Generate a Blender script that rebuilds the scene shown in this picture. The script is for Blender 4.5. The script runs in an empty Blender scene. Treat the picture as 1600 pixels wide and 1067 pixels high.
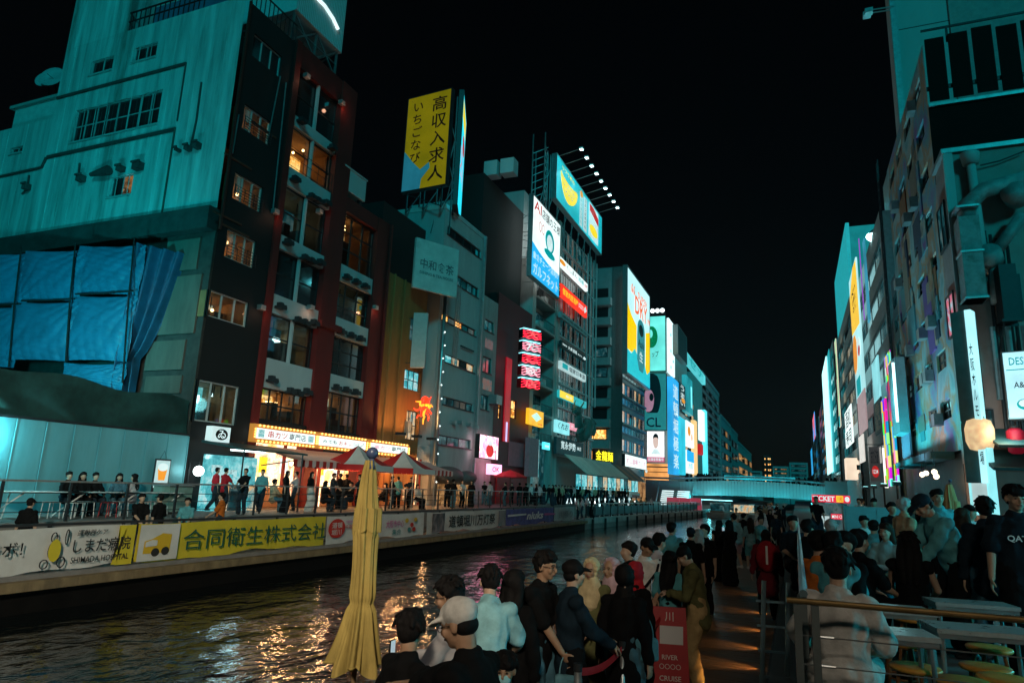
# Night on a city canal: neon signs, two building rows, crowded riverside decks.
import bpy, math, random
import numpy as np
from mathutils import Vector, Matrix
R = math.radians
rnd = random.Random(7)
sc = bpy.context.scene
COL = sc.collection
# ---------------------------------------------------------------- camera
FPX, YAW, PITCH, ROLL, CAMH = 1056.0, R(22.76), R(12.05), R(2.36), 2.35
_f = Vector((-math.sin(YAW)*math.cos(PITCH), math.cos(YAW)*math.cos(PITCH), math.sin(PITCH)))
_r0 = Vector((math.cos(YAW), math.sin(YAW), 0)); _u0 = _r0.cross(_f)
_r = _r0*math.cos(ROLL) + _u0*math.sin(ROLL); _u = -_r0*math.sin(ROLL) + _u0*math.cos(ROLL)
cd = bpy.data.cameras.new('camera'); cam = bpy.data.objects.new('camera', cd); COL.objects.link(cam)
cd.sensor_width = 36; cd.lens = FPX/1600*36; cd.clip_end = 3000; cd.clip_start = .05
cam.matrix_world = Matrix(((_r.x, _u.x, -_f.x, 0), (_r.y, _u.y, -_f.y, 0), (_r.z, _u.z, -_f.z, CAMH), (0, 0, 0, 1)))
sc.camera = cam
CAMP = Vector((0, 0, CAMH))
# ---------------------------------------------------------------- sky, moon-like city glow, exposure
SUND = Vector((-.50, .78, -.37)).normalized()      # the way the light travels
w = bpy.data.worlds.new('World'); sc.world = w; w.use_nodes = True
nt = w.node_tree; bg = nt.nodes['Background']
sky = nt.nodes.new('ShaderNodeTexSky'); sky.sky_type = 'NISHITA'; sky.sun_disc = False
sky.sun_elevation = math.asin(-SUND.z); sky.sun_rotation = math.atan2(-SUND.x, -SUND.y)
nt.links.new(sky.outputs[0], bg.inputs[0]); bg.inputs[1].default_value = .00035
sl = bpy.data.lights.new('sun', 'SUN'); sl.energy = .78; sl.angle = R(9); sl.color = (.004, .9, 1.0)
so = bpy.data.objects.new('sun', sl); COL.objects.link(so)
so.rotation_euler = SUND.to_track_quat('-Z', 'Y').to_euler()
vs = sc.view_settings; vs.view_transform = 'Standard'; vs.look = 'None'; vs.exposure = 0; vs.gamma = 1
sc.cycles.use_denoising = True
sc.cycles.max_bounces = 5; sc.cycles.diffuse_bounces = 2; sc.cycles.glossy_bounces = 3
sc.cycles.transmission_bounces = 3; sc.cycles.transparent_max_bounces = 4
sc.cycles.sample_clamp_indirect = 4
sc.cycles.caustics_reflective = False; sc.cycles.caustics_refractive = False

# ---------------------------------------------------------------- materials
MATS = {}
def mat(name, col=(.5, .5, .5), rough=.6, metal=0, var=.2, scale=3., emit=0, ecol=None, streak=0, bump=0, stain=None, spec=.4):
    if name in MATS: return MATS[name]
    m = bpy.data.materials.new(name); m.use_nodes = True; n = m.node_tree.nodes; l = m.node_tree.links
    p = n['Principled BSDF']; p.inputs['Roughness'].default_value = rough; p.inputs['Metallic'].default_value = metal
    p.inputs['Specular IOR Level'].default_value = spec
    c = tuple(col)+(1,)
    if var:
        tc = n.new('ShaderNodeTexCoord'); mp = n.new('ShaderNodeMapping'); no = n.new('ShaderNodeTexNoise')
        mp.inputs['Scale'].default_value = (1, 1, 1/(1+streak)); no.inputs['Scale'].default_value = scale
        no.inputs['Detail'].default_value = 6; no.inputs['Roughness'].default_value = .65
        l.new(tc.outputs['Object'], mp.inputs[0]); l.new(mp.outputs[0], no.inputs['Vector'])
        oi = n.new('ShaderNodeObjectInfo')
        r1 = n.new('ShaderNodeMapRange'); r1.inputs[1].default_value = .3; r1.inputs[2].default_value = .7
        r1.inputs[3].default_value = 1-var; r1.inputs[4].default_value = 1+var*.6; l.new(no.outputs[0], r1.inputs[0])
        r2 = n.new('ShaderNodeMapRange'); r2.inputs[3].default_value = 1-var*.35; r2.inputs[4].default_value = 1+var*.35
        l.new(oi.outputs['Random'], r2.inputs[0])
        mu = n.new('ShaderNodeMath'); mu.operation = 'MULTIPLY'; l.new(r1.outputs[0], mu.inputs[0]); l.new(r2.outputs[0], mu.inputs[1])
        vm = n.new('ShaderNodeVectorMath'); vm.operation = 'SCALE'; vm.inputs[0].default_value = col
        l.new(mu.outputs[0], vm.inputs['Scale'])
        src = vm.outputs[0]
        if stain:
            n2 = n.new('ShaderNodeTexNoise'); n2.inputs['Scale'].default_value = scale*.35; n2.inputs['Detail'].default_value = 8
            n2.inputs['Roughness'].default_value = .7; l.new(mp.outputs[0], n2.inputs['Vector'])
            cr = n.new('ShaderNodeMapRange'); cr.inputs[1].default_value = .54; cr.inputs[2].default_value = .68; l.new(n2.outputs[0], cr.inputs[0])
            mx = n.new('ShaderNodeMix'); mx.data_type = 'RGBA'; l.new(cr.outputs[0], mx.inputs[0])
            l.new(src, mx.inputs[6]); mx.inputs[7].default_value = tuple(stain)+(1,); src = mx.outputs[2]
        l.new(src, p.inputs['Base Color'])
        r3 = n.new('ShaderNodeMapRange'); r3.inputs[3].default_value = max(.03, rough-.12); r3.inputs[4].default_value = min(1, rough+.12)
        l.new(no.outputs[0], r3.inputs[0]); l.new(r3.outputs[0], p.inputs['Roughness'])
        if bump:
            b = n.new('ShaderNodeBump'); b.inputs['Strength'].default_value = .6; b.inputs['Distance'].default_value = bump
            l.new(no.outputs[0], b.inputs['Height']); l.new(b.outputs[0], p.inputs['Normal'])
    else:
        p.inputs['Base Color'].default_value = c
    if emit:
        p.inputs['Emission Color'].default_value = tuple(ecol or col)+(1,); p.inputs['Emission Strength'].default_value = emit
    MATS[name] = m; return m
def glow(name, col, s=1., var=.12, scale=1.5):
    """a lit sign face: translucent sheet over tubes, slightly uneven"""
    if name in MATS: return MATS[name]
    m = bpy.data.materials.new(name); m.use_nodes = True; n = m.node_tree.nodes; l = m.node_tree.links
    p = n['Principled BSDF']; p.inputs['Base Color'].default_value = tuple(c*.5 for c in col)+(1,); p.inputs['Roughness'].default_value = .35
    p.inputs['Emission Color'].default_value = tuple(col)+(1,)
    tc = n.new('ShaderNodeTexCoord'); no = n.new('ShaderNodeTexNoise'); no.inputs['Scale'].default_value = scale; no.inputs['Detail'].default_value = 2
    l.new(tc.outputs['Object'], no.inputs['Vector'])
    mr = n.new('ShaderNodeMapRange'); mr.inputs[1].default_value = .3; mr.inputs[2].default_value = .7
    mr.inputs[3].default_value = s*(1-var); mr.inputs[4].default_value = s*(1+var); l.new(no.outputs[0], mr.inputs[0])
    l.new(mr.outputs[0], p.inputs['Emission Strength'])
    MATS[name] = m; return m
def litroom(name, stops, s=1., scale=1.6, zs=1.):
    """glass with a lit room behind it"""
    if name in MATS: return MATS[name]
    m = bpy.data.materials.new(name); m.use_nodes = True; n = m.node_tree.nodes; l = m.node_tree.links
    p = n['Principled BSDF']; p.inputs['Base Color'].default_value = (.02, .02, .02, 1); p.inputs['Roughness'].default_value = .12
    tc = n.new('ShaderNodeTexCoord'); mp = n.new('ShaderNodeMapping'); mp.inputs['Scale'].default_value = (1, 1, zs)
    l.new(tc.outputs['Object'], mp.inputs[0])
    vo = n.new('ShaderNodeTexVoronoi'); vo.distance = 'CHEBYCHEV'; vo.inputs['Scale'].default_value = scale; l.new(mp.outputs[0], vo.inputs['Vector'])
    no = n.new('ShaderNodeTexNoise'); no.inputs['Scale'].default_value = scale*1.5; no.inputs['Detail'].default_value = 5; no.inputs['Roughness'].default_value = .7; l.new(mp.outputs[0], no.inputs['Vector'])
    sp = n.new('ShaderNodeSeparateColor'); l.new(vo.outputs['Color'], sp.inputs[0])
    ad = n.new('ShaderNodeMath'); ad.operation = 'MULTIPLY_ADD'; ad.inputs[1].default_value = .3; l.new(sp.outputs[0], ad.inputs[0])
    sb = n.new('ShaderNodeMath'); sb.operation = 'MULTIPLY'; sb.inputs[1].default_value = .85; l.new(no.outputs[0], sb.inputs[0]); l.new(sb.outputs[0], ad.inputs[2])
    cr = n.new('ShaderNodeValToRGB'); el = cr.color_ramp.elements
    while len(el) < len(stops): el.new(.5)
    for e, (t, c) in zip(el, stops): e.position = t; e.color = tuple(c)+(1,)
    l.new(ad.outputs[0], cr.inputs[0]); l.new(cr.outputs[0], p.inputs['Emission Color']); p.inputs['Emission Strength'].default_value = s
    MATS[name] = m; return m
def screen(name, stops, s=1., scale=3., dist=1.5):
    """a picture panel: soft swirled colour fields"""
    if name in MATS: return MATS[name]
    m = bpy.data.materials.new(name); m.use_nodes = True; n = m.node_tree.nodes; l = m.node_tree.links
    p = n['Principled BSDF']; p.inputs['Base Color'].default_value = (.03, .03, .03, 1); p.inputs['Roughness'].default_value = .3
    tc = n.new('ShaderNodeTexCoord'); no = n.new('ShaderNodeTexNoise'); no.inputs['Scale'].default_value = scale; no.inputs['Detail'].default_value = 3
    no.inputs['Distortion'].default_value = dist; l.new(tc.outputs['Object'], no.inputs['Vector'])
    cr = n.new('ShaderNodeValToRGB'); el = cr.color_ramp.elements
    while len(el) < len(stops): el.new(.5)
    for e, (t, c) in zip(el, stops): e.position = t; e.color = tuple(c)+(1,)
    l.new(no.outputs[0], cr.inputs[0]); l.new(cr.outputs[0], p.inputs['Emission Color']); p.inputs['Emission Strength'].default_value = s
    MATS[name] = m; return m
def checker(name, s=1., scale=2.):
    m = bpy.data.materials.new(name); m.use_nodes = True; n = m.node_tree.nodes; l = m.node_tree.links; p = n['Principled BSDF']; p.inputs['Base Color'].default_value = (.02, .02, .02, 1)
    tc = n.new('ShaderNodeTexCoord'); vo = n.new('ShaderNodeTexVoronoi'); vo.distance = 'CHEBYCHEV'; vo.inputs['Scale'].default_value = scale; vo.inputs['Randomness'].default_value = .15; l.new(tc.outputs['Object'], vo.inputs['Vector'])
    hs = n.new('ShaderNodeHueSaturation'); hs.inputs['Saturation'].default_value = 1.9; hs.inputs['Value'].default_value = 1.2; l.new(vo.outputs['Color'], hs.inputs['Color']); l.new(hs.outputs[0], p.inputs['Emission Color']); p.inputs['Emission Strength'].default_value = s
    MATS[name] = m; return m
G_DARK = mat('dark_glass', (.015, .02, .022), .08, var=0, spec=.6)
M_FRAME = mat('pale_window_frame', (.55, .56, .55), .4, .3, .1)
M_DFRAME = mat('dark_window_frame', (.03, .032, .035), .4, .5, .1)
M_BLACK = mat('black_render', (.009, .0085, .009), .8, 0, .4, 1.5, streak=3)
M_STEEL = mat('galvanised_steel', (.42, .44, .45), .38, .8, .2, 4)
M_DSTEEL = mat('dark_painted_steel', (.035, .038, .042), .45, .4, .25, 4)
M_CONC = mat('weathered_concrete', (.36, .35, .33), .85, 0, .25, 1.2, streak=3, stain=(.2, .19, .18), bump=.01)
M_WHITE = mat('white_paint', (.75, .75, .73), .5, 0, .08, 3)
WARM = litroom('warm_lit_room', [(.3, (.03, .01, .003)), (.46, (.3, .09, .015)), (.58, (.85, .32, .05)), (.68, (1, .6, .2)), (.8, (.2, .07, .015))], 2.1, 1.7)
WARMD = litroom('dim_lit_room', [(.2, (.01, .008, .006)), (.4, (.08, .035, .012)), (.55, (.45, .2, .06)), (.7, (.9, .5, .2)), (.85, (.05, .02, .01))], .55, 1.5)
COOL = litroom('cool_lit_room', [(.2, (.0, .06, .08)), (.38, (.01, .3, .36)), (.55, (.15, .7, .75)), (.7, (.6, .95, .95)), (.85, (.02, .12, .15))], .8, 1.4)
COOLD = litroom('dim_cool_room', [(.25, (.002, .01, .014)), (.45, (.005, .05, .065)), (.62, (.02, .2, .24)), (.78, (.3, .5, .5)), (.9, (.01, .03, .04))], .25, 1.3)
MIXED = litroom('mixed_lit_room', [(.2, (.01, .03, .04)), (.38, (.05, .35, .4)), (.52, (.9, .75, .5)), (.66, (.9, .5, .2)), (.82, (.03, .1, .12))], .7, 1.5)
CURT = litroom('curtained_window', [(.25, (.015, .03, .035)), (.45, (.06, .08, .08)), (.6, (.14, .12, .1)), (.75, (.3, .26, .2)), (.9, (.02, .03, .03))], .35, 1.2, .2)

ROOMD = mat('room_lining', (.3, .15, .06), .8, 0, .2); ROOMF = mat('room_furniture', (.05, .03, .02), .7, 0, .3)
ROOML = glow('room_lamp', (1, .6, .25), 9); ROOMC = glow('room_lamp_cool', (.6, .95, 1), 4)
def _glass():
    m = bpy.data.materials.new('window_glass'); m.use_nodes = True; n = m.node_tree.nodes; l = m.node_tree.links
    tr = n.new('ShaderNodeBsdfTransparent'); gl = n.new('ShaderNodeBsdfGlossy'); gl.inputs['Roughness'].default_value = .03; mx = n.new('ShaderNodeMixShader'); mx.inputs[0].default_value = .1
    tr.inputs[0].default_value = (.85, .9, .88, 1); l.new(tr.outputs[0], mx.inputs[1]); l.new(gl.outputs[0], mx.inputs[2]); l.new(mx.outputs[0], n['Material Output'].inputs['Surface']); return m
GLASS = _glass()
# ---------------------------------------------------------------- things, parts, frames
def tag(o, label=None, cat=None, group=None, kind=None):
    if label: o['label'] = label
    if cat: o['category'] = cat
    if group: o['group'] = group
    if kind: o['kind'] = kind
    return o
def thing(name, label, cat, loc=(0, 0, 0), rz=0, group=None):
    o = bpy.data.objects.new(name, None); COL.objects.link(o); o.empty_display_size = .2
    o.location = loc; o.rotation_euler = (0, 0, rz); return tag(o, label, cat, group)
class MB:
    def __init__(s): s.v = []; s.f = []; s.mi = []; s.k = 0
    def add(s, v, f):
        b = len(s.v); s.v += [tuple(p) for p in v]; s.f += [tuple(i+b for i in q) for q in f]; s.mi += [s.k]*len(f); return s
    def box(s, x0, x1, y0, y1, z0, z1):
        return s.add([(x0, y0, z0), (x1, y0, z0), (x1, y1, z0), (x0, y1, z0), (x0, y0, z1), (x1, y0, z1), (x1, y1, z1), (x0, y1, z1)],
                     [(0, 3, 2, 1), (4, 5, 6, 7), (0, 1, 5, 4), (1, 2, 6, 5), (2, 3, 7, 6), (3, 0, 4, 7)])
    def tube(s, pts, r, n=8, r1=None, caps=True):
        pts = [Vector(p) for p in pts]; N = len(pts); vs = []; fs = []
        t = (pts[1]-pts[0]).normalized(); a = t.orthogonal().normalized()
        for i, p in enumerate(pts):
            t = (pts[min(i+1, N-1)]-pts[max(i-1, 0)]).normalized(); a = (a-t*a.dot(t)).normalized(); b = t.cross(a)
            rr = r if r1 is None else r+(r1-r)*i/(N-1)
            if isinstance(r, (list, tuple)): rr = r[i]
            for k in range(n):
                q = 2*math.pi*k/n; vs.append(p+a*math.cos(q)*rr+b*math.sin(q)*rr)
        for i in range(N-1):
            for k in range(n):
                fs.append((i*n+k, i*n+(k+1) % n, (i+1)*n+(k+1) % n, (i+1)*n+k))
        if caps: fs += [tuple(range(n-1, -1, -1)), tuple((N-1)*n+k for k in range(n))]
        return s.add(vs, fs)
    def bar(s, a, b, t=.05): return s.tube([a, b], t*.7, 4)
    def lathe(s, prof, n=16, c=(0, 0, 0)):
        vs = []; fs = []
        for r, z in prof:
            for k in range(n): q = 2*math.pi*k/n; vs.append((c[0]+r*math.cos(q), c[1]+r*math.sin(q), c[2]+z))
        for i in range(len(prof)-1):
            for k in range(n): fs.append((i*n+k, i*n+(k+1) % n, (i+1)*n+(k+1) % n, (i+1)*n+k))
        fs += [tuple(range(n-1, -1, -1)), tuple((len(prof)-1)*n+k for k in range(n))]
        return s.add(vs, fs)
    def ball(s, c, r, n=14, m=9):
        if not isinstance(r, (tuple, list)): r = (r, r, r)
        vs = [(c[0], c[1], c[2]-r[2])]; fs = []
        for i in range(1, m):
            a = math.pi*i/m
            for k in range(n):
                q = 2*math.pi*k/n; vs.append((c[0]+r[0]*math.sin(a)*math.cos(q), c[1]+r[1]*math.sin(a)*math.sin(q), c[2]-r[2]*math.cos(a)))
        vs.append((c[0], c[1], c[2]+r[2])); L = len(vs)-1
        for k in range(n):
            fs.append((0, 1+(k+1) % n, 1+k)); fs.append((L, L-n+k, L-n+(k+1) % n))
        for i in range(m-2):
            for k in range(n):
                fs.append((1+i*n+k, 1+i*n+(k+1) % n, 1+(i+1)*n+(k+1) % n, 1+(i+1)*n+k))
        return s.add(vs, fs)
    def prism(s, poly, y0, y1):      # polygon in x,z pushed along y
        n = len(poly); v = [(x, y0, z) for x, z in poly]+[(x, y1, z) for x, z in poly]
        return s.add(v, [tuple(range(n)), tuple(range(2*n-1, n-1, -1))]+[(i, i+n, (i+1) % n+n, (i+1) % n) for i in range(n)])
    def prismx(s, poly, x0, x1):     # polygon in y,z pushed along x
        n = len(poly); v = [(x0, y, z) for y, z in poly]+[(x1, y, z) for y, z in poly]
        return s.add(v, [tuple(range(n)), tuple(range(2*n-1, n-1, -1))]+[(i, i+n, (i+1) % n+n, (i+1) % n) for i in range(n)])
    def sheet(s, fn, nu, nv):        # fn(u,v)->point
        v = [fn(i/nu, j/nv) for j in range(nv+1) for i in range(nu+1)]
        return s.add(v, [(j*(nu+1)+i, j*(nu+1)+i+1, (j+1)*(nu+1)+i+1, (j+1)*(nu+1)+i) for j in range(nv) for i in range(nu)])
    def build(s, name, m, parent=None, M=None, smooth=False, loc=None):
        me = bpy.data.meshes.new(name); me.from_pydata(s.v, [], s.f)
        for q in (m if isinstance(m, (list, tuple)) else [m]): me.materials.append(q)
        if any(s.mi): me.polygons.foreach_set('material_index', s.mi)
        if smooth: me.polygons.foreach_set('use_smooth', [True]*len(me.polygons))
        me.update()
        o = bpy.data.objects.new(name, me); COL.objects.link(o)
        if parent: o.parent = parent
        if M is not None: o.matrix_local = M
        if loc is not None: o.location = loc
        return o
def structure(o): o['kind'] = 'structure'; return o
def ray(px, py): return _f + _r*((px-800)/FPX) - _u*((py-533.5)/FPX)
def at(px, py, X=None, Y=None, Z=None):
    d = ray(px, py)
    t = (X-CAMP.x)/d.x if X is not None else (Y-CAMP.y)/d.y if Y is not None else (Z-CAMP.z)/d.z
    return CAMP+d*t
class Fr:
    """upright work plane: local x along the wall, z up, -y outward"""
    def __init__(s, root=None, ang=0, loc=(0, 0, 0)):
        s.root = root; s.ang = ang
        s.M = Matrix.Translation(loc) @ Matrix.Rotation(ang, 4, 'Z')
        s.W = (Matrix.Translation(root.location) if root else Matrix.Identity(4)) @ s.M
        s.Wi = s.W.inverted()
    def pt(s, px, py, y=0):
        c = s.Wi @ CAMP; d = s.Wi.to_3x3() @ ray(px, py); t = (y-c.y)/d.y
        p = c+d*t; return p.x, p.z
    def rect(s, px0, py0, px1, py1, y=0):
        a = s.pt(px0, py0, y); b = s.pt(px1, py1, y)
        return min(a[0], b[0]), max(a[0], b[0]), min(a[1], b[1]), max(a[1], b[1])
    def part(s, name, mb, m, smooth=False, parent=None):
        return mb.build(name, m, parent or s.root, s.M if parent is None else None, smooth)
    def box(s, name, x0, x1, y0, y1, z0, z1, m, parent=None): return s.part(name, MB().box(x0, x1, y0, y1, z0, z1), m, parent=parent)
    def wall(s, name, x0, x1, z0, z1, holes, m, t=.22, y=0):
        hs = [(max(a, x0), min(b, x1), max(c, z0), min(d, z1)) for a, b, c, d in holes]
        xs = sorted({x0, x1, *[h[0] for h in hs], *[h[1] for h in hs]}); zs = sorted({z0, z1, *[h[2] for h in hs], *[h[3] for h in hs]})
        mb = MB()
        for i in range(len(xs)-1):
            for j in range(len(zs)-1):
                cx, cz = (xs[i]+xs[i+1])/2, (zs[j]+zs[j+1])/2
                if any(h[0] < cx < h[1] and h[2] < cz < h[3] for h in hs): continue
                mb.add([(xs[i], y, zs[j]), (xs[i+1], y, zs[j]), (xs[i+1], y, zs[j+1]), (xs[i], y, zs[j+1])], [(0, 1, 2, 3)])
        for a, b, c, d in hs:
            mb.add([(a, y, c), (b, y, c), (b, y, d), (a, y, d), (a, y+t, c), (b, y+t, c), (b, y+t, d), (a, y+t, d)],
                   [(0, 4, 5, 1), (1, 5, 6, 2), (2, 6, 7, 3), (3, 7, 4, 0)])
        return s.part(name, mb, m)
    def window(s, rc, nx=2, nz=1, fm=None, pm=None, y=0, t=.22, fw=.045, sill=None, bars=0, room=None):
        x0, x1, z0, z1 = rc; fm = fm or M_DFRAME; ya, yb = y+t-.12, y+t-.05
        mb = MB(); mb.box(x0, x1, ya, yb, z0, z0+fw).box(x0, x1, ya, yb, z1-fw, z1).box(x0, x0+fw, ya, yb, z0+fw, z1-fw).box(x1-fw, x1, ya, yb, z0+fw, z1-fw)
        for i in range(1, nx):
            xc = x0+(x1-x0)*i/nx; mb.box(xc-fw/2, xc+fw/2, ya+.005, yb, z0+fw, z1-fw)
        for j in range(1, nz):
            zc = z0+(z1-z0)*j/nz; mb.box(x0+fw, x1-fw, ya+.01, yb, zc-fw/2, zc+fw/2)
        if sill: mb.box(x0-.06, x1+.06, y-.08, y+t-.13, z0-.06, z0)
        w = s.part('window', mb, fm)
        if bars:
            b = MB(); zt = z0+(z1-z0)*.48
            for k in range(bars): zz = z0+.08+(zt-z0-.08)*k/(bars-1); b.box(x0, x1, y-.1, y-.085, zz, zz+.025)
            for k in range(4): xx = x0+(x1-x0-.03)*k/3; b.box(xx, xx+.03, y-.115, y-.1, z0, zt)
            b.build('guard_rail', M_DSTEEL, w)
        if room is not None:
            d = 1.9; yb2 = y+t+.02; rg = random.Random(int(x0*97+z0*31)); R_ = MB()
            R_.add([(x0, yb2+d, z0), (x1, yb2+d, z0), (x1, yb2+d, z1), (x0, yb2+d, z1), (x0, yb2, z0), (x1, yb2, z0), (x1, yb2, z1), (x0, yb2, z1)], [(0, 1, 2, 3)]); R_.k = 1
            R_.add([(x0, yb2+d, z0), (x1, yb2+d, z0), (x1, yb2+d, z1), (x0, yb2+d, z1), (x0, yb2, z0), (x1, yb2, z0), (x1, yb2, z1), (x0, yb2, z1)], [(0, 4, 5, 1), (3, 2, 6, 7), (0, 3, 7, 4), (1, 5, 6, 2)]); R_.k = 2
            for q_ in range(5):
                a_ = rg.uniform(x0, x1-.3); R_.box(a_, a_+rg.uniform(.15, .6), yb2+rg.uniform(.5, 1.5), yb2+1.7, z0, z0+rg.uniform(.25, .75)*(z1-z0))
            for q_ in range(3): a_ = rg.uniform(x0, x1); R_.box(a_-.02, a_+.02, yb2+.7, yb2+.74, z1-.45, z1); 
            R_.k = 3
            for q_ in range(2 if room is not COOLD else 1): a_ = rg.uniform(x0+.1, x1-.1); R_.ball((a_, yb2+rg.uniform(.6, 1.5), z1-rg.uniform(.15, .5)), .07, 8, 6)
            for q_ in range(2): a_ = rg.uniform(x0, x1-.5); zz = rg.uniform(.4, .75)*(z1-z0)+z0; R_.box(a_, a_+.5, yb2+1.82, yb2+1.86, zz, zz+.35)
            R_.build('interior', [room, ROOMD, ROOMF, ROOML if room not in (COOL, COOLD) else ROOMC], w)
            pm = GLASS
        for i in range(nx):
            p_ = pm[i % len(pm)] if isinstance(pm, (list, tuple)) else pm
            MB().box(x0+(x1-x0)*i/nx+fw/2, x0+(x1-x0)*(i+1)/nx-fw/2, yb-.03, yb-.02, z0+fw/2, z1-fw/2).build('pane', p_ or G_DARK, w)
        return w
JOBS_T = []
class Sign:
    """a board on the plane F: rc=(x0,x1,z0,z1)"""
    def __init__(s, label, F, rc, m, depth=.25, y=-.02, name='sign', cat='sign', group=None, frame=None, board='board'):
        x0, x1, z0, z1 = rc; s.w = x1-x0; s.h = z1-z0
        p = F.W @ Vector(((x0+x1)/2, y, z0)); s.root = thing(name, label, cat, p, F.ang, group); s.d = depth
        s.b = MB().box(-s.w/2, s.w/2, -depth, 0, 0, s.h).build(board, m, s.root)
        if frame:
            fw = max(.04, min(s.w, s.h)*.02); a, b = -s.w/2, s.w/2
            MB().box(a-fw, b+fw, -depth-.03, .03, -fw, -.002).box(a-fw, b+fw, -depth-.03, .03, s.h+.002, s.h+fw).box(a-fw, a-.002, -depth-.03, .03, 0, s.h).box(b+.002, b+fw, -depth-.03, .03, 0, s.h).build('frame', frame, s.root)
        s.k = 0
    def _y(s): s.k += 1; return -s.d-.008-.006*s.k
    def text(s, body, fx0, fz0, fx1, fz1, m, vert=False, bold=.012, name='lettering', keep=False, shear=0):
        o = bpy.data.objects.new(name, bpy.data.meshes.new(name)); COL.objects.link(o); o.parent = s.root
        JOBS_T.append((o, '\n'.join(body) if vert else body, (-s.w/2+fx0*s.w, -s.w/2+fx1*s.w, fz0*s.h, fz1*s.h, s._y()), m, bold, keep, shear)); return o
    def poly(s, pts, m, name='picture', smooth=0):
        if smooth: pts = chaikin(pts, smooth)
        y = s._y(); mb = MB(); mb.prism([(-s.w/2+a*s.w, b*s.h) for a, b in pts], y, y+.004); return mb.build(name, m, s.root)
    def ell(s, cx, cz, rx, rz, m, name='picture', n=28):
        return s.poly([(cx+rx*math.cos(2*math.pi*k/n), cz+rz*math.sin(2*math.pi*k/n)) for k in range(n)], m, name)
    def rc(s, a, c, b, d, m, name='panel'): return s.poly([(a, c), (b, c), (b, d), (a, d)], m, name)
def chaikin(p, k=2):
    for _ in range(k):
        q = []
        for i in range(len(p)):
            a, b = p[i], p[(i+1) % len(p)]
            q += [tuple(a[j]*.75+b[j]*.25 for j in range(len(a))), tuple(a[j]*.25+b[j]*.75 for j in range(len(a)))]
        p = q
    return p
def flush_text():
    tmp = []
    for o, body, rc, m, bold, keep, shear in JOBS_T:
        c = bpy.data.curves.new('t', 'FONT'); c.body = body; c.align_x = 'CENTER'; c.resolution_u = 2; c.offset = min(bold, .01) if any(ord(q) > 0x2e80 for q in body) else bold; c.space_line = 1.12; c.shear = shear
        t = bpy.data.objects.new('t', c); COL.objects.link(t); tmp.append(t)
    dg = bpy.context.evaluated_depsgraph_get()
    for t, (o, body, rc, m, bold, keep, shear) in zip(tmp, JOBS_T):
        me = bpy.data.meshes.new_from_object(t.evaluated_get(dg)); n = len(me.vertices)
        co = np.empty(n*3, 'f'); me.vertices.foreach_get('co', co); co = co.reshape(-1, 3)
        if n:
            lo = co.min(0); hi = co.max(0); sx = (rc[1]-rc[0])/max(hi[0]-lo[0], 1e-4); sz = (rc[3]-rc[2])/max(hi[1]-lo[1], 1e-4)
            if keep: sx = sz = min(sx, sz)
            new = np.empty_like(co); new[:, 0] = (co[:, 0]-(lo[0]+hi[0])/2)*sx+(rc[0]+rc[1])/2
            new[:, 2] = (co[:, 1]-(lo[1]+hi[1])/2)*sz+(rc[2]+rc[3])/2; new[:, 1] = rc[4]
            me.vertices.foreach_set('co', new.ravel())
        me.materials.clear(); me.materials.append(m); me.update(); o.data = me; me.name = 'lettering'
    for t in tmp: bpy.data.objects.remove(t)
def lamp(parent, loc, power, col, r=.08, spot=None, aim=None, blend=.4):
    l = bpy.data.lights.new('lamp_light', 'SPOT' if spot else 'POINT'); l.energy = power; l.color = col; l.shadow_soft_size = r
    if spot: l.spot_size = R(spot); l.spot_blend = blend
    o = bpy.data.objects.new('lamp_light', l); COL.objects.link(o); o.parent = parent; o.location = loc
    if aim is not None: o.rotation_euler = Vector(aim).to_track_quat('-Z', 'Y').to_euler()
    return o
# ================================================================ setting
LX, RX, TZ = -22.0, 6.5, .9
def waterm():
    m = bpy.data.materials.new('canal_water'); m.use_nodes = True; n = m.node_tree.nodes; l = m.node_tree.links
    p = n['Principled BSDF']; p.inputs['Base Color'].default_value = (.004, .008, .009, 1); p.inputs['Roughness'].default_value = .11
    p.inputs['IOR'].default_value = 1.4
    tc = n.new('ShaderNodeTexCoord'); prev = None
    for sc_, st, ds, mp_ in ((.55, .9, .13, (1, .6, 1)), (2.3, .9, .05, (1, .75, 1)), (7.5, .6, .009, (1, .8, 1))):
        mp = n.new('ShaderNodeMapping'); mp.inputs['Scale'].default_value = mp_; mp.inputs['Rotation'].default_value = (0, 0, sc_)
        l.new(tc.outputs['Object'], mp.inputs[0])
        no = n.new('ShaderNodeTexNoise'); no.inputs['Scale'].default_value = sc_; no.inputs['Detail'].default_value = 3; no.inputs['Distortion'].default_value = .6
        l.new(mp.outputs[0], no.inputs['Vector'])
        b = n.new('ShaderNodeBump'); b.inputs['Strength'].default_value = st; b.inputs['Distance'].default_value = ds; l.new(no.outputs[0], b.inputs['Height'])
        if prev: l.new(prev.outputs[0], b.inputs['Normal'])
        prev = b
    l.new(prev.outputs[0], p.inputs['Normal']); return m
g = MB().add([(-900, -900, -2.2), (900, -900, -2.2), (900, 1500, -2.2), (-900, 1500, -2.2)], [(0, 1, 2, 3)]).build('ground', mat('dark_ground', (.06, .06, .06), .9)); structure(g)
structure(MB().add([(-17, -60, -.8), (-3.6, -60, -.8), (-3.6, 420, -.8), (-17, 420, -.8)], [(0, 1, 2, 3)]).build('water', waterm()))
M_PAVE = mat('grey_paving', (.22, .21, .2), .75, 0, .25, 2)
M_QUAY = mat('stained_quay_concrete', (.2, .15, .08), .85, 0, .45, 2.2, streak=2, stain=(.1, .08, .05), bump=.01)
M_QDARK = mat('wet_quay_wall', (.007, .0065, .006), .7, 0, .4, 2, spec=.1)
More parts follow.
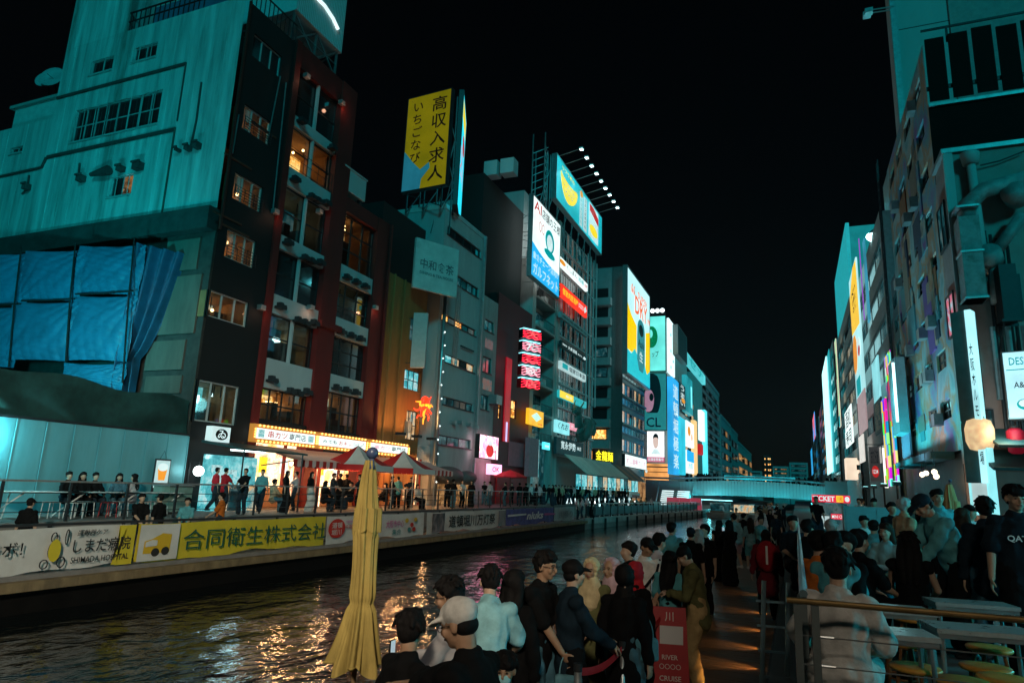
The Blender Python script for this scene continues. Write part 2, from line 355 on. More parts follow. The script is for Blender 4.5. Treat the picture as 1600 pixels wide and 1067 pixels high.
lp = MB().box(-19, -15.7, -40, 54, -2.1, 0); lp.add([(-24, 54, -2.1), (-15.7, 54, -2.1), (-12.6, 100, -2.1), (-12.6, 420, -2.1), (-24, 420, -2.1), (-24, 54, 0), (-15.7, 54, 0), (-12.6, 100, 0), (-12.6, 420, 0), (-24, 420, 0)], [(5, 6, 7, 8, 9), (0, 1, 6, 5), (1, 2, 7, 6), (2, 3, 8, 7)])
lp = structure(lp.build('left_promenade', M_PAVE))
MB().box(-15.72, -15.45, -40, 54, -.3, -.1).build('kerb_beam', M_QUAY, lp)
q = MB()
q.add([(-15.66, 54, -.4), (-12.3, 100, -.4), (-12.3, 300, -.4), (-15.66, 54, .06), (-12.3, 100, .06), (-12.3, 300, .06), (-16.1, 54, .06), (-12.8, 100, .06), (-12.8, 300, .06)], [(0, 1, 4, 3), (1, 2, 5, 4), (3, 4, 7, 6), (4, 5, 8, 7)])
q.build('kerb_beam', M_CONC, lp)
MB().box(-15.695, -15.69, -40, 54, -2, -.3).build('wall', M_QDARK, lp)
fm = MB().box(-.12, .12, -.14, .0, -.95, .02)
f0 = None
for i in range(15):
    Y = 55.5+i*3.2; X = -15.6+(Y-54)*3.3/46
    o = bpy.data.objects.new('fender', f0.data) if f0 else fm.build('fender', mat('black_rubber', (.012, .012, .012), .7))
    if f0: COL.objects.link(o)
    f0 = f0 or o; o.parent = lp; o.location = (X+.13, Y, -.05); o.rotation_euler = (0, 0, R(-90))
M_TERR = mat('terrace_paving', (.2, .19, .18), .7, 0, .2, 2.5)
structure(MB().box(-70, -18.7, -40, 54, -2.15, TZ).box(-70, -19.5, 54.01, 420, -2.15, TZ).build('left_terrace', M_TERR))
# wooden deck, each board by itself
dk = structure(MB().box(-4.2, -.34, -12, 140, -1.9, -.04).build('deck', mat('deck_joists', (.03, .022, .016), .8)))
def woodm(name, col, grain=(1, 14, 14), rough=.42):
    m = mat(name, col, rough, 0, .35, 2.5, bump=.002); mp = [x for x in m.node_tree.nodes if x.type == 'MAPPING'][0]; mp.inputs['Scale'].default_value = grain; return m
M_DECK = woodm('worn_deck_timber', (.16, .095, .05))
pl = None
for i in range(276):
    Y = 2.2+i*.15
    if pl is None: pl = o = MB().box(-4.22, -.345, -.07, .07, -.035, 0).build('plank', M_DECK)
    else: o = bpy.data.objects.new('plank', pl.data); COL.objects.link(o)
    o.parent = dk; o.location = (rnd.uniform(-.015, .0), Y, rnd.uniform(-.004, .002)); o.rotation_euler = (rnd.uniform(-.012, .012), 0, rnd.uniform(-.001, .001))
RT = .72
structure(MB().box(-.3, 40, 4.55, 420, -2.1, RT).build('right_terrace', mat('right_terrace_paving', (.12, .115, .11), .6, 0, .25, 3)))
MB().box(-.335, -.303, 4.6, 130, -.02, RT-.06).build('riser_board', mat('dark_riser_board', (.05, .035, .025), .6), bpy.data.objects['right_terrace'])
# deck lights set low in the riser
AMBER = (1, .52, .16)
gl_amber = glow('amber_lens', (1, .6, .22), 6)
for i, yy in enumerate((9.3, 10.75, 12.1, 13.65, 15.7, 18.4)):
    t = thing('deck_light', 'small amber step light set in the terrace riser above the planks, %s from the camera' % ('first second third fourth fifth sixth'.split()[i]), 'light', (-.34, yy, .1), 0, 'amber step lights along the terrace riser')
    MB().box(-.03, 0, -.09, .09, 0, .07).build('housing', M_DSTEEL, t); MB().box(-.034, -.03, -.07, .07, .01, .05).build('lens', gl_amber, t)
    lamp(t, (-.06, 0, .05), 34, AMBER, .02, 64, (-1, 0, -.16), .9)

# ================================================================ left row
FL = Fr(None, R(90), (LX, 0, 0))
YW = 20.0
# ---- site hoarding along the promenade
FH = Fr(None, R(90), (LX, 0, 0))
t = thing('site_hoarding', 'pale steel construction hoarding behind the terrace tables on the left', 'hoarding', (LX, 6, TZ))
M_HOARD = mat('hoarding_steel', (.16, .46, .52), .38, .25, .2, .9, streak=4, stain=(.1, .33, .38))
k = 0; y = 0.
while y < YW-6.05:
    wd = min(.93, YW-6-y-.02)
    hp = MB().box(-.04, 0, y+.012, y+wd-.012, 0, 2.86+.004*(k % 3))
    hp.box(0, .014, y+.02, y+.05, .01, 2.84).build('panel', M_HOARD, t); y += wd; k += 1
MB().box(-.1, .03, 0, YW-6, 2.87, 2.95).build('top_rail', M_DSTEEL, t)
# flood light on an arm, far left
t = thing('flood_light', 'glaring white flood light on an arm against the hoarding at far left', 'light', (LX+.5, 12.45, 3.15))
MB().box(-.16, .02, -.2, .2, -.1, .12).build('housing', M_DSTEEL, t); MB().box(-.175, -.16, -.17, .17, -.08, .1).build('lens', glow('white_lens', (.8, 1, 1), 14), t)
MB().tube([(0, 0, .1), (.05, 0, .6), (-.4, 0, .7)], .02).build('arm', M_DSTEEL, t)
lamp(t, (-.24, 0, 0), 330, (.25, .95, 1), .12); None
# dark net over the scaffold
M_NET = mat('green_scaffold_net', (.012, .05, .045), .8, 0, .4, 3)
t = thing('scaffold_net', 'dark green scaffold net draped above the hoarding', 'net', (LX-.25, 6, 3.85))
def fold(u, v, a): return a*(math.sin(u*31+math.sin(v*4+u*9)*1.3)*.4+math.sin(u*13+v*3)*.6)*(1-.45*v)
MB().sheet(lambda u, v: (.05+.26*fold(u, v, 1)+.22*math.sin(u*9+1)*(1-v)*v, u*13.95, v*(1.65-.35*u+.1*math.sin(u*22))), 130, 10).build('net_sheet', M_NET, t, smooth=True)
mb = MB()
for i in range(8): mb.tube([(-.12, .3+i*1.9, -.0), (-.12, .3+i*1.9, 1.3)], .025, 6)
mb.tube([(-.12, 0, 1.15), (-.12, 13.9, 1.15)], .025, 6).build('scaffold_pole', M_STEEL, t)

# ---- black building with the big bare side wall
t = thing('black_building', 'tall narrow black building with a bare pale side wall and lit windows', 'building', (LX, YW, 0)); BB = t
FS = Fr(t, 0, (0, 0, 0)); FB = Fr(t, R(90), (0, 0, 0))
M_SIDE = mat('bare_pale_render', (.56, .55, .53), .85, 0, .5, 2.0, streak=9, stain=(.2, .19, .17), bump=.012)
M_SIDE2 = mat('patched_side_boards', (.13, .1, .08), .85, 0, .35, 1.5, streak=3)
zr = FS.pt(199, 49)[1]; zb = FS.pt(250, 338)[1]; xl = FS.pt(104, 77)[0]; xm = FS.pt(203, 25)[0]; zs = FS.pt(75, 152)[1]; zl = FS.pt(60, 190)[1]
wins = [FS.rect(143.5, 96.7, 174.5, 109), FS.rect(210, 76, 243, 88.5), FS.rect(119, 173.6, 245.6, 193), FS.rect(174, 277.5, 204, 303)]
FS.wall('side_wall', xl, -.25, zb, zr, wins, M_SIDE)
FS.box('roof_block', xl, xm, .0, 6, zr+.003, zr+6, M_SIDE)
wl = FS.rect(17, 232, 34, 237.5)
FS.wall('side_wall', xl-16, xl, zb, zl, [wl], M_SIDE)
FS.box('body', xl-16, -2.6, .23, 11, TZ, zl-.03, M_BLACK); FS.box('body', xl, -2.6, .24, 3.2, zl-.03, zr-.05, M_BLACK)
sl_ = FS.rect(20, 155, 78, 197)
FS.box('roof_shed', sl_[0], sl_[1], .25, 4, zl, zs, mat('pale_shed_boards', (.5, .5, .48), .8)); FS.box('roof_slab', sl_[0]-.3, sl_[1]+.1, .1, 4.2, zs+.003, zs+.16, M_CONC)
for i, rc in enumerate(wins+[wl]):
    FS.window(rc, 2 if i != 2 else 8, 1 if i != 2 else 2, M_FRAME, G_DARK if i != 3 else [G_DARK, WARMD], fw=.05, sill=True)
M_LEDGE = mat('sooty_ledge', (.06, .058, .055), .9, 0, .4, 2)
def slope_bar(F, pts, r, name, m, y=-.05, n=6): # pipe along pixel path on the plane
    return F.part(name, MB().tube([(F.pt(a, b)[0], y, F.pt(a, b)[1]) for a, b in pts], r, n), m)
t_ = thing('work_light', 'site work light on a scaffold pole behind the net, far left', 'light', (LX-1.0, 11.5, 5.6)); MB().box(-.2, .2, -.1, .15, -.1, .2).build('housing', M_DSTEEL, t_); MB().tube([(0, 0, -1.7), (0, 0, -.1)], .03, 6).build('pole', M_STEEL, t_); lamp(t_, (0, .25, .1), 2600, (.01, .9, 1), .3, 130, (-.75, .8, .45), .9)
for k in range(1, 15): xx = xl+(-.3-xl)*k/15; FS.box('panel_joint', xx, xx+.035, -.018, -.002, zb+.05, zr-.05, M_SIDE)
for k in range(1, 10): xx = xl-.4-k*1.5; FS.box('panel_joint', xx, xx+.035, -.018, -.002, zb+.05, zl-.05, M_SIDE)
a = FS.pt(90, 154); b = FS.pt(292, 99); FS.box('ledge', a[0], b[0], -.07, -.002, a[1]-.08, a[1]+.06, M_LEDGE)
a = FS.pt(75, 246); b = FS.pt(275, 199); FS.box('ledge', a[0], b[0], -.09, -.002, a[1]-.1, a[1]+.05, M_LEDGE)
slope_bar(FS, [(0, 277), (60, 264), (67, 262), (74, 247)], .07, 'drain_pipe', M_LEDGE)
slope_bar(FS, [(292, 99), (278, 190)], .035, 'conduit', M_LEDGE); slope_bar(FS, [(275, 200), (254, 335)], .04, 'conduit', M_SIDE2)
slope_bar(FS, [(316, 130), (308, 190), (299, 232)], .045, 'drain_pipe', M_LEDGE)
slope_bar(FS, [(47, 275), (44, 296), (36, 304)], .05, 'conduit', M_LEDGE); slope_bar(FS, [(126, 256), (124, 276)], .05, 'conduit', M_LEDGE)
for (px, py, w_, h_) in ((131, 281, .35, .3), (220, 262, .45, .35), (193, 266, .3, .25), (46, 294, .3, .3), (298, 234, .22, .22), (312, 230, .25, .28), (282, 237, .14, .14)):
    x, z = FS.pt(px, py); mb = MB().box(x-w_/2, x+w_/2, -.3, -.003, z-h_/2, z+h_/2); mb.box(x-w_/2-.05, x+w_/2+.05, -.36, -.3, z+h_/2-.05, z+h_/2+.04); FS.part('vent_hood', mb, M_LEDGE)
x, z = FS.pt(163, 274); FS.part('duct', MB().tube([(x-.6, -.25, z), (x+.6, -.25, z+.05)], [.1, .24], 10), M_LEDGE)
# sooty beam below the bare wall and the old party wall under it
FS.box('beam', xl-16, -.3, -.35, .22, zb-1.0, zb-.02, M_LEDGE)
FS.box('lower_side_wall', xl-16, -.25, .1, .22, TZ, zb-1.01, mat('dark_party_wall', (.05, .045, .04), .9, 0, .4))
for (p0, p1, p2, p3) in ((262, 378, 306, 420), (240, 436, 302, 520), (232, 534, 283, 577), (228, 588, 280, 614)):
    rc = FS.rect(p0, p1, p2, p3); FS.box('side_panel', rc[0], min(rc[1], -.35), -.0, .09, rc[2], rc[3], M_SIDE2)
# black street front
wpx = [((398, 52), (437, 122), G_DARK, 0), ((383, 162), (420, 228), WARM, 5), ((368, 268), (407, 333), WARM, 5), ((356, 356), (396, 420), WARM, 5), ((330, 452), (385, 512), MIXED, 0), ((312, 592), (368, 665), COOL, 0)]
x1 = FB.pt(391, 655)[0]; ztop = FB.pt(430, 38)[1]
wr = [FB.rect(a[0], a[1], b[0], b[1]) for a, b, m, k in wpx]
FB.wall('front_wall', 0, x1, TZ, ztop, wr, M_BLACK)
FB.box('corner_trim', -.02, .1, -.08, -.003, zb-1, ztop, mat('dark_red_trim', (.12, .02, .015), .6))
for rc, (a, b, m, k) in zip(wr, wpx): FB.window(rc, 3, 1, M_FRAME, m, fw=.06, bars=k, room=None if m is G_DARK else m)
for (px, py) in ((392, 190), (345, 350), (350, 240), (332, 330)):
    x, z = FB.pt(px, py); FB.box('lintel', x, x+1.6, -.06, -.003, z-.04, z+.04, mat('rusty_trim', (.16, .035, .02), .7))
for (p, q_) in (((437, 120), (418, 215)), ((372, 180), (362, 240)), ((446, 130), (425, 330))): slope_bar(FB, [p, q_], .035, 'drain_pipe', M_STEEL)
zt = ztop; mb = MB()
for i in range(12): mb.box(.1+i*.27, .13+i*.27, -.02, .02, zt, zt+.9)
mb.box(.1, x1, -.03, .03, zt+.9, zt+.95); FB.part('roof_railing', mb, M_DSTEEL)
mb = MB()
for i in range(16): mb.box(xm+.1+i*.33, xm+.14+i*.33, .0, .04, zr, zr+1.0)
mb.box(xm, -.2, -.01, .05, zr+1.0, zr+1.06); mb.box(xm, -.2, -.01, .05, zr+.5, zr+.54); FS.part('roof_railing', mb, M_DSTEEL)
FS.part('roof_sheet', MB().sheet(lambda u, v: (xm+.1+u*(-xm-2.2), 1.2+.25*math.sin(u*20)*(1-v), zr+2.2*v), 30, 8), mat('blue_tarpaulin', (.014, .15, .25), .5, 0, .25, 1.2), smooth=True)
# lit lantern sign plate by the black building door
s = Sign('small white box sign with a black mark on the black building', FL, FL.rect(320, 665, 345, 692), glow('white_box', (.75, .95, .95), .75), .35, y=-.1)
s.ell(.52, .5, .34, .36, mat('print_black', (.01, .01, .01), .6, var=0), 'mark'); s.text('ゐ', .3, .25, .75, .78, glow('white_print', (.8, 1, 1), .8), name='lettering')
PBK = MATS['print_black']
# ---- satellite dishes on the shed roof
for i, (px, py, rr) in enumerate(((73, 128, .55), (84, 124, .7))):
    p = FS.W @ Vector((FS.pt(px, py, 1.5)[0], 1.5, FS.pt(px, py, 1.5)[1]))
    t = thing('satellite_dish', ('smaller left' if i == 0 else 'larger right')+' satellite dish on the low roof at far left', 'dish', p)
    MB().lathe([(.0, 0), (rr*.6, .05), (rr, .18), (rr*.98, .2), (rr*.58, .075), (.0, .03)], 18).build('reflector', mat('dish_grey', (.4, .42, .42), .5), t, Matrix.Rotation(R(75), 4, 'X') @ Matrix.Rotation(R(20), 4, 'Y'), smooth=True)
    MB().tube([(0, .1, 0), (0, .3, -.9)], .04).tube([(0, 0, 0), (0, -.4, .1)], .015).build('mast', M_DSTEEL, t)
# ---- blue tarpaulins over the gap
FT = Fr(None, R(14), (-25.0, 19.3, 0))
M_TARP = MATS['blue_tarpaulin']
t = thing('tarpaulin', 'creased blue tarpaulins tied over the gutted wall at the left', 'tarpaulin', (-25.0, 19.3, TZ)); FTt = Fr(t, R(14), (0, 0, 0))
def tarp(p0, p1, p2, p3, seed, dy=0):
    x0, x1, z0, z1 = FTt.rect(p0, p1, p2, p3); z0 -= 0; rs = random.Random(seed); ph = [rs.uniform(0, 6) for _ in range(8)]
    def f(u, v):
        e = math.sin(math.pi*u)*math.sin(math.pi*v)
        r1 = math.atan2(v+.15, u+.1); r2 = math.atan2(1.12-v, 1.1-u); y = -.2*e**.7-.045*abs(math.sin(r1*11+ph[0]))*(1-u)-.05*abs(math.sin(r2*13+ph[1]))*u-.03*abs(math.sin(u*23+ph[2]+2*math.sin(v*4)))*(1-v)-.02*abs(math.sin(v*29+u*9+ph[3]))
        return (x0+(x1-x0)*u+.04*math.sin(v*7+ph[4]), y+dy, z0+(z1-z0)*v-.12*math.sin(math.pi*u)*(1 if v > .5 else -1)*abs(v-.5))
    FTt.part('sheet', MB().sheet(f, 80, 56), M_TARP, smooth=True)
tarp(-75, 398, 42, 478, 1); tarp(43, 393, 126, 472, 2, -.05); tarp(127, 385, 218, 462, 3)
tarp(-78, 480, 24, 575, 4, -.03); tarp(26, 473, 112, 566, 5, -.1); tarp(113, 463, 201, 566, 6, -.04); tarp(102, 567, 193, 610, 7, 0)
for pa, pb in (((43, 390), (24, 575)), ((127, 383), (112, 568)), ((218, 376), (200, 600)), ((-70, 478), (42, 478)), ((43, 473), (126, 470)), ((127, 463), (216, 458))):
    xa, za = FTt.pt(*pa); xb, zb_ = FTt.pt(*pb); FTt.part('rope', MB().tube([(xa, -.32, za), ((xa+xb)/2, -.36, (za+zb_)/2-.05), (xb, -.32, zb_)], .035, 6), M_BLACK)
x0, x1, z0, z1 = FTt.rect(206, 380, 262, 640)
FTt.part('side_drape', MB().sheet(lambda u, v: (x0+.15+(x1-x0)*u*(.25+.75*max(0, v-.3)**.7), -.1+.16*math.sin(u*26+v*2)+.5*u, z0+(z1-z0)*v-1.0*u*(v > .6)*(v-.6)), 50, 20), mat('dark_blue_tarpaulin', (.01, .07, .13), .5, 0, .3, 2), smooth=True)

# ---- red building in two bays
yR0, yR1, yR2 = FL.pt(392, 655)[0], FL.pt(506, 650)[0], FL.pt(590, 640)[0]
t = thing('red_building', 'dark red framed building with white panels, two bays, shop signs at its foot', 'building', (LX, yR0, 0))
F = Fr(t, R(90)); w1 = yR1-yR0; w2 = yR2-yR0
M_RED = mat('dark_red_paint', (.15, .01, .008), .65, 0, .3, 1.5, streak=2); M_SPAN = mat('white_spandrel', (.44, .45, .45), .6, 0, .1, 1.2, streak=4, stain=(.45, .45, .44))
z1t = F.pt(500, 95)[1]; z2t = F.pt(594, 342)[1]
F.box('body', .05, w1-.05, 2.5, 9, TZ, z1t-.1, M_BLACK); F.box('body', w1-.04, w2-.03, 2.5, 9, TZ, z2t-.1, M_BLACK)
c1 = F.pt(404, 640)[0]; c2 = F.pt(482, 640)[0]; c3 = F.pt(507, 650)[0]; c4 = F.pt(564, 650)[0]
F.box('column', 0, c1, -.1, .5, TZ, z1t, M_RED); F.box('column', c2, c3, -.12, .5, TZ, z1t, M_RED); F.box('column', c4, w2, -.08, .5, TZ, z2t, M_RED)
z_ = F.pt(460, 150)[1]; F.box('parapet', c1+.003, c2-.003, -.04, .5, F.pt(519, 150)[1], z1t-.01, M_RED); F.box('parapet', c3+.003, c4-.003, -.04, .5, F.pt(575, 352)[1], z2t-.01, M_RED)
s1 = [F.rect(*p) for p in ((459, 178, 519, 240), (448, 257, 510, 326), (435, 364, 500, 418), (424, 457, 491, 512), (412, 557, 482, 619))]
s2 = [F.rect(*p) for p in ((524, 407, 577, 459), (517, 491, 571, 540), (507, 581, 564, 622))]
def vents(x, z, n, dx):
    for i in range(n):
        mb = MB().box(x+i*dx, x+i*dx+.42, -.42, -.02, z, z+.12); mb.box(x+i*dx+.1, x+i*dx+.32, -.3, -.05, z+.12, z+.3); mb.box(x+i*dx+.05, x+i*dx+.37, -.44, -.42, z-.05, z+.18)
        F.part('exhaust_hood', mb, M_DSTEEL)
prev = F.pt(519, 150)[1]
zz1 = [(s[2], s[3]) for s in s1]
rooms1 = [[G_DARK, COOLD], [WARM, WARMD], [G_DARK, COOLD], [COOLD, G_DARK], [COOLD, COOLD], [WARM, WARM]]
top = prev
for i, (a, b) in enumerate(zz1):
    F.box('spandrel', c1+.003, c2-.003, 0, .3, a, b, M_SPAN); F.window((c1, c2, b, top), 2, 2, M_DFRAME, G_DARK, y=.12, fw=.06, bars=3 if i == 1 else 0, room=[None, WARM, COOLD, None, COOLD, WARM][i]); F.box('mullion', (c1+c2)/2-.05, (c1+c2)/2+.05, .04, .2, b+.002, top-.002, M_SPAN)
    vents(c1+.2, a+.25, 1, 1); vents(c1+1.5, a-.1, 2, .5) if i else None; vents(c2-.7, a+.05, 1, 1); top = a
zlow = F.pt(476, 665)[1]; F.window((c1, c2, zlow, top), 4, 2, M_DFRAME, WARM, y=.12, fw=.06, room=WARM)
F.box('fascia', c1, c2, 0, .3, 4.0, zlow-.01, M_BLACK)
top = F.pt(575, 352)[1]; rooms2 = [[WARMD, MIXED, WARMD], [COOLD, G_DARK, MIXED], [COOLD, COOLD, G_DARK]]
for i, s in enumerate(s2):
    F.box('spandrel', c3+.003, c4-.003, 0, .3, s[2], s[3], M_SPAN); F.window((c3, c4, s[3], top), 3, 3, M_DFRAME, G_DARK, y=.12, fw=.07, room=[WARMD, COOLD, None][i]); vents(c3+.3, s[2]+.1, 3, .85); top = s[2]
zlow = F.pt(557, 679)[1]; F.window((c3, c4, zlow, top), 4, 2, M_DFRAME, WARM, y=.12, fw=.07, room=MIXED); F.box('fascia', c3, c4, 0, .3, 3.6, zlow-.01, M_BLACK)
for (px, py) in ((472, 118), (527, 160), (492, 330), (478, 480), (400, 480), (422, 330), (580, 480)): x, z = F.pt(px, py); F.box('wall_fill_lamp', x, x+.3, -.3, -.05, z-.1, z+.12, M_STEEL); lamp(t, F.M @ Vector((x+.15, -.45, z-.25)), 5, (1, .5, .3), .1)  # first two boxes belong here; the other lamps are added to warm the columns
F.box('downpipe', w2-.35, w2-.22, -.22, -.1, TZ, z2t, M_RED); F.box('ledge', c2-.1, c3+.3, -.35, -.125, F.pt(495, 500)[1]-.3, F.pt(495, 500)[1], M_RED)
# water tank box on the lower roof
b = F.rect(534, 257, 571, 318); t2 = thing('roof_tank', 'pale boxy tank on the lower roof of the red building', 'tank', F.W @ Vector(((b[0]+b[1])/2, .8, z2t)))
MB().box(-.9, .9, -1, 1, .3, .3+(b[3]-b[2])).box(-.95, .95, -1.05, 1.05, .3+(b[3]-b[2])+.002, .38+(b[3]-b[2])).build('tank', M_SPAN, t2); MB().box(-.8, -.6, -.9, -.7, 0, .3).box(.6, .8, -.9, -.7, 0, .3).box(-.8, -.6, .7, .9, 0, .3).box(.6, .8, .7, .9, 0, .3).build('foot', M_DSTEEL, t2)
# roof billboard on lattice legs, cut by the top of the picture
rc = FL.rect(463, 15, 529, 72); zb2 = rc[2]+.0
t = thing('roof_billboard', 'white box billboard on steel lattice legs above the red building roof', 'billboard', (LX, rc[0], z1t)); F2 = Fr(t, R(90)); L_ = rc[1]-rc[0]+.3
F2.box('box', 0, L_, 0, 4.5, zb2-z1t, zb2-z1t+6, mat('ribbed_white_sheet', (.6, .62, .62), .5, 0, .12, 6)); mb = MB()
for i in range(28): mb.box(i*L_/28, i*L_/28+.03, -.03, -.003, zb2-z1t, zb2-z1t+6)
F2.part('rib', mb, M_SPAN)
mb = MB(); h_ = zb2-z1t
for y_ in (.2, 4.2):
    for k in range(3):
        x_ = .15+k*(L_-.3)/2; mb.bar((x_, y_, 0), (x_, y_, h_), .1)
        if k < 2: xx = .15+(k+1)*(L_-.3)/2; mb.bar((x_, y_, 0), (xx, y_, h_), .07); mb.bar((xx, y_, 0), (x_, y_, h_), .07); mb.bar((x_, y_, h_*.5), (xx, y_, h_*.5), .05)
for k in range(3): x_ = .15+k*(L_-.3)/2; mb.bar((x_, .2, 0), (x_, 4.2, h_), .07); mb.bar((x_, 4.2, 0), (x_, .2, h_), .06)
F2.part('lattice', mb, M_STEEL)
pts = [(490, -5), (505, 10), (518, 30), (526, 47)]
mb = MB(); mb.tube([(F2.pt(a, b)[0], -.1, F2.pt(a, b)[1]) for a, b in pts], .09, 8); F2.part('neon_stroke', mb, glow('white_neon', (.75, 1, 1), 1.2))
# ================================================================ skewer shop at the foot of the red building
GW = glow('sign_white', (.85, 1, .97), 1.15); GWD = glow('sign_white_dim', (.55, .75, .75), .75)
INK = mat('ink_blue', (.01, .03, .07), .6, var=0); REDP = glow('red_print', (.8, .02, .02), .55, .05); PINKP = glow('pink_print', (1, .25, .4), .6, .05)
GRNP = mat('green_print', (.005, .05, .035), .6, var=0); TEALP = glow('teal_print', (.0, .42, .45), .7, .05); YELP = glow('yellow_print', (1, .72, .03), .95, .05)
ORG = glow('orange_print', (1, .35, .03), .8, .05); WHP = MATS['white_print']
BULB = glow('amber_bulb', (1, .5, .12), 3.2)
FSG = Fr(None, R(90), (LX+.35, 0, 0))
def bulbs(s, n, mname='bulb_row'):
    mb = MB()
    for i in range(n):
        x = -s.w/2+s.w*(i+.5)/n
        for z in (-.11, s.h+.11): mb.ball((x, -s.d-.05, z), .05, 6, 4)
    for i in range(4):
        z = s.h*(i+.5)/4
        for x in (-s.w/2-.1, s.w/2+.1): mb.ball((x, -s.d-.05, z), .05, 6, 4)
    mb.build(mname, BULB, s.root)['kind'] = 'stuff'
    a, b = -s.w/2, s.w/2; MB().box(a-.16, b+.16, -s.d, .02, -.17, -.003).box(a-.16, b+.16, -s.d, .02, s.h+.003, s.h+.17).box(a-.16, a-.003, -s.d, .02, 0, s.h).box(b+.003, b+.16, -s.d, .02, 0, s.h).build('bulb_frame', glow('amber_frame', (.75, .3, .05), .55), s.root)
r3 = [FSG.rect(394, 668, 484, 694), FSG.rect(492, 681, 564, 705), FSG.rect(573, 690, 630, 711)]
zc = (r3[0][2], r3[0][3])
s = Sign('long white lit sign reading 串カツ専門店, leftmost of the bulb-framed boards', FSG, r3[0][:2]+zc, GW); bulbs(s, 16); s.text('串カツ', .18, .16, .5, .86, REDP); s.text('専門店', .53, .16, .83, .84, INK); s.rc(.02, .1, .12, .9, GWD); s.text('名物', .03, .15, .11, .85, TEALP, True); s.rc(.86, .15, .97, .85, GWD); s.text('元祖', .88, .2, .95, .8, TEALP, True)
s = Sign('middle bulb-framed board with brush lettering みてもおいしい', FSG, r3[1][:2]+zc, GW); bulbs(s, 14); s.text('みても', .07, .3, .36, .68, INK); s.text('おキレ', .4, .22, .68, .72, REDP); s.text('シ!ノ', .7, .3, .95, .76, INK)
s = Sign('short bulb-framed board ending the shop sign, reading 専門店', FSG, r3[2][:2]+zc, GW); bulbs(s, 12); s.text('串カツ', .1, .25, .5, .8, PINKP); s.text('専門店', .54, .2, .95, .82, INK)
yA, yB = FL.pt(404, 700)[0], FL.pt(664, 740)[0]
t = thing('skewer_shop_front', 'bright open shop front with striped awning below the skewer sign', 'shop', (LX, yA, TZ)); F = Fr(t, R(90)); W_ = yB-yA
SHOP = litroom('shop_interior', [(.2, (.25, .07, .02)), (.36, (.9, .34, .07)), (.5, (1, .55, .2)), (.65, (1, .8, .5)), (.82, (.5, .12, .05))], 2.2, 1.1)
F.box('back_wall', 0, W_, .62, .66, 0, 3.0, SHOP); F.box('floor', 0, W_, -.4, .6, 0.003, .03, mat('shop_floor', (.3, .2, .13), .5))
for i in range(8):
    x = W_*i/7; F.box('post', max(0, x-.06), min(W_, x+.06), .3, .42, .03, 2.9, M_RED)
for i in range(6): F.box('counter', .6+i*2.2, 2.1+i*2.2, .1, .28, .03, .95, mat('shop_counter', (.35, .16, .07), .5))
for i in range(9):
    x = .8+i*1.4; F.box('menu_strip', x, x+.5, .58, .61, 1.6, 2.3, GW if i % 3 else YELP)
# awning: one sloping sheet, striped valance
AW = mat('pale_awning_canvas', (.7, .5, .47), .7, 0, .1, 4)
zt, zl_ = 2.75, 2.2
F.part('awning_sheet', MB().sheet(lambda u, v: (W_*u, -.1-1.9*v, zt-(zt-zl_)*v-.05*math.sin(math.pi*v)), 20, 6), AW)
VR = mat('awning_red', (.45, .03, .025), .7, 0, .1); nst = 60
for c, m in ((0, VR), (1, AW)):
    mb = MB()
    for i in range(c, nst, 2):
        mb = MB(); x0, x1 = W_*i/nst, W_*(i+1)/nst; mb.prism([(x0, zl_), (x0, zl_-.26), ((x0+x1)/2, zl_-.33), (x1, zl_-.26), (x1, zl_)], -2.02, -2.0)
        F.part('valance', mb, m)
for i in range(5):
    x = .3+(W_-.6)*i/4; F.part('awning_arm', MB().tube([(x, 0, 1.9), (x, -1.95, zl_-.03)], .025, 6), M_DSTEEL)
for i in range(5):
    x = 1.2+(W_-2.4)*i/4; F.part('pendant_bulb', MB().ball((x, -.9, 2.05), .09), glow('warm_bulb', (1, .72, .4), 9), smooth=True)
    lamp(t, F.M @ Vector((x, -.9, 1.9)), 150, (1, .5, .2), .12)
# open shed stall by the hoarding with cool strip light
a, b = FL.pt(305, 720)[0], FL.pt(395, 735)[0]
t = thing('corner_stall', 'small stall with dark flat awning and cool lit shelves beside the hoarding', 'stall', (LX+.2, a, TZ)); F = Fr(t, R(90)); W_ = b-a
F.box('back_shelf', .3, W_, .0, .1, 0, 2.2, COOL); F.part('awning', MB().prismx([(-.0, 2.75), (-2.2, 2.45), (-2.2, 2.38), (0, 2.66)], 0, W_+.6), mat('dark_teal_awning', (.02, .07, .075), .6))
for x in (.15, W_+.4): F.part('post', MB().tube([(x, -2.1, 0), (x, -2.1, 2.4)], .035, 6), M_DSTEEL)
F.box('strip_light', .5, 2.3, -1.2, -1.05, 2.38, 2.43, glow('cool_strip', (.8, 1, 1), 6)); lamp(t, F.M @ Vector((1.4, -1.1, 2.25)), 35, (.5, .95, 1), .2)
for i in range(5): F.box('drink_rack', .4+i*.55, .85+i*.55, -.35, -.02, .0, 1.0+.1*(i % 2), [COOL, MIXED, COOLD][i % 3])
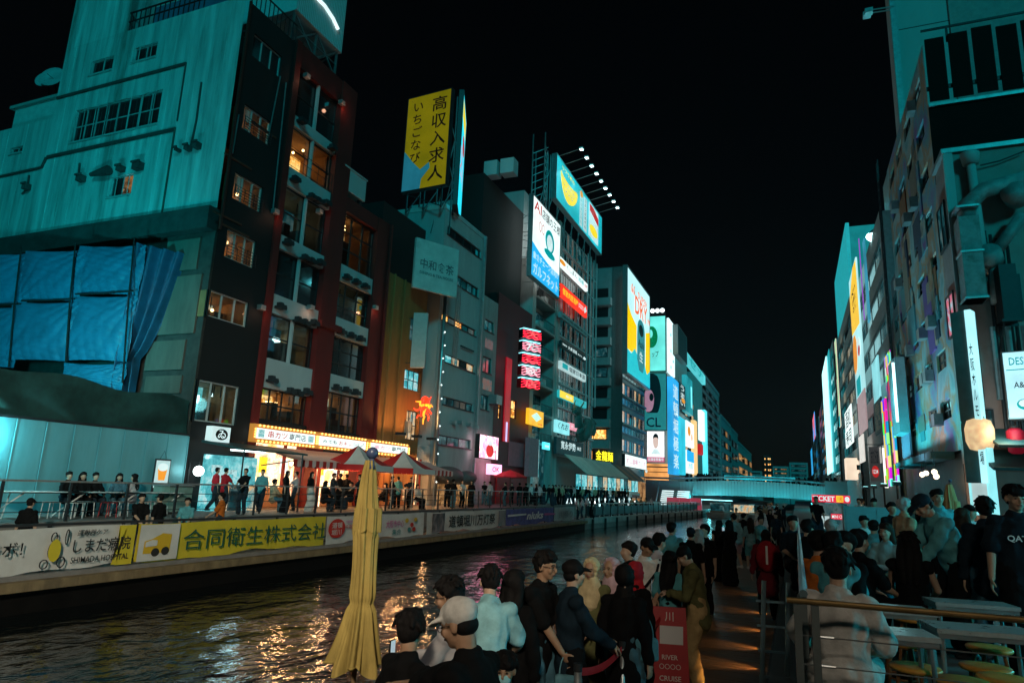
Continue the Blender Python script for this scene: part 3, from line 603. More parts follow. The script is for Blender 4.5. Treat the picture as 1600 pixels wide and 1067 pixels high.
# beer poster and globe lamp on the hoarding
s = Sign('hanging poster of a glass of beer on the pale hoarding', FL, FL.rect(241, 716, 258, 768), mat('poster_dark', (.02, .03, .035), .5), .03, y=-.06, name='poster', cat='poster'); s.rc(.06, .12, .94, .95, GWD); s.poly([(.3, .35), (.7, .35), (.8, .72), (.2, .72)], ORG, 'picture'); s.ell(.5, .75, .32, .12, WHP, 'picture'); s.text('BEER', .2, .16, .8, .27, REDP); MB().tube([(-.15, -.02, s.h), (0, -.02, s.h+.3), (.15, -.02, s.h)], .006, 4).build('string', M_DSTEEL, s.root)
x, z = FL.pt(294, 735); t = thing('globe_lamp', 'round white globe lamp on a bracket at the hoarding end', 'lamp', (LX+.55, x, z)); MB().ball((0, 0, 0), .2, 18, 12).build('globe', glow('globe_white', (.85, 1, .97), 5), t, smooth=True); MB().tube([(-.5, 0, .35), (0, 0, .35), (0, 0, .2)], .02).tube([(-.5, 0, .4), (-.5, 0, -2.3)], .03).build('bracket', M_DSTEEL, t); lamp(t, (.0, 0, 0), 22, (.7, 1, .97), .2)
# ---- pop-up canopies
def tent(X, Y, sz, label, rz):
    t = thing('canopy_tent', label, 'tent', (X, Y, TZ), rz, 'red and white canopy tents'); h = 2.15; a = sz/2; ap = h+.95
    RD = mat('tent_red', (.5, .012, .015), .6, 0, .12); WT = mat('tent_white', (.72, .7, .68), .6, 0, .1)
    c = [(-a, -a), (a, -a), (a, a), (-a, a)]
    for i in range(4):
        p, q = c[i], c[(i+1) % 4]; m_ = ((p[0]+q[0])/2, (p[1]+q[1])/2)
        for k, (e, f_) in enumerate(((p, m_), (m_, q))):
            def fn(u, v, e=e, f_=f_):
                bx = e[0]+(f_[0]-e[0])*u; by = e[1]+(f_[1]-e[1])*u; s_ = v; return (bx*(1-s_), by*(1-s_), h+.0+(ap-h)*(s_**1.25)-.06*math.sin(math.pi*u)*(1-s_))
            MB().sheet(fn, 4, 8).build('roof_panel', RD if (i+k) % 2 == 0 else WT, t, smooth=True)
        MB().add([(p[0], p[1], h), (q[0], q[1], h), (q[0], q[1], h-.28), (p[0], p[1], h-.28)], [(0, 1, 2, 3)]).build('valance', RD if i % 2 == 0 else WT, t)
        MB().tube([(p[0], p[1], 0), (p[0], p[1], h)], .025, 6).build('leg', M_STEEL, t)
    return t
p = at(545, 745, X=-20.3); tent(-19.9, p.y, 2.7, 'left red and white canopy tent, partly behind the closed yellow parasol', R(8))
p = at(612, 745, X=-20.3); tent(-19.9, p.y+.4, 2.7, 'right red and white canopy tent beyond the closed yellow parasol', R(4))

# ================================================================ ochre building, grey building and on
yO0, yO1, yG1 = yR2+.05, FL.pt(690, 600)[0], FL.pt(757, 372)[0]
t = thing('ochre_building', 'narrow ochre building with a neon octopus and a blank hanging sign', 'building', (LX-.3, yO0, 0)); F = Fr(t, R(90)); W_ = FL.pt(668, 560)[0]-yO0
M_OCH = mat('ochre_render', (.3, .12, .03), .8, 0, .3, 1.2, streak=4, stain=(.22, .12, .04))
zt = F.pt(690, 470)[1]; w_ = [F.rect(642, 495, 663, 540), F.rect(633, 575, 662, 615), F.rect(636, 640, 660, 690)]
w_ = [(a, min(b, W_-.25), c, d) for a, b, c, d in w_]
F.wall('front_wall', 0, W_, TZ, zt, w_, M_OCH); F.box('body', 0, W_, .23, 9, TZ, zt, M_OCH)
for rc, m in zip(w_, (COOLD, COOL, MIXED)): F.window(rc, 3, 2, M_DFRAME, m, fw=.05)
for px in (605, 622): x = F.pt(px, 560)[0]; F.part('drain_pipe', MB().tube([(x, -.12, TZ), (x, -.12, zt)], .06, 8), M_OCH)
F.box('upper_storey', 0, W_, .5, 9, zt+.003, zt+4.5, M_BLACK); x, z = F.pt(632, 668); F.box('meter_box', x, x+.35, -.25, -.003, z-.3, z+.4, M_STEEL)
s = Sign('blank grey vertical sign jutting from the ochre front', Fr(None, R(20), (LX+.5, FL.pt(645, 540)[0], 0)), (-.45, .45, F.pt(655, 582)[1], F.pt(655, 498)[1]), mat('blank_sign', (.5, .47, .45), .6, 0, .15), .3)
for z in (.3, s.h-.3): MB().bar((-.9, .1, z), (-.3, .0, z), .04).build('bracket', M_DSTEEL, s.root)
s = Sign('weathered white roof sign 中和食茶 on the ochre building', Fr(None, R(62), (LX+.2, FL.pt(642, 400)[0], 0)), (0, 3.3, FL.pt(642, 452)[1], FL.pt(642, 371)[1]), mat('faded_signboard', (.55, .53, .5), .7, 0, .2, 1.5, stain=(.4, .38, .36)), .2); s.text('中和食茶', .12, .42, .9, .62, mat('faded_ink', (.12, .13, .14), .7, var=0)); s.text('DINING & TEA HOUSE', .12, .3, .9, .36, MATS['faded_ink'])
for yy in (.8, 2.6, 4.4):  # warm washers added to keep the ochre front from turning green
    lamp(t if False else bpy.data.objects['ochre_building'], (1.6, yy, 5.2), 190, (1, .55, .2), .3, 150, (-.45, 0, 1), .5); MB().box(1.2, 1.7, yy-.2, yy+.2, 4.95, 5.1).build('added_washer', M_DSTEEL, bpy.data.objects['ochre_building'])
# neon octopus
t = thing('neon_octopus', 'glowing red neon octopus figure on the ochre front', 'neon sign', FL.W @ Vector((FL.pt(650, 636)[0], -.5, FL.pt(650, 636)[1]))); Fo = Fr(t, R(90))
RN = glow('red_neon', (1, .035, .01), 2.2, .3, 4); ON = glow('orange_neon', (1, .3, .02), 2.2)
Fo.part('head', MB().ball((.25, 0, .35), (.42, .25, .38)).ball((.05, -.05, .05), (.34, .2, .28)), RN, True)
for i in range(8):
    a = R(-200+i*36); pts = [(math.cos(a)*.2*k*(1+.15*math.sin(k+i))+.05, -.1-.05*math.sin(k*2), math.sin(a)*.16*k-.02+.09*math.sin(k*1.9+i*2)) for k in range(1, 7)]
    Fo.part('tentacle', MB().tube(pts, [.085, .08, .07, .06, .05, .03], 7), RN if i % 3 else ON, True)
Fo.part('eye', MB().ball((-.05, -.26, .12), .09).ball((.2, -.26, .14), .09), YELP, True)
# tall street pipe in front of the grey building
x = FL.pt(682, 540)[0]; zt = FL.pt(690, 410)[1]
t = thing('utility_pole', 'tall grey pole with small lights between the ochre and grey buildings', 'pole', (LX+.45, x, TZ)); MB().tube([(0, 0, 0), (0, 0, zt-TZ)], .16, 12, .12).build('shaft', M_STEEL, t, smooth=True); mb = MB()
for i in range(12): mb.ball((.16, .06*(-1)**i, 1.5+i*.9), .05, 6, 4)
mb.build('fairy_lights', glow('pole_light', (.85, 1, .95), 2.5), t)

# ---- grey building with strip windows
t = thing('grey_building', 'pale grey building with rows of strip windows under the yellow billboard', 'building', (LX, FL.pt(697, 326)[0], 0)); y0 = t.location.y; F = Fr(t, R(90)); FSd = Fr(t, 0); W_ = yG1-y0
M_GREY = mat('grey_tile', (.42, .43, .42), .75, 0, .12, 1.5, streak=3, stain=(.33, .33, .32)); zt = F.pt(697, 326)[1]
rs = [F.rect(698, 350, 751, 405), F.rect(696, 417, 747, 466), F.rect(690, 488, 743, 526), F.rect(696, 552, 741, 583), F.rect(692, 618, 739, 644), F.rect(682, 678, 735, 702)]
rs = [(max(.4, a), min(W_-.5, b), c, d) for a, b, c, d in rs]
# keep every strip level: use the left top / right bottom spans measured on the wall
F.wall('front_wall', 0, W_, TZ, zt, rs, M_GREY); F.box('body', 0, W_, .23, 14, TZ, zt, M_GREY); FSd.box('side_wall', -14, -.01, -.02, 0, TZ, zt, mat('side_render', (.36, .37, .37), .85, 0, .15, .9, streak=4))
pm = [[G_DARK], [COOLD, G_DARK, COOLD, G_DARK], [WARM, CURT, WARM, G_DARK, CURT], [COOL, MIXED, G_DARK, MIXED], [COOLD, COOLD, CURT, CURT, COOLD], [COOLD]]
for rc, p, n in zip(rs, pm, (4, 6, 5, 4, 5, 3)): F.window(rc, n, 1, M_DFRAME, p, fw=.07, sill=True)
F.box('parapet', -.05, W_+.05, -.05, .3, zt+.003, zt+.35, M_GREY); FSd.box('parapet', -14, -.3, -.06, .2, zt+.003, zt+.35, M_GREY)
F.box('corner_pipe', W_-.3, W_-.1, -.3, -.1, TZ, zt+.2, M_STEEL)
for px, py in ((705, 660), (716, 660), (730, 664), (741, 668)): x, z = F.pt(px, py); F.part('vent', MB().tube([(x, 0, z), (x, -.35, z)], .16, 10), M_STEEL)
mb = MB()
for i in range(8): mb.bar((3.2+i*.28, -.15, F.pt(728, 545)[1]), (3.4+i*.28, -.15, F.pt(728, 545)[1]), .09)
F.part('pipe_bundle', mb, M_LEDGE)
x = F.pt(706, 500)[0]; z0 = F.pt(700, 560)[1]; mb = MB()
for i in range(15): mb.box(x-.3, x+.3, -.45, -.42, z0+i*.35, z0+i*.35+.04)
for xx in (-.3, 0, .3): mb.box(x+xx-.02, x+xx+.02, -.46, -.41, z0-.5, z0+5.4)
F.part('escape_ladder', mb, M_STEEL)
F.box('shop_front', .6, W_-.4, -.08, -.02, TZ, 2.3, WARMD); F.part('shop_hood', MB().ball((W_*.35, -.2, 2.9), (2.0, .7, .6), 16, 8).ball((W_*.8, -.2, 2.8), (1.2, .6, .5), 16, 8), mat('grey_hood', (.12, .12, .12), .6), True)
for i in range(5): F.box('door_post', .7+i*1.4, .85+i*1.4, -.2, -.09, TZ, 3.0, M_CONC)
# ---- yellow billboard on its roof
YB = glow('billboard_yellow', (.62, .42, .008), .24, .2, .6); MR = mat('maroon_print', (.05, .004, .01), .6, var=0)
Fy = Fr(None, R(-4), (LX-.9, y0-.6, 0)); 
a = Fy.pt(643, 160); b = Fy.pt(708, 150); c = Fy.pt(634, 303)
s = Sign('yellow roof billboard with maroon lettering 高収入求人 on the grey building', Fy, (Fy.pt(638, 230)[0], Fy.pt(704, 230)[0], c[1], a[1]), YB, .35, name='billboard', cat='billboard', frame=M_DSTEEL)
s.text('高収入求人', .58, .06, .93, .95, MR, True, .03); s.text('いちごなび', .14, .28, .38, .93, MR, True, .03); s.poly([(0, 0), (.42, 0), (.44, .1), (.62, .2), (.6, .26), (.4, .2), (.2, .3), (.04, .4), (0, .42)], glow('billboard_blue', (.03, .3, .42), .35), 'picture', 0)
mb = MB(); w_ = s.w/2
for x in (-w_*.8, 0, w_*.8):
    for y in (-.15, 1.4): mb.bar((x, y, -1.6), (x, y, 0 if y < 0 else s.h), .09)
    mb.bar((x, -.15, -1.6), (x, 1.4, .5), .06); mb.bar((x, 1.4, s.h*.5), (x, 0, s.h*.8), .06); mb.bar((x, 1.4, .5), (x, 0, s.h*.4), .06)
mb.bar((-w_*.8, 1.4, -1.3), (w_*.8, 1.4, -.2), .06); mb.bar((w_*.8, -.15, -1.5), (-w_*.8, -.15, -.2), .06); mb.build('support_frame', M_DSTEEL, s.root)
# bright billboard turned to the canal, seen edge-on
pe = Fy.W @ Vector((Fy.pt(704, 230)[0]+.25, .3, 0)); Fe = Fr(None, R(114), (pe.x, pe.y, 0)); zb_ = Fy.pt(634, 303)[1]-1.1; zt_ = Fy.pt(643, 160)[1]+.3
s = Sign('bright cyan roof billboard seen edge-on beside the yellow one', Fe, (.3, 4.8, zb_, zt_), glow('cyan_board', (.02, .75, .95), 1.1), .3, name='billboard', cat='billboard', frame=M_DSTEEL); s.rc(.1, .8, .9, .96, YELP); s.text('求人', .1, .3, .9, .6, PINKP); s.ell(.6, .66, .25, .08, REDP); mb = MB()
for x in (-1.5, 1.5): mb.bar((x, .2, -2), (x, .2, s.h), .09); mb.bar((x, 1.5, -2), (x, .2, s.h*.6), .07)
mb.build('support_frame', M_DSTEEL, s.root)
# dark box building behind the grey roof
rc = Fr(None, 0, (0, yG1+1, 0)).rect(718, 276, 790, 520); t = thing('dark_block', 'dark windowless block rising behind the grey building roof', 'building', (LX-10, yG1+1, 0)); zt = rc[3]
x0 = rc[0]+22-LX*0-22+22; MB().box(rc[0]-LX+10-22*0, 9.2, 0, 9, TZ, zt).build('body', M_BLACK, t)
for i in range(2): MB().box(rc[0]-LX+10+2+i*1.5, rc[0]-LX+10+3.2+i*1.5, .5, 1.5, zt, zt+1.3).build('roof_unit', M_SPAN, t)

# ---- narrow pale building
yN0, yN1 = yG1+.02, FL.pt(779, 470)[0]
t = thing('narrow_pale_building', 'narrow pale building with small windows above the pink screen', 'building', (LX, yN0, 0)); F = Fr(t, R(90)); W_ = yN1-yN0; zt = F.pt(768, 468)[1]
rs = [F.rect(758, 497, 771, 522), F.rect(755, 555, 767, 585), F.rect(752, 615, 763, 642)]; rs = [(max(.4, a), min(W_-.3, b), c, d) for a, b, c, d in rs]
F.wall('front_wall', 0, W_, TZ, zt, rs, M_CONC); F.box('body', 0, W_, .23, 10, TZ, zt, M_CONC)
for rc in rs: F.window(rc, 2, 1, M_DFRAME, COOLD, fw=.07, sill=True)
rc = F.rect(758, 528, 769, 548); F.box('wall_poster', rc[0], rc[1], -.05, -.003, rc[2], rc[3], screen('poster_mix', [(.3, (.02, .1, .1)), (.5, (.25, .2, .2)), (.65, (.3, .1, .1))], .4)); rc = F.rect(754, 590, 767, 612); F.box('wall_poster', rc[0], rc[1], -.05, -.003, rc[2], rc[3], screen('poster_mix2', [(.3, (.0, .2, .25)), (.5, (.3, .25, .2)), (.65, (.5, .1, .1))], .4))
x, z = F.pt(768, 626); F.box('air_conditioner', x-.6, x+.5, -.7, -.05, z-.3, z+.4, M_STEEL)
PK = screen('pink_screen', [(.3, (1, .12, .3)), (.45, (1, .45, .6)), (.55, (1, .85, .9)), (.68, (.9, .05, .15))], 1.7, 1.2)
Fp = Fr(None, R(70), (LX+.9, 0, 0))
s = Sign('glowing pink picture screen beside the red building', FL, FL.rect(744, 678, 772, 718, -.6), PK, .3, y=-.6, name='screen', cat='screen', frame=M_DSTEEL); s.ell(.55, .35, .2, .28, REDP, 'picture'); s.ell(.55, .68, .12, .1, WHP, 'picture'); lamp(s.root, (0, -1.2, .3), 60, (1, .2, .35), .8)
s = Sign('small hot pink lit sign below the pink screen', FL, FL.rect(760, 724, 778, 742, -.6), glow('hot_pink', (1, .35, .55), 2.4), .3, y=-.6); s.text('OK', .2, .25, .8, .75, REDP)
# ---- red and black restaurant
yK0, yK1 = yN1+.05, FL.pt(828, 600)[0]
t = thing('red_restaurant', 'dark building with red lit corner, red lower front and warm windows', 'building', (LX, yK0, 0)); F = Fr(t, R(90)); W_ = yK1-yK0; zt = F.pt(800, 470)[1]
M_RG = glow('red_lit_panel', (.55, .006, .02), .5, .5, .5); rs = [F.rect(794, 622, 806, 655), F.rect(779, 618, 782, 655)]
xm_ = F.pt(795, 600)[0]
F.wall('front_wall', 0, W_, TZ, zt, rs, mat('oxblood_tiles', (.16, .012, .018), .5, 0, .3, 2)); F.box('body', 0, W_, .23, 10, TZ, zt, M_BLACK)
for rc in rs: F.window(rc, 2, 2, M_DFRAME, WARM, fw=.08)
F.box('red_panel', xm_-.9, xm_+.3, -.1, -.003, F.pt(790, 690)[1], F.pt(795, 560)[1], M_RG); F.box('red_panel', 1.0, W_-.1, -.08, -.003, TZ, F.pt(800, 732)[1], mat('red_tiles', (.42, .015, .02), .5, 0, .3, 3)); F.box('curtain_panel', xm_+.5, W_-.4, -.06, -.003, F.pt(800, 728)[1], F.pt(800, 690)[1], mat('pink_curtain', (.5, .15, .18), .8))
F.box('lit_strip', xm_-.5, xm_-.25, -.16, -.11, F.pt(790, 690)[1], F.pt(792, 660)[1], glow('lilac_strip', (.7, .6, 1), 1))
t2 = thing('red_parasol', 'open red parasol outside the red restaurant', 'parasol', (LX+2.2, FL.pt(776, 750)[0]-2.5, TZ)); MB().lathe([(1.35, 2.05), (1.3, 2.15), (.7, 2.42), (.05, 2.62), (.02, 2.66)], 8).build('canopy', mat('parasol_red', (.45, .01, .02), .6), t2); MB().tube([(0, 0, 0), (0, 0, 2.6)], .03).build('pole', M_DSTEEL, t2)
# lantern tower sign: five glowing letter blocks
FN = Fr(None, R(90), (LX+.9, 0, 0)); z0, z1 = FN.pt(822, 612)[1], FN.pt(828, 520)[1]; x0 = FN.pt(812, 560)[0]
t = thing('neon_tower_sign', 'vertical stack of five glowing red letter blocks on the restaurant corner', 'neon sign', (LX+.9, x0, z0)); F = Fr(t, R(60)); n = 5; hh = (z1-z0)/n
for i, ch in enumerate('大たこ家店'):
    zz = (n-1-i)*hh; b = F.part('letter_block', MB().box(0, 2.1, -.25, .25, zz+hh*.12, zz+hh*.86), mat('black_enamel', (.02, .004, .006), .4)); mb = MB()
    for k in range(4): mb.tube([(0.05+2*u_/12, -.29, zz+hh*(.2+.18*k)+.06*math.sin(u_*1.3+k+i)) for u_ in range(13)], .045, 6)
    F.part('neon_tube', mb, glow('rose_neon', (1, .02, .05), 2.2) if i not in (1, 3) else glow('mauve_neon', (1, .3, .4), 1.5)); MB().box(.1, 2.0, -.3, .3, zz+hh*.9, zz+hh*.96).build('cap_light', glow('cyan_cap', (.3, .9, 1), 1.8), t, F.M)
    o = bpy.data.objects.new('lettering', bpy.data.meshes.new('lettering')); COL.objects.link(o); o.parent = t; o.matrix_local = F.M
    JOBS_T.append((o, ch, (.4, 1.7, zz+hh*.2, zz+hh*.8, -.36), WHP if i in (1, 3) else glow('letter_red', (1, .12, .12), 1.4), .02, False, 0))
lamp(t, (.9, .5, 2), 45, (1, .08, .12), .6)

# ---- concrete balcony building with the AI sign
yC0, yC1 = yK1+.03, FL.pt(868, 560)[0]
t = thing('balcony_building', 'concrete building with open balconies below the white web-shop billboard', 'building', (LX, yC0, 0)); F = Fr(t, R(90)); W_ = yC1-yC0; zt = F.pt(835, 290)[1]
F.box('body', 0, W_, 1.3, 14, TZ, zt, mat('teal_grey_render', (.36, .38, .38), .85, 0, .15, .8, streak=3)); F.box('pier', 0, .9, 0, 1.29, TZ, zt-7, M_CONC); F.box('pier', W_-.7, W_, -.02, 1.29, TZ, zt-7, M_CONC)
nz = 8; z = F.pt(865, 700)[1]; st = (F.pt(866, 445)[1]-z)/6
for i in range(7):
    zz = z+i*st; F.box('balcony_slab', .9, W_-.7, -.15, 1.29, zz, zz+.22, M_CONC); mb = MB()
    for k in range(14): mb.box(1+k*(W_-1.9)/13, 1.03+k*(W_-1.9)/13, -.1, -.07, zz+.22, zz+1.1)
    mb.box(.95, W_-.75, -.12, -.06, zz+1.1, zz+1.15); F.part('balustrade', mb, M_DSTEEL); F.window((1.2, W_-1, zz+.5, zz+st-.5), 4, 1, M_DFRAME, [COOLD, G_DARK, CURT, G_DARK][i % 4], y=1.05, t=.2, fw=.08)
    F.box('air_conditioner', 1.5+(i % 3)*1.2, 2.4+(i % 3)*1.2, .2, .7, zz+.25, zz+1.0, M_WHITE)
F.box('shop_front', 1, W_-.8, .6, .7, TZ, z, COOLD)
# AI billboard
s = Sign('tall white and blue billboard with red AI and ガルフネット lettering', Fr(None, R(90), (LX+.7, 0, 0)), (lambda a, b: (a[0], b[0], b[1], a[1]))(Fr(None, R(90), (LX+.7, 0, 0)).pt(828, 306), Fr(None, R(90), (LX+.7, 0, 0)).pt(867, 465)), GW, .35, name='billboard', cat='billboard', frame=M_STEEL)
BL = glow('sky_blue_print', (.02, .45, .9), 1.0, .05)
s.rc(0, 0, 1, .2, BL); s.poly([(0, .2), (1, .2), (1, .3), (.6, .31), (.25, .36), (0, .42)], BL, 'picture'); s.text('AI', .03, .84, .28, .97, REDP); s.text('店舗の王様', .3, .83, .98, .96, INK); s.text('〇〇', .2, .62, .4, .76, REDP, bold=.02); s.ell(.6, .62, .17, .15, TEALP); s.ell(.6, .6, .11, .11, WHP); s.ell(.6, .45, .2, .05, TEALP); s.text('飲食チェーン店向け', .04, .22, .96, .31, WHP); s.text('ガルフネット', .05, .03, .95, .18, WHP)
t3 = thing('sign_scaffold', 'open steel lattice carrying the white web-shop billboard', 'scaffold', (LX, yC0-.6, F.pt(830, 440)[1])); mb = MB(); zz = s.h
for X in (.3, -3.2, -6.5):
    for k in range(2): mb.bar((X, k*.9, -.6), (X, k*.9, zz), .08)
    for j in range(6):
        a, b = zz*j/6, zz*(j+1)/6; mb.bar((X, 0, a), (X, .9, b), .05)
        if X > -6: mb.bar((X, 0, a), (X-3.3, 0, b if j % 2 else a), .05); mb.bar((X, .9, a), (X-3.3, .9, a), .05)
mb.bar((-7, 0, 1.5), (.3, 0, zz), .07); mb.build('lattice', M_STEEL, t3)
# small signs lower down
s = Sign('yellow lit projecting sign with a pale diamond on the balcony building', FL, FL.rect(822, 637, 844, 668, -.5), glow('amber_sign', (1, .5, .02), 1.0), .3, y=-.5); s.poly([(.5, .25), (.85, .55), (.5, .85), (.15, .55)], glow('mint_sign', (.6, 1, .85), 1.0)); s.text('市場', .6, .08, .9, .2, REDP)
s = Sign('tall dull pink panel sign standing by the balcony building', FL, FL.rect(821, 683, 834, 745, -.4), mat('pink_panel', (.5, .22, .25), .6), .4, y=-.4); MB().box(s.w/2, s.w/2+.08, -.4, 0, 0, s.h).build('edge_light', COOL, s.root)
s = Sign('tiny cyan screen on the balcony building near the pillar', FL, FL.rect(847, 690, 856, 703, -.3), glow('cyan_screen', (.1, .8, .95), 1.3), .2, y=-.3, name='screen', cat='screen'); s.rc(.15, .3, .85, .6, WHP)
# ================================================================ sign-stack building and beyond
yS0, yS1 = yC1+.03, FL.pt(932, 420)[0]
t = thing('sign_stack_building', 'glass grid office building with a column of shop signs', 'building', (LX, yS0, 0)); F = Fr(t, R(90)); W_ = yS1-yS0; zt = F.pt(866, 335)[1]
F.box('body', 0, W_, .35, 16, TZ, zt, mat('dark_teal_render', (.14, .16, .16), .7)); M_GRID = mat('pale_mullion', (.4, .42, .42), .5, .2, .1)
F.box('corner_pier', 0, .8, -.1, .34, TZ, zt, M_CONC); z = 5.6; lev = (zt-5.6)/10
for i in range(10):
    F.window((.82, W_-.1, 5.6+lev*i+.1, 5.6+lev*(i+1)-.1), 16, 1, M_GRID, [CURT, COOLD, G_DARK, CURT, COOLD, CURT, G_DARK], y=0, t=.34, fw=.1); F.box('floor_band', .82, W_-.1, .0, .34, 5.6+lev*i-.1, 5.6+lev*i+.1, M_GRID)
for k in range(4): x = W_-.12-k*1.3; F.box('fin', x-.06, x+.06, -.16, -.003, 12, zt, M_GRID)
FSk = Fr(None, R(90), (LX+.35, 0, 0))
def stack(label, p, m, **k): return Sign(label, FSk, FSk.rect(*p), m, .3, **k)
s = stack('white lit sign with orange marks, topmost in the sign column', (868, 398, 914, 456), GW); s.ell(.13, .5, .09, .3, ORG); s.text('くしまん', .26, .2, .6, .8, INK); s.text('酒場', .64, .2, .84, .8, TEALP); s.text('6F', .87, .25, .98, .7, REDP)
s = stack('red lit sign with white lettering second in the sign column', (873, 443, 913, 497), glow('sign_red', (1, .04, .02), 1.0)); s.text('個室肉居酒屋', .04, .25, .62, .78, YELP); s.text('GYUGYU', .64, .3, .84, .7, WHP); s.poly([(.88, .2), (.97, .5), (.92, .85), (.86, .55)], WHP)
s = Sign('yellow 7F numerals left of the red sign', FSk, FSk.rect(865, 441, 872, 462), PBK, .2); s.text('7F', .1, .15, .9, .85, YELP)
s = stack('pale unlit sign with grey characters below the red one', (872, 487, 913, 527), mat('unlit_board', (.3, .42, .43), .6)); s.text('焼肉居酒家まる', .05, .25, .95, .75, mat('grey_ink', (.04, .08, .09), .6, var=0))
s = stack('dark sign with white 大衆酒場 lettering and a fish', (873, 532, 911, 566), mat('navy_board', (.012, .04, .045), .5)); s.text('個室居', .03, .4, .2, .7, WHP); s.text('大衆酒場', .24, .25, .6, .85, WHP); s.text('魚まる', .64, .35, .82, .65, WHP); s.poly([(.85, .3), (.95, .2), (1, .55), (.92, .8)], WHP)
s = stack('pale lit sign with cyan blocks in the middle of the column', (872, 563, 911, 597), GWD); s.rc(.05, .2, .25, .85, TEALP); s.text('個室日本酒', .3, .2, .95, .8, INK)
s = stack('half yellow half teal lit sign in the column', (870, 609, 912, 638), glow('teal_board', (.02, .45, .48), .8)); s.rc(0, 0, .48, 1, YELP); s.text('和食', .2, .3, .45, .7, WHP); s.text('居酒屋', .55, .3, .95, .7, TEALP)
s = stack('cyan lit sign with brush lettering near the column foot', (865, 655, 885, 680), glow('cyan_lit', (.3, .85, .9), .95)); s.text('くれお', .1, .3, .9, .85, INK, shear=.3)
s = stack('pink lit strip sign beside the cyan one', (886, 660, 906, 676), glow('pink_lit', (1, .4, .5), .9)); s.text('たこ焼き', .1, .3, .9, .7, WHP)
s = stack('dark fascia with white brush lettering 寛永伊勢海老 over the striped awning', (865, 682, 906, 716), mat('fascia_dark', (.02, .07, .08), .5)); s.text('寛永伊勢', .15, .35, .7, .85, WHP, bold=.03); s.text('本店', .75, .45, .92, .7, WHP)
# roof billboard with lamp arms
Fb = Fr(None, R(90), (LX+.5, 0, 0)); a = Fb.pt(863, 242); b = Fb.pt(933, 404)
AQ = glow('aqua_board', (.01, .5, .58), .85, .25, .3)
s = Sign('large aqua roof billboard with a yellow mask shape and lamp arms', Fb, (a[0], b[0], b[1]+.5, a[1]), AQ, .5, name='billboard', cat='billboard', frame=M_STEEL); RB = s
s.text('リフラボの', .1, .82, .34, .93, YELP); s.poly([(.07, .8), (.12, .68), (.3, .66), (.42, .76), (.4, .5), (.32, .28), (.22, .18), (.13, .3), (.08, .55)], YELP, 'picture', 2); s.text('リフでか\nマスク', .12, .36, .36, .62, TEALP); s.rc(.46, .05, .52, .9, GWD); s.rc(.54, .05, .62, .9, GWD); s.text('医師が見つけた', .47, .12, .51, .85, TEALP, True); s.text('つぶつぶオイル', .56, .12, .6, .85, INK, True); s.ell(.49, .86, .03, .08, ORG); s.rc(.66, .08, .9, .95, glow('silver_pack', (.55, .78, .8), .9)); s.poly([(.68, .75), (.9, .6), (.9, .8), (.78, .92), (.68, .92)], REDP); s.ell(.78, .32, .1, .13, YELP); s.text('リフトアップ', .94, .1, .98, .9, TEALP, True)
mb = MB(); hd = MB(); ln = MB()
for i in range(9):
    x = -s.w/2+s.w*(.06+.11*i); MB().tube([(x, -.3, s.h+.3), (x, -2.6, s.h+.75)], .035, 6).build('lamp_arm', M_STEEL, s.root)
    h0 = MB().box(x-.22, x+.22, -2.95, -2.55, s.h+.66, s.h+.84).build('lamp_head', M_WHITE, s.root); MB().box(x-.19, x+.19, -2.9, -2.6, s.h+.645, s.h+.658).build('lens', glow('cold_lens', (.7, .95, 1), 12), h0)
for i in range(0, 9, 2): lamp(s.root, (-s.w/2+s.w*(.06+.11*i), -2.7, s.h+.5), 130, (.3, .95, 1), .2, 120, (0, .6, -1))
mb = MB()
for x in (-s.w/2-.5, -s.w/2-1.4):
    for y in (.3, 1.6): mb.bar((x, y, -3), (x, y, s.h+(1.8 if x < -s.w/2-1 else .2)), .1)
for j in range(9):
    z = -2+j*(s.h+2.5)/9; mb.bar((-s.w/2-.5, .3, z), (-s.w/2-1.4, .3, z+.9), .05); mb.bar((-s.w/2-1.4, 1.6, z), (-s.w/2-.5, .3, z+.9), .05); mb.bar((-s.w/2-.5, .3, z), (-s.w/2-1.4, .3, z), .05)
for k in range(8): x = -s.w/2+s.w*k/7; mb.bar((x, .2, -3), (x, .2, s.h), .09); mb.bar((x, 2, -3), (x, .2, s.h*.7), .07)
mb.build('support_frame', M_STEEL, s.root)
# awning storey, promenade restaurant below
t = thing('seafood_restaurant', 'two storey glazed restaurant front with cream awning at the canal', 'restaurant', (LX+1.2, yS0, TZ)); F = Fr(t, R(90)); z1 = F.pt(868, 712)[1]; z2 = F.pt(868, 738)[1]; z3 = F.pt(868, 770)[1]; W2 = F.pt(985, 740)[0]
for i in range(9):
    a = .3+i*(W2*.62)/9; b = a+W2*.62/9-.12; F.part('awning_panel', MB().prismx([(.1, z1+.35), (-2.2, z2+.1), (-2.2, z2+.02), (.1, z1+.25)], a, b), mat('cream_awning', (.62, .57, .5), .7))
for i in range(5):
    a = W2*.64+i*(W2*.34)/5; F.part('awning_panel', MB().prismx([(.1, z1+.2), (-2.2, z2-.1), (-2.2, z2-.18), (.1, z1+.1)], a, a+W2*.34/5-.1), mat('rust_awning', (.35, .1, .03), .6) if i % 2 else mat('brown_awning', (.1, .05, .03), .6))
F.window((.2, W2-.2, z2-1.6, z2+.1), 14, 1, M_DFRAME, [COOL, COOL, MIXED, COOL, COOLD, MIXED], y=-1.2, t=.2, fw=.12); F.box('fascia', 0, W2, -1.3, 0, z2-2.3, z2-1.65, mat('white_fascia', (.5, .5, .48), .6)); F.box('floor_slab', 0, W2, -1.25, 1, z2-1.62, z2-1.6, M_CONC)
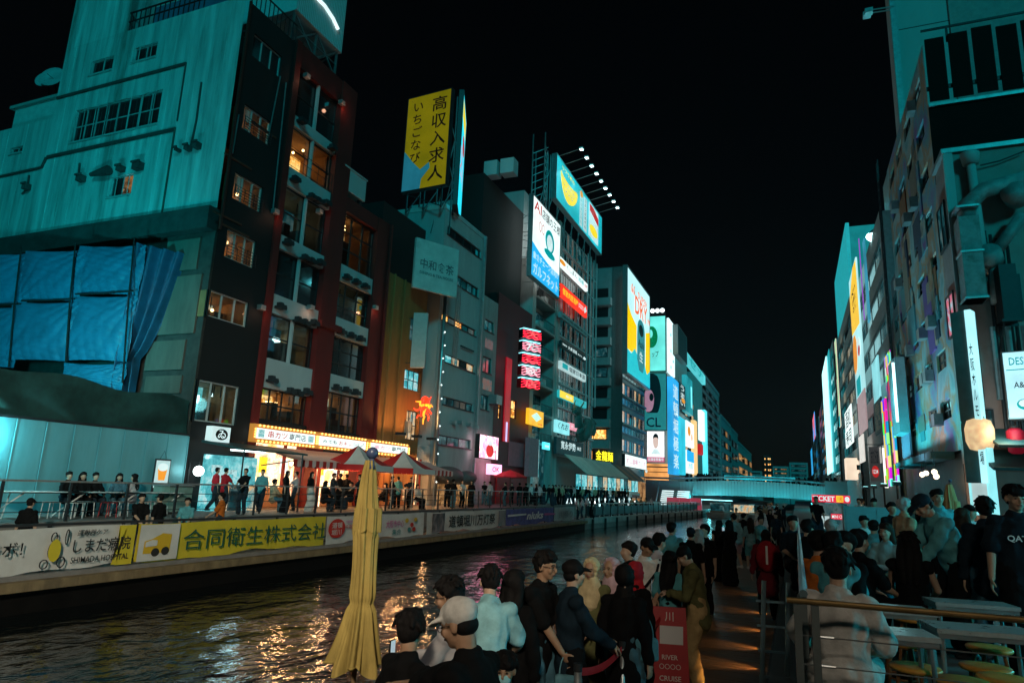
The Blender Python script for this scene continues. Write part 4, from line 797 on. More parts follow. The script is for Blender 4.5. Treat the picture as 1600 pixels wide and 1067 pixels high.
F.box('red_band', W2*.15, W2*.45, -1.36, -1.303, z2-2.2, z2-1.9, mat('red_board', (.35, .03, .02), .6)); F.box('red_band', W2*.84, W2*.98, -1.36, -1.303, z2-2.2, z2-1.9, MATS['red_board'])
F.box('shop_glazing', 0, W2, -.2, -.1, 0, z2-2.32, glow('cool_shop', (.6, .78, .8), 1.1, .5, .6)); 
for i in range(10): x = W2*(i+.5)/10; F.box('door_panel', x-.25, x+.25, -.28, -.22, .1, z2-2.9, glow('door_cyan', (.1, .7, .8), .9) if i % 2 else GW); F.part('globe', MB().ball((x+.6, -.9, z2-2.75), .12, 8, 6), glow('small_globe', (1, .95, .85), 6))
lamp(t, F.M @ Vector((W2*.3, -1.5, z2-2.9)), 120, (.55, .95, 1), .4); lamp(t, F.M @ Vector((W2*.75, -1.5, z2-2.9)), 120, (.7, .95, 1), .4)
# dragon figure over the ramen sign
x, z = FL.pt(868, 650, -1.5); x2, z2_ = FL.pt(905, 690, -1.5)
t = thing('dragon_statue', 'dark green coiling dragon statue above the restaurant awning', 'statue', (LX+1.6, FL.pt(880, 680)[0], FL.pt(880, 690)[1])); L_ = 7.0; DG = mat('dragon_green', (.03, .12, .11), .5, 0, .4, 6)
pts = [(.3*math.sin(k*.9), k*.32, .8+.75*math.sin(k*.75)+.08*k) for k in range(22)]; MB().tube([(a, b, c) for a, b, c in pts], [.12+.4*math.sin(math.pi*min(1, (k+2)/20)) for k in range(22)], 10).build('body', DG, t, smooth=True)
MB().ball((0, -.5, 3.1), (.5, .8, .5)).ball((0, -1.15, 2.95), (.35, .5, .28)).tube([(0, .2, 1.5), (0, -.1, 2.6), (0, -.4, 3.0)], [.45, .42, .4], 10).build('head', DG, t, smooth=True)
mb = MB()
for s_ in (-1, 1): mb.tube([(s_*.25, -.3, 3.4), (s_*.5, .1, 4.0), (s_*.45, .5, 4.4)], [.1, .07, .02], 6)
mb.build('horn', mat('dragon_horn', (.3, .25, .15), .6), t, smooth=True)
s = Sign('yellow neon brush lettering sign over the brown awning', Fr(None, R(80), (LX+3.4, 0, 0)), Fr(None, R(80), (LX+3.4, 0, 0)).rect(925, 702, 953, 722), mat('sign_black', (.015, .015, .015), .5), .2); s.text('金龍麺', .02, .02, .98, .98, glow('yellow_neon', (1, .85, .02), 1.8), bold=.04)
# ---- beer can billboard building
yD0, yD1 = FL.pt(974, 440)[0], FL.pt(1009, 460)[0]
t = thing('beer_building', 'dark office building with balconies and the beer can billboard', 'building', (LX, yD0, 0)); F = Fr(t, R(90)); FSd = Fr(t, 0); W_ = yD1-yD0; zt = F.pt(974, 416)[1]
M_DT = mat('slate_panel', (.22, .25, .25), .6, 0, .15, 1); F.box('body', 0, W_, .3, 22, TZ, zt, M_DT); z0 = 6.0; st = (zt-8)/9.
FSd.box('corner_pier', -1.6, -.02, -.1, -.01, TZ, zt, mat('dark_pier', (.08, .1, .1), .6))
rooms = [COOLD, WARM, COOLD, WARM, G_DARK, G_DARK, WARM, G_DARK, G_DARK]
for i in range(9):
    z = 5+st*i; FSd.box('balcony_band', -9, -1.62, -1.0, -.01, z, z+1.1, M_DT); FSd.window((-8, -2.2, z+1.3, z+st-.2), 3, 1, M_DFRAME, rooms[(i*2+1) % 9] if i < 7 else G_DARK, y=-.3, t=.28, fw=.1)
s0 = FSd
for i in range(4):
    z = F.pt(970, 742)[1]+2.2+i*4.0; F.window((.4, W_-.3, z+1.1, z+2.9), 10, 1, M_DFRAME, [MIXED, COOLD, WARMD, G_DARK, CURT], y=0, t=.28, fw=.14); F.window((.4, W_-.3, z-.4, z+.8), 8, 1, M_DFRAME, COOLD, y=0, t=.28, fw=.2); F.box('floor_band', 0, W_, -.12, .29, z+.82, z+1.08, M_DT)
F.box('ground_shop', .3, W_-.3, .0, .28, TZ, 4.5, WARMD); F.box('lit_door', .8, 5.0, -.1, -.01, TZ, 4.6, glow('amber_door', (1, .68, .22), 1.0, .3, 1.5)); mb = MB()
for i in range(7): mb.box(.8+i*.66, .86+i*.66, -.16, -.11, TZ, 4.6)
for i in range(5): mb.box(.8, 5, -.17, -.12, TZ+.2+i*.8, TZ+.26+i*.8)
F.part('door_grid', mb, M_DSTEEL)
Fd = Fr(None, R(90), (LX+.6, 0, 0)); a = Fd.pt(974, 418); b = Fd.pt(1009, 607)
s = Sign('tall beer billboard with red DRY lettering and a can on yellow', Fd, (a[0], b[0], b[1], a[1]), glow('beer_white', (.55, .92, .95), 1.05, .15, .2), .6, name='billboard', cat='billboard', frame=M_STEEL)
YG = glow('beer_yellow', (1, .62, .0), 1.05, .04); s.poly([(0, .22), (.38, .22), (.38, .52), (.15, .58), (0, .66)], YG, 'picture'); s.poly([(.78, .15), (1, .1), (1, .6), (.8, .55)], YG, 'picture'); s.poly([(0, 0), (1, 0), (1, .18), (.85, .12), (.7, .24), (.5, .2), (.3, .28), (.15, .2), (0, .22)], glow('beer_cyan', (.02, .6, .68), .9), 'picture'); s.poly([(.4, .1), (.74, .1), (.76, .5), (.72, .6), (.6, .64), (.46, .61), (.4, .52)], glow('can_silver', (.04, .3, .34), .7), 'picture', 1); s.ell(.58, .52, .1, .06, mat('can_dark', (.03, .04, .05), .4, var=0)); s.text('Asahi', .44, .34, .72, .42, INK, shear=.3); s.text('生', .5, .2, .66, .3, WHP)
s.text('DRY', .3, .64, .86, .82, glow('dry_red', (1, .18, .06), .9, .05), bold=.02); s.text('SUPER', .42, .82, .86, .89, MATS['dry_red']); s.text('“', .14, .8, .28, .9, MATS['dry_red']); s.text('”', .88, .66, .98, .73, MATS['dry_red'])
s = Sign('white lit canteen sign with red characters low on the beer building', FL, FL.rect(972, 709, 1006, 734, -.5), GW, .4, y=-.5, frame=M_DSTEEL); s.text('すし酒場さしす', .05, .25, .95, .75, PINKP)
lamp(RB.root, (RB.w/2+4, -3, -8), 1, (.2, .9, 1), 1)

# ---- far left: green drop billboard, face billboard, lit towers
M_FAR = mat('far_teal_render', (.34, .36, .36), .8, 0, .15, .3, streak=2)
yE0 = yD1+1; FE = Fr(None, 0, (0, yE0+24, 0))
t = thing('corner_tower', 'broad corner block carrying the green leaf sign and face billboard', 'building', (LX, yE0+24, 0)); F0 = Fr(t, 0); rc = FE.rect(1005, 495, 1047, 750)
M_EV = mat('tower_cladding', (.25, .3, .3), .7); a = F0.rect(1000, 497, 1041, 745)
F0.box('body', a[0], a[1], .3, 30, TZ, a[3], M_EV)
Fg = Fr(None, 0, (0, yE0+23.5, 0)); g_ = Fg.rect(1006, 497, 1041, 580)
s = Sign('pale green glowing cube sign with a green leaf disc', Fg, g_, glow('mint_board', (.16, .8, .72), 1.0, .3, .25), .8, name='billboard', cat='billboard', frame=M_DSTEEL); GRN = glow('leaf_green', (.0, .28, .1), .55); s.ell(.38, .62, .28, .2, GRN); s.ell(.32, .68, .12, .08, MATS['mint_board']); s.text('ップ', .4, .25, .7, .36, GRNP)
Fg2 = Fr(None, R(90), (Fg.W.translation.x+g_[1]+.02, yE0+23, 0)); x0 = Fg2.pt(1042, 540)[0]; x1 = Fg2.pt(1051, 540)[0]
s = Sign('white glowing side of the cube sign with small marks', Fg2, (x0+.05, x1, g_[2], g_[3]), glow('white_side', (.75, 1, 1), 1.3), .4, name='billboard', cat='billboard')
for i in range(6): s.ell(.3+.4*(i % 2), .12+.15*i, .08, .03, TEALP)
f_ = Fg.rect(1008, 585, 1042, 672)
s = Sign('face billboard with dark hair and large CL letters', Fg, f_, glow('face_teal', (.02, .25, .26), .7, .1), .5, name='billboard', cat='billboard', frame=M_DSTEEL); HR = mat('print_hair', (.004, .035, .045), .7, var=0)
s.poly([(0, .3), (0, 1), (.55, 1), (.72, .85), (.78, .6), (.7, .4), (.62, .3), (.5, .3)], HR, 'picture', 1); s.poly([(0, .32), (.0, .75), (.3, .72), (.45, .6), (.42, .42), (.3, .32)], glow('face_pink', (.55, .28, .4), .6), 'picture', 1); s.ell(.32, .58, .1, .07, HR); s.text('CL', .08, .05, .75, .22, INK)
f_ = Fg.rect(1012, 674, 1039, 722)
s = Sign('bright white portrait screen below the CL board', Fg, f_, glow('portrait_white', (.95, .98, 1), 1.3), .5, name='screen', cat='screen', frame=M_DSTEEL); s.ell(.5, .66, .16, .22, glow('portrait_skin', (.75, .55, .48), .9)); s.poly([(.33, .72), (.36, .88), (.5, .94), (.64, .88), (.67, .72), (.6, .8), (.4, .8)], HR, 'picture', 1); s.poly([(.2, .25), (.4, .42), (.6, .42), (.8, .25)], WHP); s.rc(0, 0, 1, .16, PINKP); s.text('出演者募集中', .06, .03, .94, .13, WHP)
f_ = Fg.rect(1008, 724, 1045, 752)
s = Sign('warm amber lit shop frontage under the portrait screen', Fg, f_, glow('amber_front', (1, .42, .12), .9, .5, .4), .6, name='shop_front', cat='shop'); s.rc(0, .78, 1, .85, PBK); s.rc(0, .5, 1, .54, PBK); s.ell(.08, .55, .05, .1, WHP)
s = Sign('row of small rooftop flood lamps on the cube sign', Fg, (g_[0], g_[1], g_[3]+.6, g_[3]+.8), M_DSTEEL, .3, name='lamp_row', cat='lamps', board='rail')
for i in range(4): MB().ball((-s.w/2+s.w*(.2+.22*i), -.4, .7), .45, 8, 6).build('bulb', glow('roof_lamp', (.85, 1, 1), 3), s.root, smooth=True)
# slabs of light further on
FLf = Fr(None, R(90), (LX+2.5, 0, 0))
def far(label, p, m, txt=None, tm=None, name='sign', vert=False, cat='sign', z=None, dx=0, frame=None):
    fr = Fr(None, R(90), (LX+2.5+dx, 0, 0)); s = Sign(label, fr, fr.rect(*p), m, .8, name=name, cat=cat, frame=frame)
    if txt: s.text(txt, .12, .06, .88, .94, tm or WHP, vert, .03)
    return s
BLG = glow('deep_blue_board', (.02, .36, .75), 1.0, .4, .15)
s = far('dark glass billboard beyond the white sign side', (1051, 508, 1066, 570), mat('dark_board', (.03, .09, .1), .4), frame=M_STEEL, dx=2)
s = far('tall blue lit screen with white characters left of the dark strip', (1042, 588, 1054, 742), BLG, '道頓堀極楽', WHP, vert=True, name='screen', cat='screen', dx=1.2)
s = far('blue screen with an orange starfish mark', (1054, 596, 1064, 640), mat('navy_screen', (.01, .09, .11), .5), 'うまい', WHP, vert=True, dx=1.2); s.ell(.6, .3, .3, .1, ORG)
s = far('tall plain cyan lit panel beside the blue screen', (1054, 650, 1064, 742), glow('cyan_panel', (.02, .55, .72), 1.0, .3, .2), name='screen', cat='screen', dx=1.4)
s = far('teal billboard with bright cyan edge high on the far row', (1065, 585, 1076, 650), glow('teal_far', (.02, .35, .4), .7, .5, .2), dx=.6); s.rc(.7, .2, .9, .8, glow('cyan_line', (.2, .9, 1), 1.2))
s = far('white poster screen with orange picture', (1066, 656, 1078, 700), GW, dx=.4, name='screen', cat='screen'); s.ell(.3, .6, .2, .2, ORG); s.ell(.65, .4, .15, .15, glow('peach', (1, .6, .4), 1))
s = far('white and blue poster screen below the orange one', (1066, 702, 1078, 740), GW, dx=.4, name='screen', cat='screen'); s.rc(0, .5, 1, 1, BL); s.text('大阪', .2, .2, .8, .45, BL)
s = far('narrow amber vertical sign strip', (1079, 656, 1084, 742), glow('amber_strip', (1, .62, .25), 1.0), dx=.3)
s = far('white vertical sign with cyan border', (1090, 640, 1096, 690), GW, dx=0)
s = far('small red vertical sign', (1089, 693, 1093, 711), REDP, dx=0)
s = far('tall bright cyan light column', (1096, 640, 1101, 745), glow('cyan_column', (.1, .8, .9), 1.2, .3, .2), dx=0)
def farb(label, pa, pb, X, wtop=None, m=None, wins=None, depth=30):
    F_ = Fr(None, R(90), (X, 0, 0)); x0, z = F_.pt(*pa); x1 = F_.pt(*pb)[0]
    t = thing('far_building', label, 'building', (X, x0, 0)); F = Fr(t, R(90)); F.box('body', 0, x1-x0, .5, depth, TZ, z, m or M_FAR)
    if wins:
        n, k, pm = wins; st = (z-8)/n
        for i in range(n):
            F.window((.8, x1-x0-.8, 6+st*i, 6+st*i+st*.55), k, 1, M_DFRAME, pm, y=.25, t=.24, fw=.15)
        F.box('parapet', 0, x1-x0, .3, .6, z-.8, z+.3, m or M_FAR)
        FSq = Fr(t, 0)
        for i in range(n): FSq.window((-9, -3, 6+st*i, 6+st*i+st*.5), 3, 1, M_DFRAME, pm[::-1] if isinstance(pm, list) else pm, y=-.3, t=.25, fw=.15)
    return t
farb('teal block behind the far blue screens', (1050, 575), (1067, 575), LX-1, wins=(6, 5, [COOLD, G_DARK]))
farb('tall dark block carrying the amber strip', (1064, 590), (1086, 600), LX-.5, wins=(7, 6, [COOLD, G_DARK, MIXED]))
s = far('glowing cyan rooftop box sign on the far row', (1066, 564, 1097, 588), glow('cyan_box', (.1, .62, .66), .9, .3, .1), 'セナ', TEALP, dx=-2)
farb('teal tower with a dark window column, past the cyan light column', (1099, 580), (1125, 600), LX, wins=(11, 6, [G_DARK, COOLD]), m=mat('tower_far_a', (.42, .46, .46), .8))
farb('lower stepped block past the teal tower', (1128, 648), (1143, 655), LX, wins=(5, 5, [COOLD, G_DARK, WARMD]))
farb('slim dim block further along the left bank', (1144, 668), (1154, 672), LX, wins=(4, 4, [G_DARK, COOLD]))
farb('last low block at the end of the left bank', (1155, 690), (1175, 700), LX, wins=(3, 5, [WARMD, G_DARK]))
# buildings closing the far end of the canal
for i, (a, b, top, m) in enumerate(((1165, 1190, 735, G_DARK), (1192, 1206, 710, WARM), (1207, 1232, 728, WARMD), (1233, 1262, 722, COOLD))):
    F_ = Fr(None, 0, (0, 430+i*8, 0)); x0, z = F_.pt(a, top); x1 = F_.pt(b, top)[0]
    t = thing('end_building', ['first', 'second', 'third', 'fourth'][i]+' of the dim blocks closing the canal from the left', 'building', ((x0+x1)/2, 430+i*8, 0)); w_ = (x1-x0)/2; Fr(t, 0).box('body', -w_, w_, .4, 25, -1.5, z, M_FAR if i != 1 else M_BLACK)
    n = 7; st = (z-4)/n
    for k in range(n): Fr(t, 0).window((-w_*.8, w_*.8, 4+k*st, 4+k*st+st*.5), 4, 1, M_DFRAME, [m, G_DARK, m], y=.1, t=.25, fw=.3)
# ================================================================ lower promenade: railing, banners
t = thing('promenade_railing', 'dark steel railing along the left promenade edge carrying the banners', 'railing', (-15.95, -10, 0))
for i in range(34): MB().box(-.05, .0, i*1.9, i*1.9+.07, 0, 1.02).build('post', M_DSTEEL, t)
MB().box(-.06, .0, 0, 63, 1.02, 1.08).build('top_rail', M_DSTEEL, t); MB().box(-.04, -.01, 0, 63, .1, .14).build('lower_rail', M_DSTEEL, t)
FBn = Fr(None, R(90), (-15.86, 0, 0))
BW = mat('banner_white', (.55, .55, .53), .8, 0, .12, 2); BY = mat('banner_yellow', (.62, .5, .03), .8, 0, .12, 2)
P_BK = mat('banner_black', (.02, .02, .02), .8, var=0); P_GR = mat('banner_green', (.01, .09, .06), .8, var=0); P_RD = mat('banner_red', (.5, .03, .02), .8, var=0); P_PK = mat('banner_pink', (.55, .1, .3), .8, var=0)
def banner(px0, px1, label, m, seed, z0=.03, z1=.99):
    a, b = FBn.pt(px0, 840)[0], FBn.pt(px1, 830)[0]; s = Sign(label, FBn, (a, b, z0, z1), m, .02, name='banner', cat='banner', board='cloth'); rs = random.Random(seed); ph = rs.uniform(0, 6); n = max(10, int(s.w*6))
    def f(u, v): return (-s.w/2+s.w*u, -.0-.022*math.sin(u*s.w*2.3+ph)*(1-.5*v)-.012*math.sin(u*s.w*7+ph+v*3), (0 if v else 0)+s.h*v-(1-v)*(.05*math.sin(u*s.w*1.1+ph)+.04*math.sin(u*s.w*2.7))-.015*v*math.sin(u*s.w*1.6))
    d = MB().sheet(f, n, 8).build('cloth', m, s.root, smooth=True); bpy.data.objects.remove(s.b); s.b = d; s.d = .085; return s
s = banner(-70, 207, 'white hospital banner SHIMADA HOSPITAL with yellow end on the promenade railing', BW, 1)
u = lambda px: (FBn.pt(px, 850)[0]-FBn.pt(-70, 840)[0])/s.w
s.rc(u(178), .0, 1, 1, BY); s.poly([(u(172), .02), (u(180), .02), (u(180), .99), (u(190), .99)][:4], BY); s.text('しまだ病院', u(109), .38, u(198), .72, P_BK); s.text('運動器ケア', u(112), .78, u(160), .93, P_BK, shear=.2); s.text('SHIMADA HOSPITAL', u(108), .14, u(197), .29, P_BK); s.text('ラボ！', u(-25), .42, u(30), .72, P_BK)
s.ell(u(80), .48, .035, .26, BY); mb = MB()
def ring(cx, cz, rx, rz, th=.014):
    n = 22; mb.tube([(-s.w/2+(cx+rx*math.cos(2*math.pi*k/n))*s.w, -.12, (cz+rz*math.sin(2*math.pi*k/n))*s.h) for k in range(n+1)], th, 4)
ring(u(77), .78, .016, .11); ring(u(80), .48, .034, .22); ring(u(67), .18, .022, .1); ring(u(93), .2, .022, .12); ring(u(97), .78, .009, .17); mb.build('logo_outline', P_BK, s.root)
s = banner(213, 507, 'yellow banner with green lettering 合同衛生株式会社 on the promenade railing', BY, 2); u = lambda px: (FBn.pt(px, 845)[0]-FBn.pt(213, 840)[0])/s.w
s.rc(0, .02, u(274), .98, BW); s.text('合同衛生株式会社', u(281), .22, u(503), .8, P_GR, bold=.0); VO = mat('van_yellow', (.6, .38, .02), .7, var=0); s.poly([(u(220), .22), (u(261), .22), (u(262), .7), (u(248), .74), (u(232), .6), (u(221), .55)], VO, 'picture'); s.ell(u(239), .24, .016, .11, P_BK); s.ell(u(254), .26, .016, .11, P_BK); s.poly([(u(222), .4), (u(240), .42), (u(240), .56), (u(232), .58), (u(222), .52)], BW, 'picture')
s = banner(507.5, 661, 'white banner with a red seal and pink 大阪市 lettering behind the closed parasol', BW, 3); u = lambda px: (FBn.pt(px, 830)[0]-FBn.pt(507.5, 840)[0])/s.w
s.ell(u(522), .55, .07, .36, P_RD); s.text('道頓\n堀川', u(514), .3, u(530), .78, BW); s.text('大阪市中央区の', u(535), .72, u(556), .84, P_PK); s.text('中央区の橋', u(535), .5, u(557), .68, P_RD); s.text('大阪市中心', u(598), .42, u(626), .74, P_PK); s.text('集合', u(608), .12, u(622), .36, mat('banner_teal', (.05, .2, .2), .8, var=0))
for i, (c, z) in enumerate(((630, .7), (638, .5), (634, .3), (643, .72), (641, .3))): s.ell(u(c), z, .02, .1, [VO, P_RD, MATS['banner_teal']][i % 3])
s = banner(664, 788, 'grey white festival banner with black brush lettering 道頓堀川万灯祭', BW, 4); u = lambda px: (FBn.pt(px, 820)[0]-FBn.pt(664, 840)[0])/s.w
s.text('道頓堀川万灯祭', .22, .2, .82, .82, P_BK, bold=.03); PH = screen('photo_print', [(.35, (.01, .012, .014)), (.5, (.05, .045, .04)), (.65, (.12, .1, .09))], .25, 2.5)
s.rc(.04, .05, .17, .95, PH, 'picture'); s.rc(.87, .05, .98, .95, PH, 'picture')
s = banner(789, 864, 'purple blue sports banner with white slanted lettering', mat('banner_purple', (.1, .1, .32), .7, 0, .5, 2.5), 5); s.text('niuks', .36, .3, .72, .8, mat('banner_paper', (.7, .7, .7), .7, var=0), shear=.25, bold=.03); s.poly([(.0, .55), (.35, .6), (.35, .7), (0, .68)], MATS['banner_paper']); s.poly([(.74, .5), (1, .5), (1, .6), (.74, .65)], MATS['banner_pink'])
s = banner(865, 896, 'pale crumpled banner ending the row on the promenade railing', mat('banner_pale', (.42, .46, .46), .8, 0, .25, 3), 6); s.text('川祭り', .15, .2, .85, .75, mat('pale_ink', (.2, .24, .24), .8, var=0))
# terrace railing behind
t = thing('terrace_railing', 'dark railing with thin bars at the edge of the raised left terrace', 'railing', (-18.75, 6, TZ))
for i in range(26): MB().box(-.03, .03, i*1.8, i*1.8+.06, 0, 1.05).build('post', M_DSTEEL, t)
MB().box(-.04, .04, 0, 46.8, 1.05, 1.1).build('top_rail', M_STEEL, t)
for z in (.25, .5, .75): MB().box(-.015, .015, 0, 46.8, z, z+.025).build('rail', M_DSTEEL, t)
t = thing('promenade_rail', 'black post and glass railing on the bend of the left quay', 'railing', (-15.9, 55, 0)); tp = []
for i in range(22):
    Y = i*2.1; X = Y*3.3/46; MB().box(X-.05, X+.05, Y, Y+.1, 0, 1.15).build('post', M_DSTEEL, t); tp.append((X, Y))
    if i < 21: X2 = (Y+2.1)*3.3/46; MB().add([(X, Y+.1, .2), (X2, Y+2.1, .2), (X2, Y+2.1, .95), (X, Y+.1, .95)], [(0, 1, 2, 3)]).build('infill', mat('rail_infill', (.03, .06, .065), .4), t)
MB().tube([(a, b, 1.17) for a, b in tp], .035, 6).build('top_rail', M_STEEL, t)
# pink water barriers
for i in range(3):
    p = at(1052+i*17.5, 797, Y=101+i*2.2); t = thing('water_barrier', ['left', 'middle', 'right'][i]+' of three pink plastic barriers by the bridge steps', 'barrier', (p.x, 101+i*2.2, 0), 0, 'pink barriers')
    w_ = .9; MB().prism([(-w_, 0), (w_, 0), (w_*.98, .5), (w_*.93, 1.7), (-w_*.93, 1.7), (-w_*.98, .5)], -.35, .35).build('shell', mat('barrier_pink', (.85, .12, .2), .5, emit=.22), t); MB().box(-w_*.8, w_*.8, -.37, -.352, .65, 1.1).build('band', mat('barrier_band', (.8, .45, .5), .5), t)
# ================================================================ bridge
BY_ = 113.0; t = thing('bridge', 'long teal lit pedestrian bridge crossing the canal', 'bridge', (0, BY_, 0)); F = Fr(t, 0)
M_BR = mat('bridge_panel', (.4, .46, .46), .5, 0, .12, .6); x0 = F.pt(1062, 760)[0]; x1 = F.pt(1292, 760)[0]; zt = F.pt(1180, 753)[1]; zb = F.pt(1180, 776)[1]-.25
n = 46
for i in range(n):
    a = x0+(x1-x0)*i/n; b = x0+(x1-x0)*(i+1)/n; c = .5*math.sin(math.pi*(i+.5)/n); F.box('girder_panel', a+.02, b-.02, -.1, 0, zb+c*.6, zt-.35+c, M_BR)
mbt = MB(); mbt.tube([(x0-16, -.15, zt+.1)]+[(x0+(x1-x0)*k/16, -.15, zt+.15+.5*math.sin(math.pi*k/16)) for k in range(17)]+[(x1+9, -.15, zt+.1)], .16, 6); F.part('handrail', mbt, M_STEEL)
F.box('deck', x0-22, x1+14, .02, 7, zb+.5, zt-.4, mat('bridge_deck', (.2, .21, .21), .7)); mb = MB()
for i in range(30): a = x0+(x1-x0)*i/30; c = .5*math.sin(math.pi*i/30); mb.box(a, a+.06, -.12, -.06, zt-.3+c, zt+.1+c)
F.part('baluster', mb, M_STEEL); F.box('glass_rail', x0+(x1-x0)*.32, x0+(x1-x0)*.8, -.14, -.11, zt-.1+.4, zt+.55+.35, glow('rail_screen', (.02, .42, .5), .75, .7, .5))
F.box('abutment', x0-22, x0-.05, -.3, 7.2, -1.5, zt-.2, mat('abutment_render', (.3, .33, .33), .7, 0, .15, .5)); F.box('abutment', x1-.3, x1+14, -.3, 7.2, -1.5, zt+.5, MATS['abutment_render']); F.box('soffit_light', x0+2, x0+8, .2, .5, zb-.55, zb-.45, glow('soffit', (.4, .95, 1), 2.5)); lamp(t, (x0+5, -1, zb-.8), 180, (.2, .9, 1), .5)
# lights without fixtures, added to brighten the girder
for i in range(5): lamp(t, (x0+2+(x1-x0-4)*i/4, -2.6, zb-.2), 220, (.03, .85, 1), .4)
# steps down to the quay
t2 = thing('bridge_steps', 'white edged steps from the bridge to the left quay', 'stairs', (at(1050, 780, Y=108).x, 109, 0)); ww = 2.4
for i in range(9): MB().box(-ww, ww, .35*i, .35*i+.36, 0, .3*(i+1)).build('step', M_CONC, t2); MB().box(-ww*.9, -.3, .35*i-.012, .35*i-.002, .3*i+.1, .3*i+.28).box(.3, ww*.9, .35*i-.012, .35*i-.002, .3*i+.1, .3*i+.28).build('step_edge', glow('step_led', (.75, .95, .95), 1.1), t2)
for s_ in (-1, 1): MB().tube([(s_*ww*1.1, -.3, 1.0), (s_*ww*1.1, 3.2, 4.0)], .09, 6).tube([(s_*ww*1.1, -.3, 0), (s_*ww*1.1, -.3, 1)], .08, 6).build('handrail', M_STEEL, t2); MB().add([(s_*ww*1.12, -.3, .1), (s_*ww*1.12, 3.2, 3.0), (s_*ww*1.12, 3.2, 3.9), (s_*ww*1.12, -.3, .95)], [(0, 1, 2, 3)]).build('side_panel', M_BR, t2)
# landing stage and moored boats under the bridge
for i, (px, lab) in enumerate(((1128, 'left moored boat with a low lit cabin under the bridge'), (1165, 'middle moored boat with amber deck lights under the bridge'), (1200, 'right moored boat in the shadow of the bridge'))):
    p = at(px, 800, Y=104-i*3); t = thing('boat', lab, 'boat', (p.x, 104-i*3, -1.0), R(80), 'boats moored by the bridge')
    MB().add([(-3.5, -1, .1), (2.4, -1, .1), (4.2, 0, .3), (2.4, 1, .1), (-3.5, 1, .1), (-3.5, -1.3, .9), (2.6, -1.3, .95), (5, 0, 1.2), (2.6, 1.3, .95), (-3.5, 1.3, .9)], [(0, 1, 2, 3, 4), (5, 9, 8, 7, 6), (0, 5, 6, 1), (1, 6, 7, 2), (2, 7, 8, 3), (3, 8, 9, 4), (4, 9, 5, 0)]).build('hull', mat('boat_hull', (.3, .33, .33), .4), t)
    MB().box(-2.8, 1.6, -.95, .95, .95, 1.1).build('deck', mat('boat_deck', (.2, .12, .06), .6), t); MB().box(-2.6, 1.0, -.9, .9, 1.1, 2.1).build('cabin', COOLD if i != 1 else MIXED, t); MB().box(-2.8, 1.2, -1.05, 1.05, 2.11, 2.22).build('roof', mat('boat_roof', (.4, .43, .43), .5), t); MB().box(1.9, 2.2, -.8, .8, 1.0, 1.12).build('deck_light', BULB, t)
# ================================================================ right row
FR = Fr(None, R(-90), (RX, 0, 0))
def Yr(px, py): return -FR.pt(px, py)[0]
y2 = Yr(1502, 697); y2f = Yr(1385, 262)
t = thing('mural_building', 'tall building with a patchwork colour mural facade on the right', 'building', (RX, y2, 0)); F = Fr(t, R(-90)); FSd = Fr(t, 0); L_ = y2f-y2; zt = F.pt(1440, 74)[1]
MUR = [screen('unused', [(.4, (0, 0, 0)), (.6, (0, 0, 0))], 0)]
def murm(name, stops, scale):
    m = bpy.data.materials.new(name); m.use_nodes = True; n = m.node_tree.nodes; l = m.node_tree.links; p = n['Principled BSDF']; p.inputs['Roughness'].default_value = .6
    tc = n.new('ShaderNodeTexCoord'); no = n.new('ShaderNodeTexNoise'); no.inputs['Scale'].default_value = scale; no.inputs['Detail'].default_value = 5; no.inputs['Distortion'].default_value = .5; l.new(tc.outputs['Object'], no.inputs['Vector'])
    cr = n.new('ShaderNodeValToRGB'); el = cr.color_ramp.elements
    while len(el) < len(stops): el.new(.5)
    for e, (q, c) in zip(el, stops): e.position = q; e.color = tuple(c)+(1,)
    l.new(no.outputs[0], cr.inputs[0]); l.new(cr.outputs[0], p.inputs['Base Color']); return m
M_MUR = murm('mural_paint', [(.3, (.08, .3, .32)), (.42, (.35, .5, .5)), (.5, (.5, .25, .12)), (.56, (.12, .35, .4)), (.64, (.3, .12, .35)), (.72, (.1, .2, .25))], .35)
ws = []; nf = 8; st = (zt-5.5)/nf
for i in range(nf):
    for k in range(4): a = -L_+.8+k*(L_-1)/4; ws.append((a, a+(L_-1)/4-1.1, 5.6+st*i+.5, 5.6+st*i+st-.9))
F.wall('front_wall', -L_, 0, 4.6, zt, ws, M_MUR); F.box('body', -L_, 0, .23, 22, RT, zt-3.3, M_BLACK); rr = random.Random(3)
PICT = [murm('mural_panel_a', [(.35, (.02, .1, .13)), (.5, (.4, .18, .08)), (.6, (.45, .35, .25)), (.7, (.05, .25, .28))], .9), murm('mural_panel_b', [(.35, (.2, .05, .25)), (.5, (.05, .3, .35)), (.62, (.5, .4, .3)), (.7, (.02, .05, .06))], 1.1)]
for i, rc in enumerate(ws): F.window(rc, 2, 2, M_DFRAME, rr.choice([G_DARK, G_DARK, COOLD, COOLD, CURT]), fw=.08)
PICT += [mat('mural_teal', (.08, .3, .33), .6), mat('mural_orange', (.3, .11, .04), .6), mat('mural_violet', (.16, .08, .3), .6), mat('mural_cream', (.3, .25, .19), .6), mat('mural_navy', (.02, .05, .09), .6)]
for i in range(26): a = -L_+.5+rr.random()*(L_-3); z = 5+rr.random()*(zt-7); F.box('mural_panel', a, a+.5+rr.random()*1.6, -.03-.002*i, -.003, z, z+.8+rr.random()*2.2, PICT[(i*3) % 7])
for i in range(12): a = -L_+.8+rr.random()*(L_-2); z = 6+int(rr.random()*nf)*st; F.box('air_conditioner', a, a+.75, -.4, -.02, z-.1, z+.45, M_STEEL)
mb = MB()
for i in range(26): mb.box(-L_-.7, -L_-.1, -.5, -.46, 9+i*.62, 9.05+i*.62)
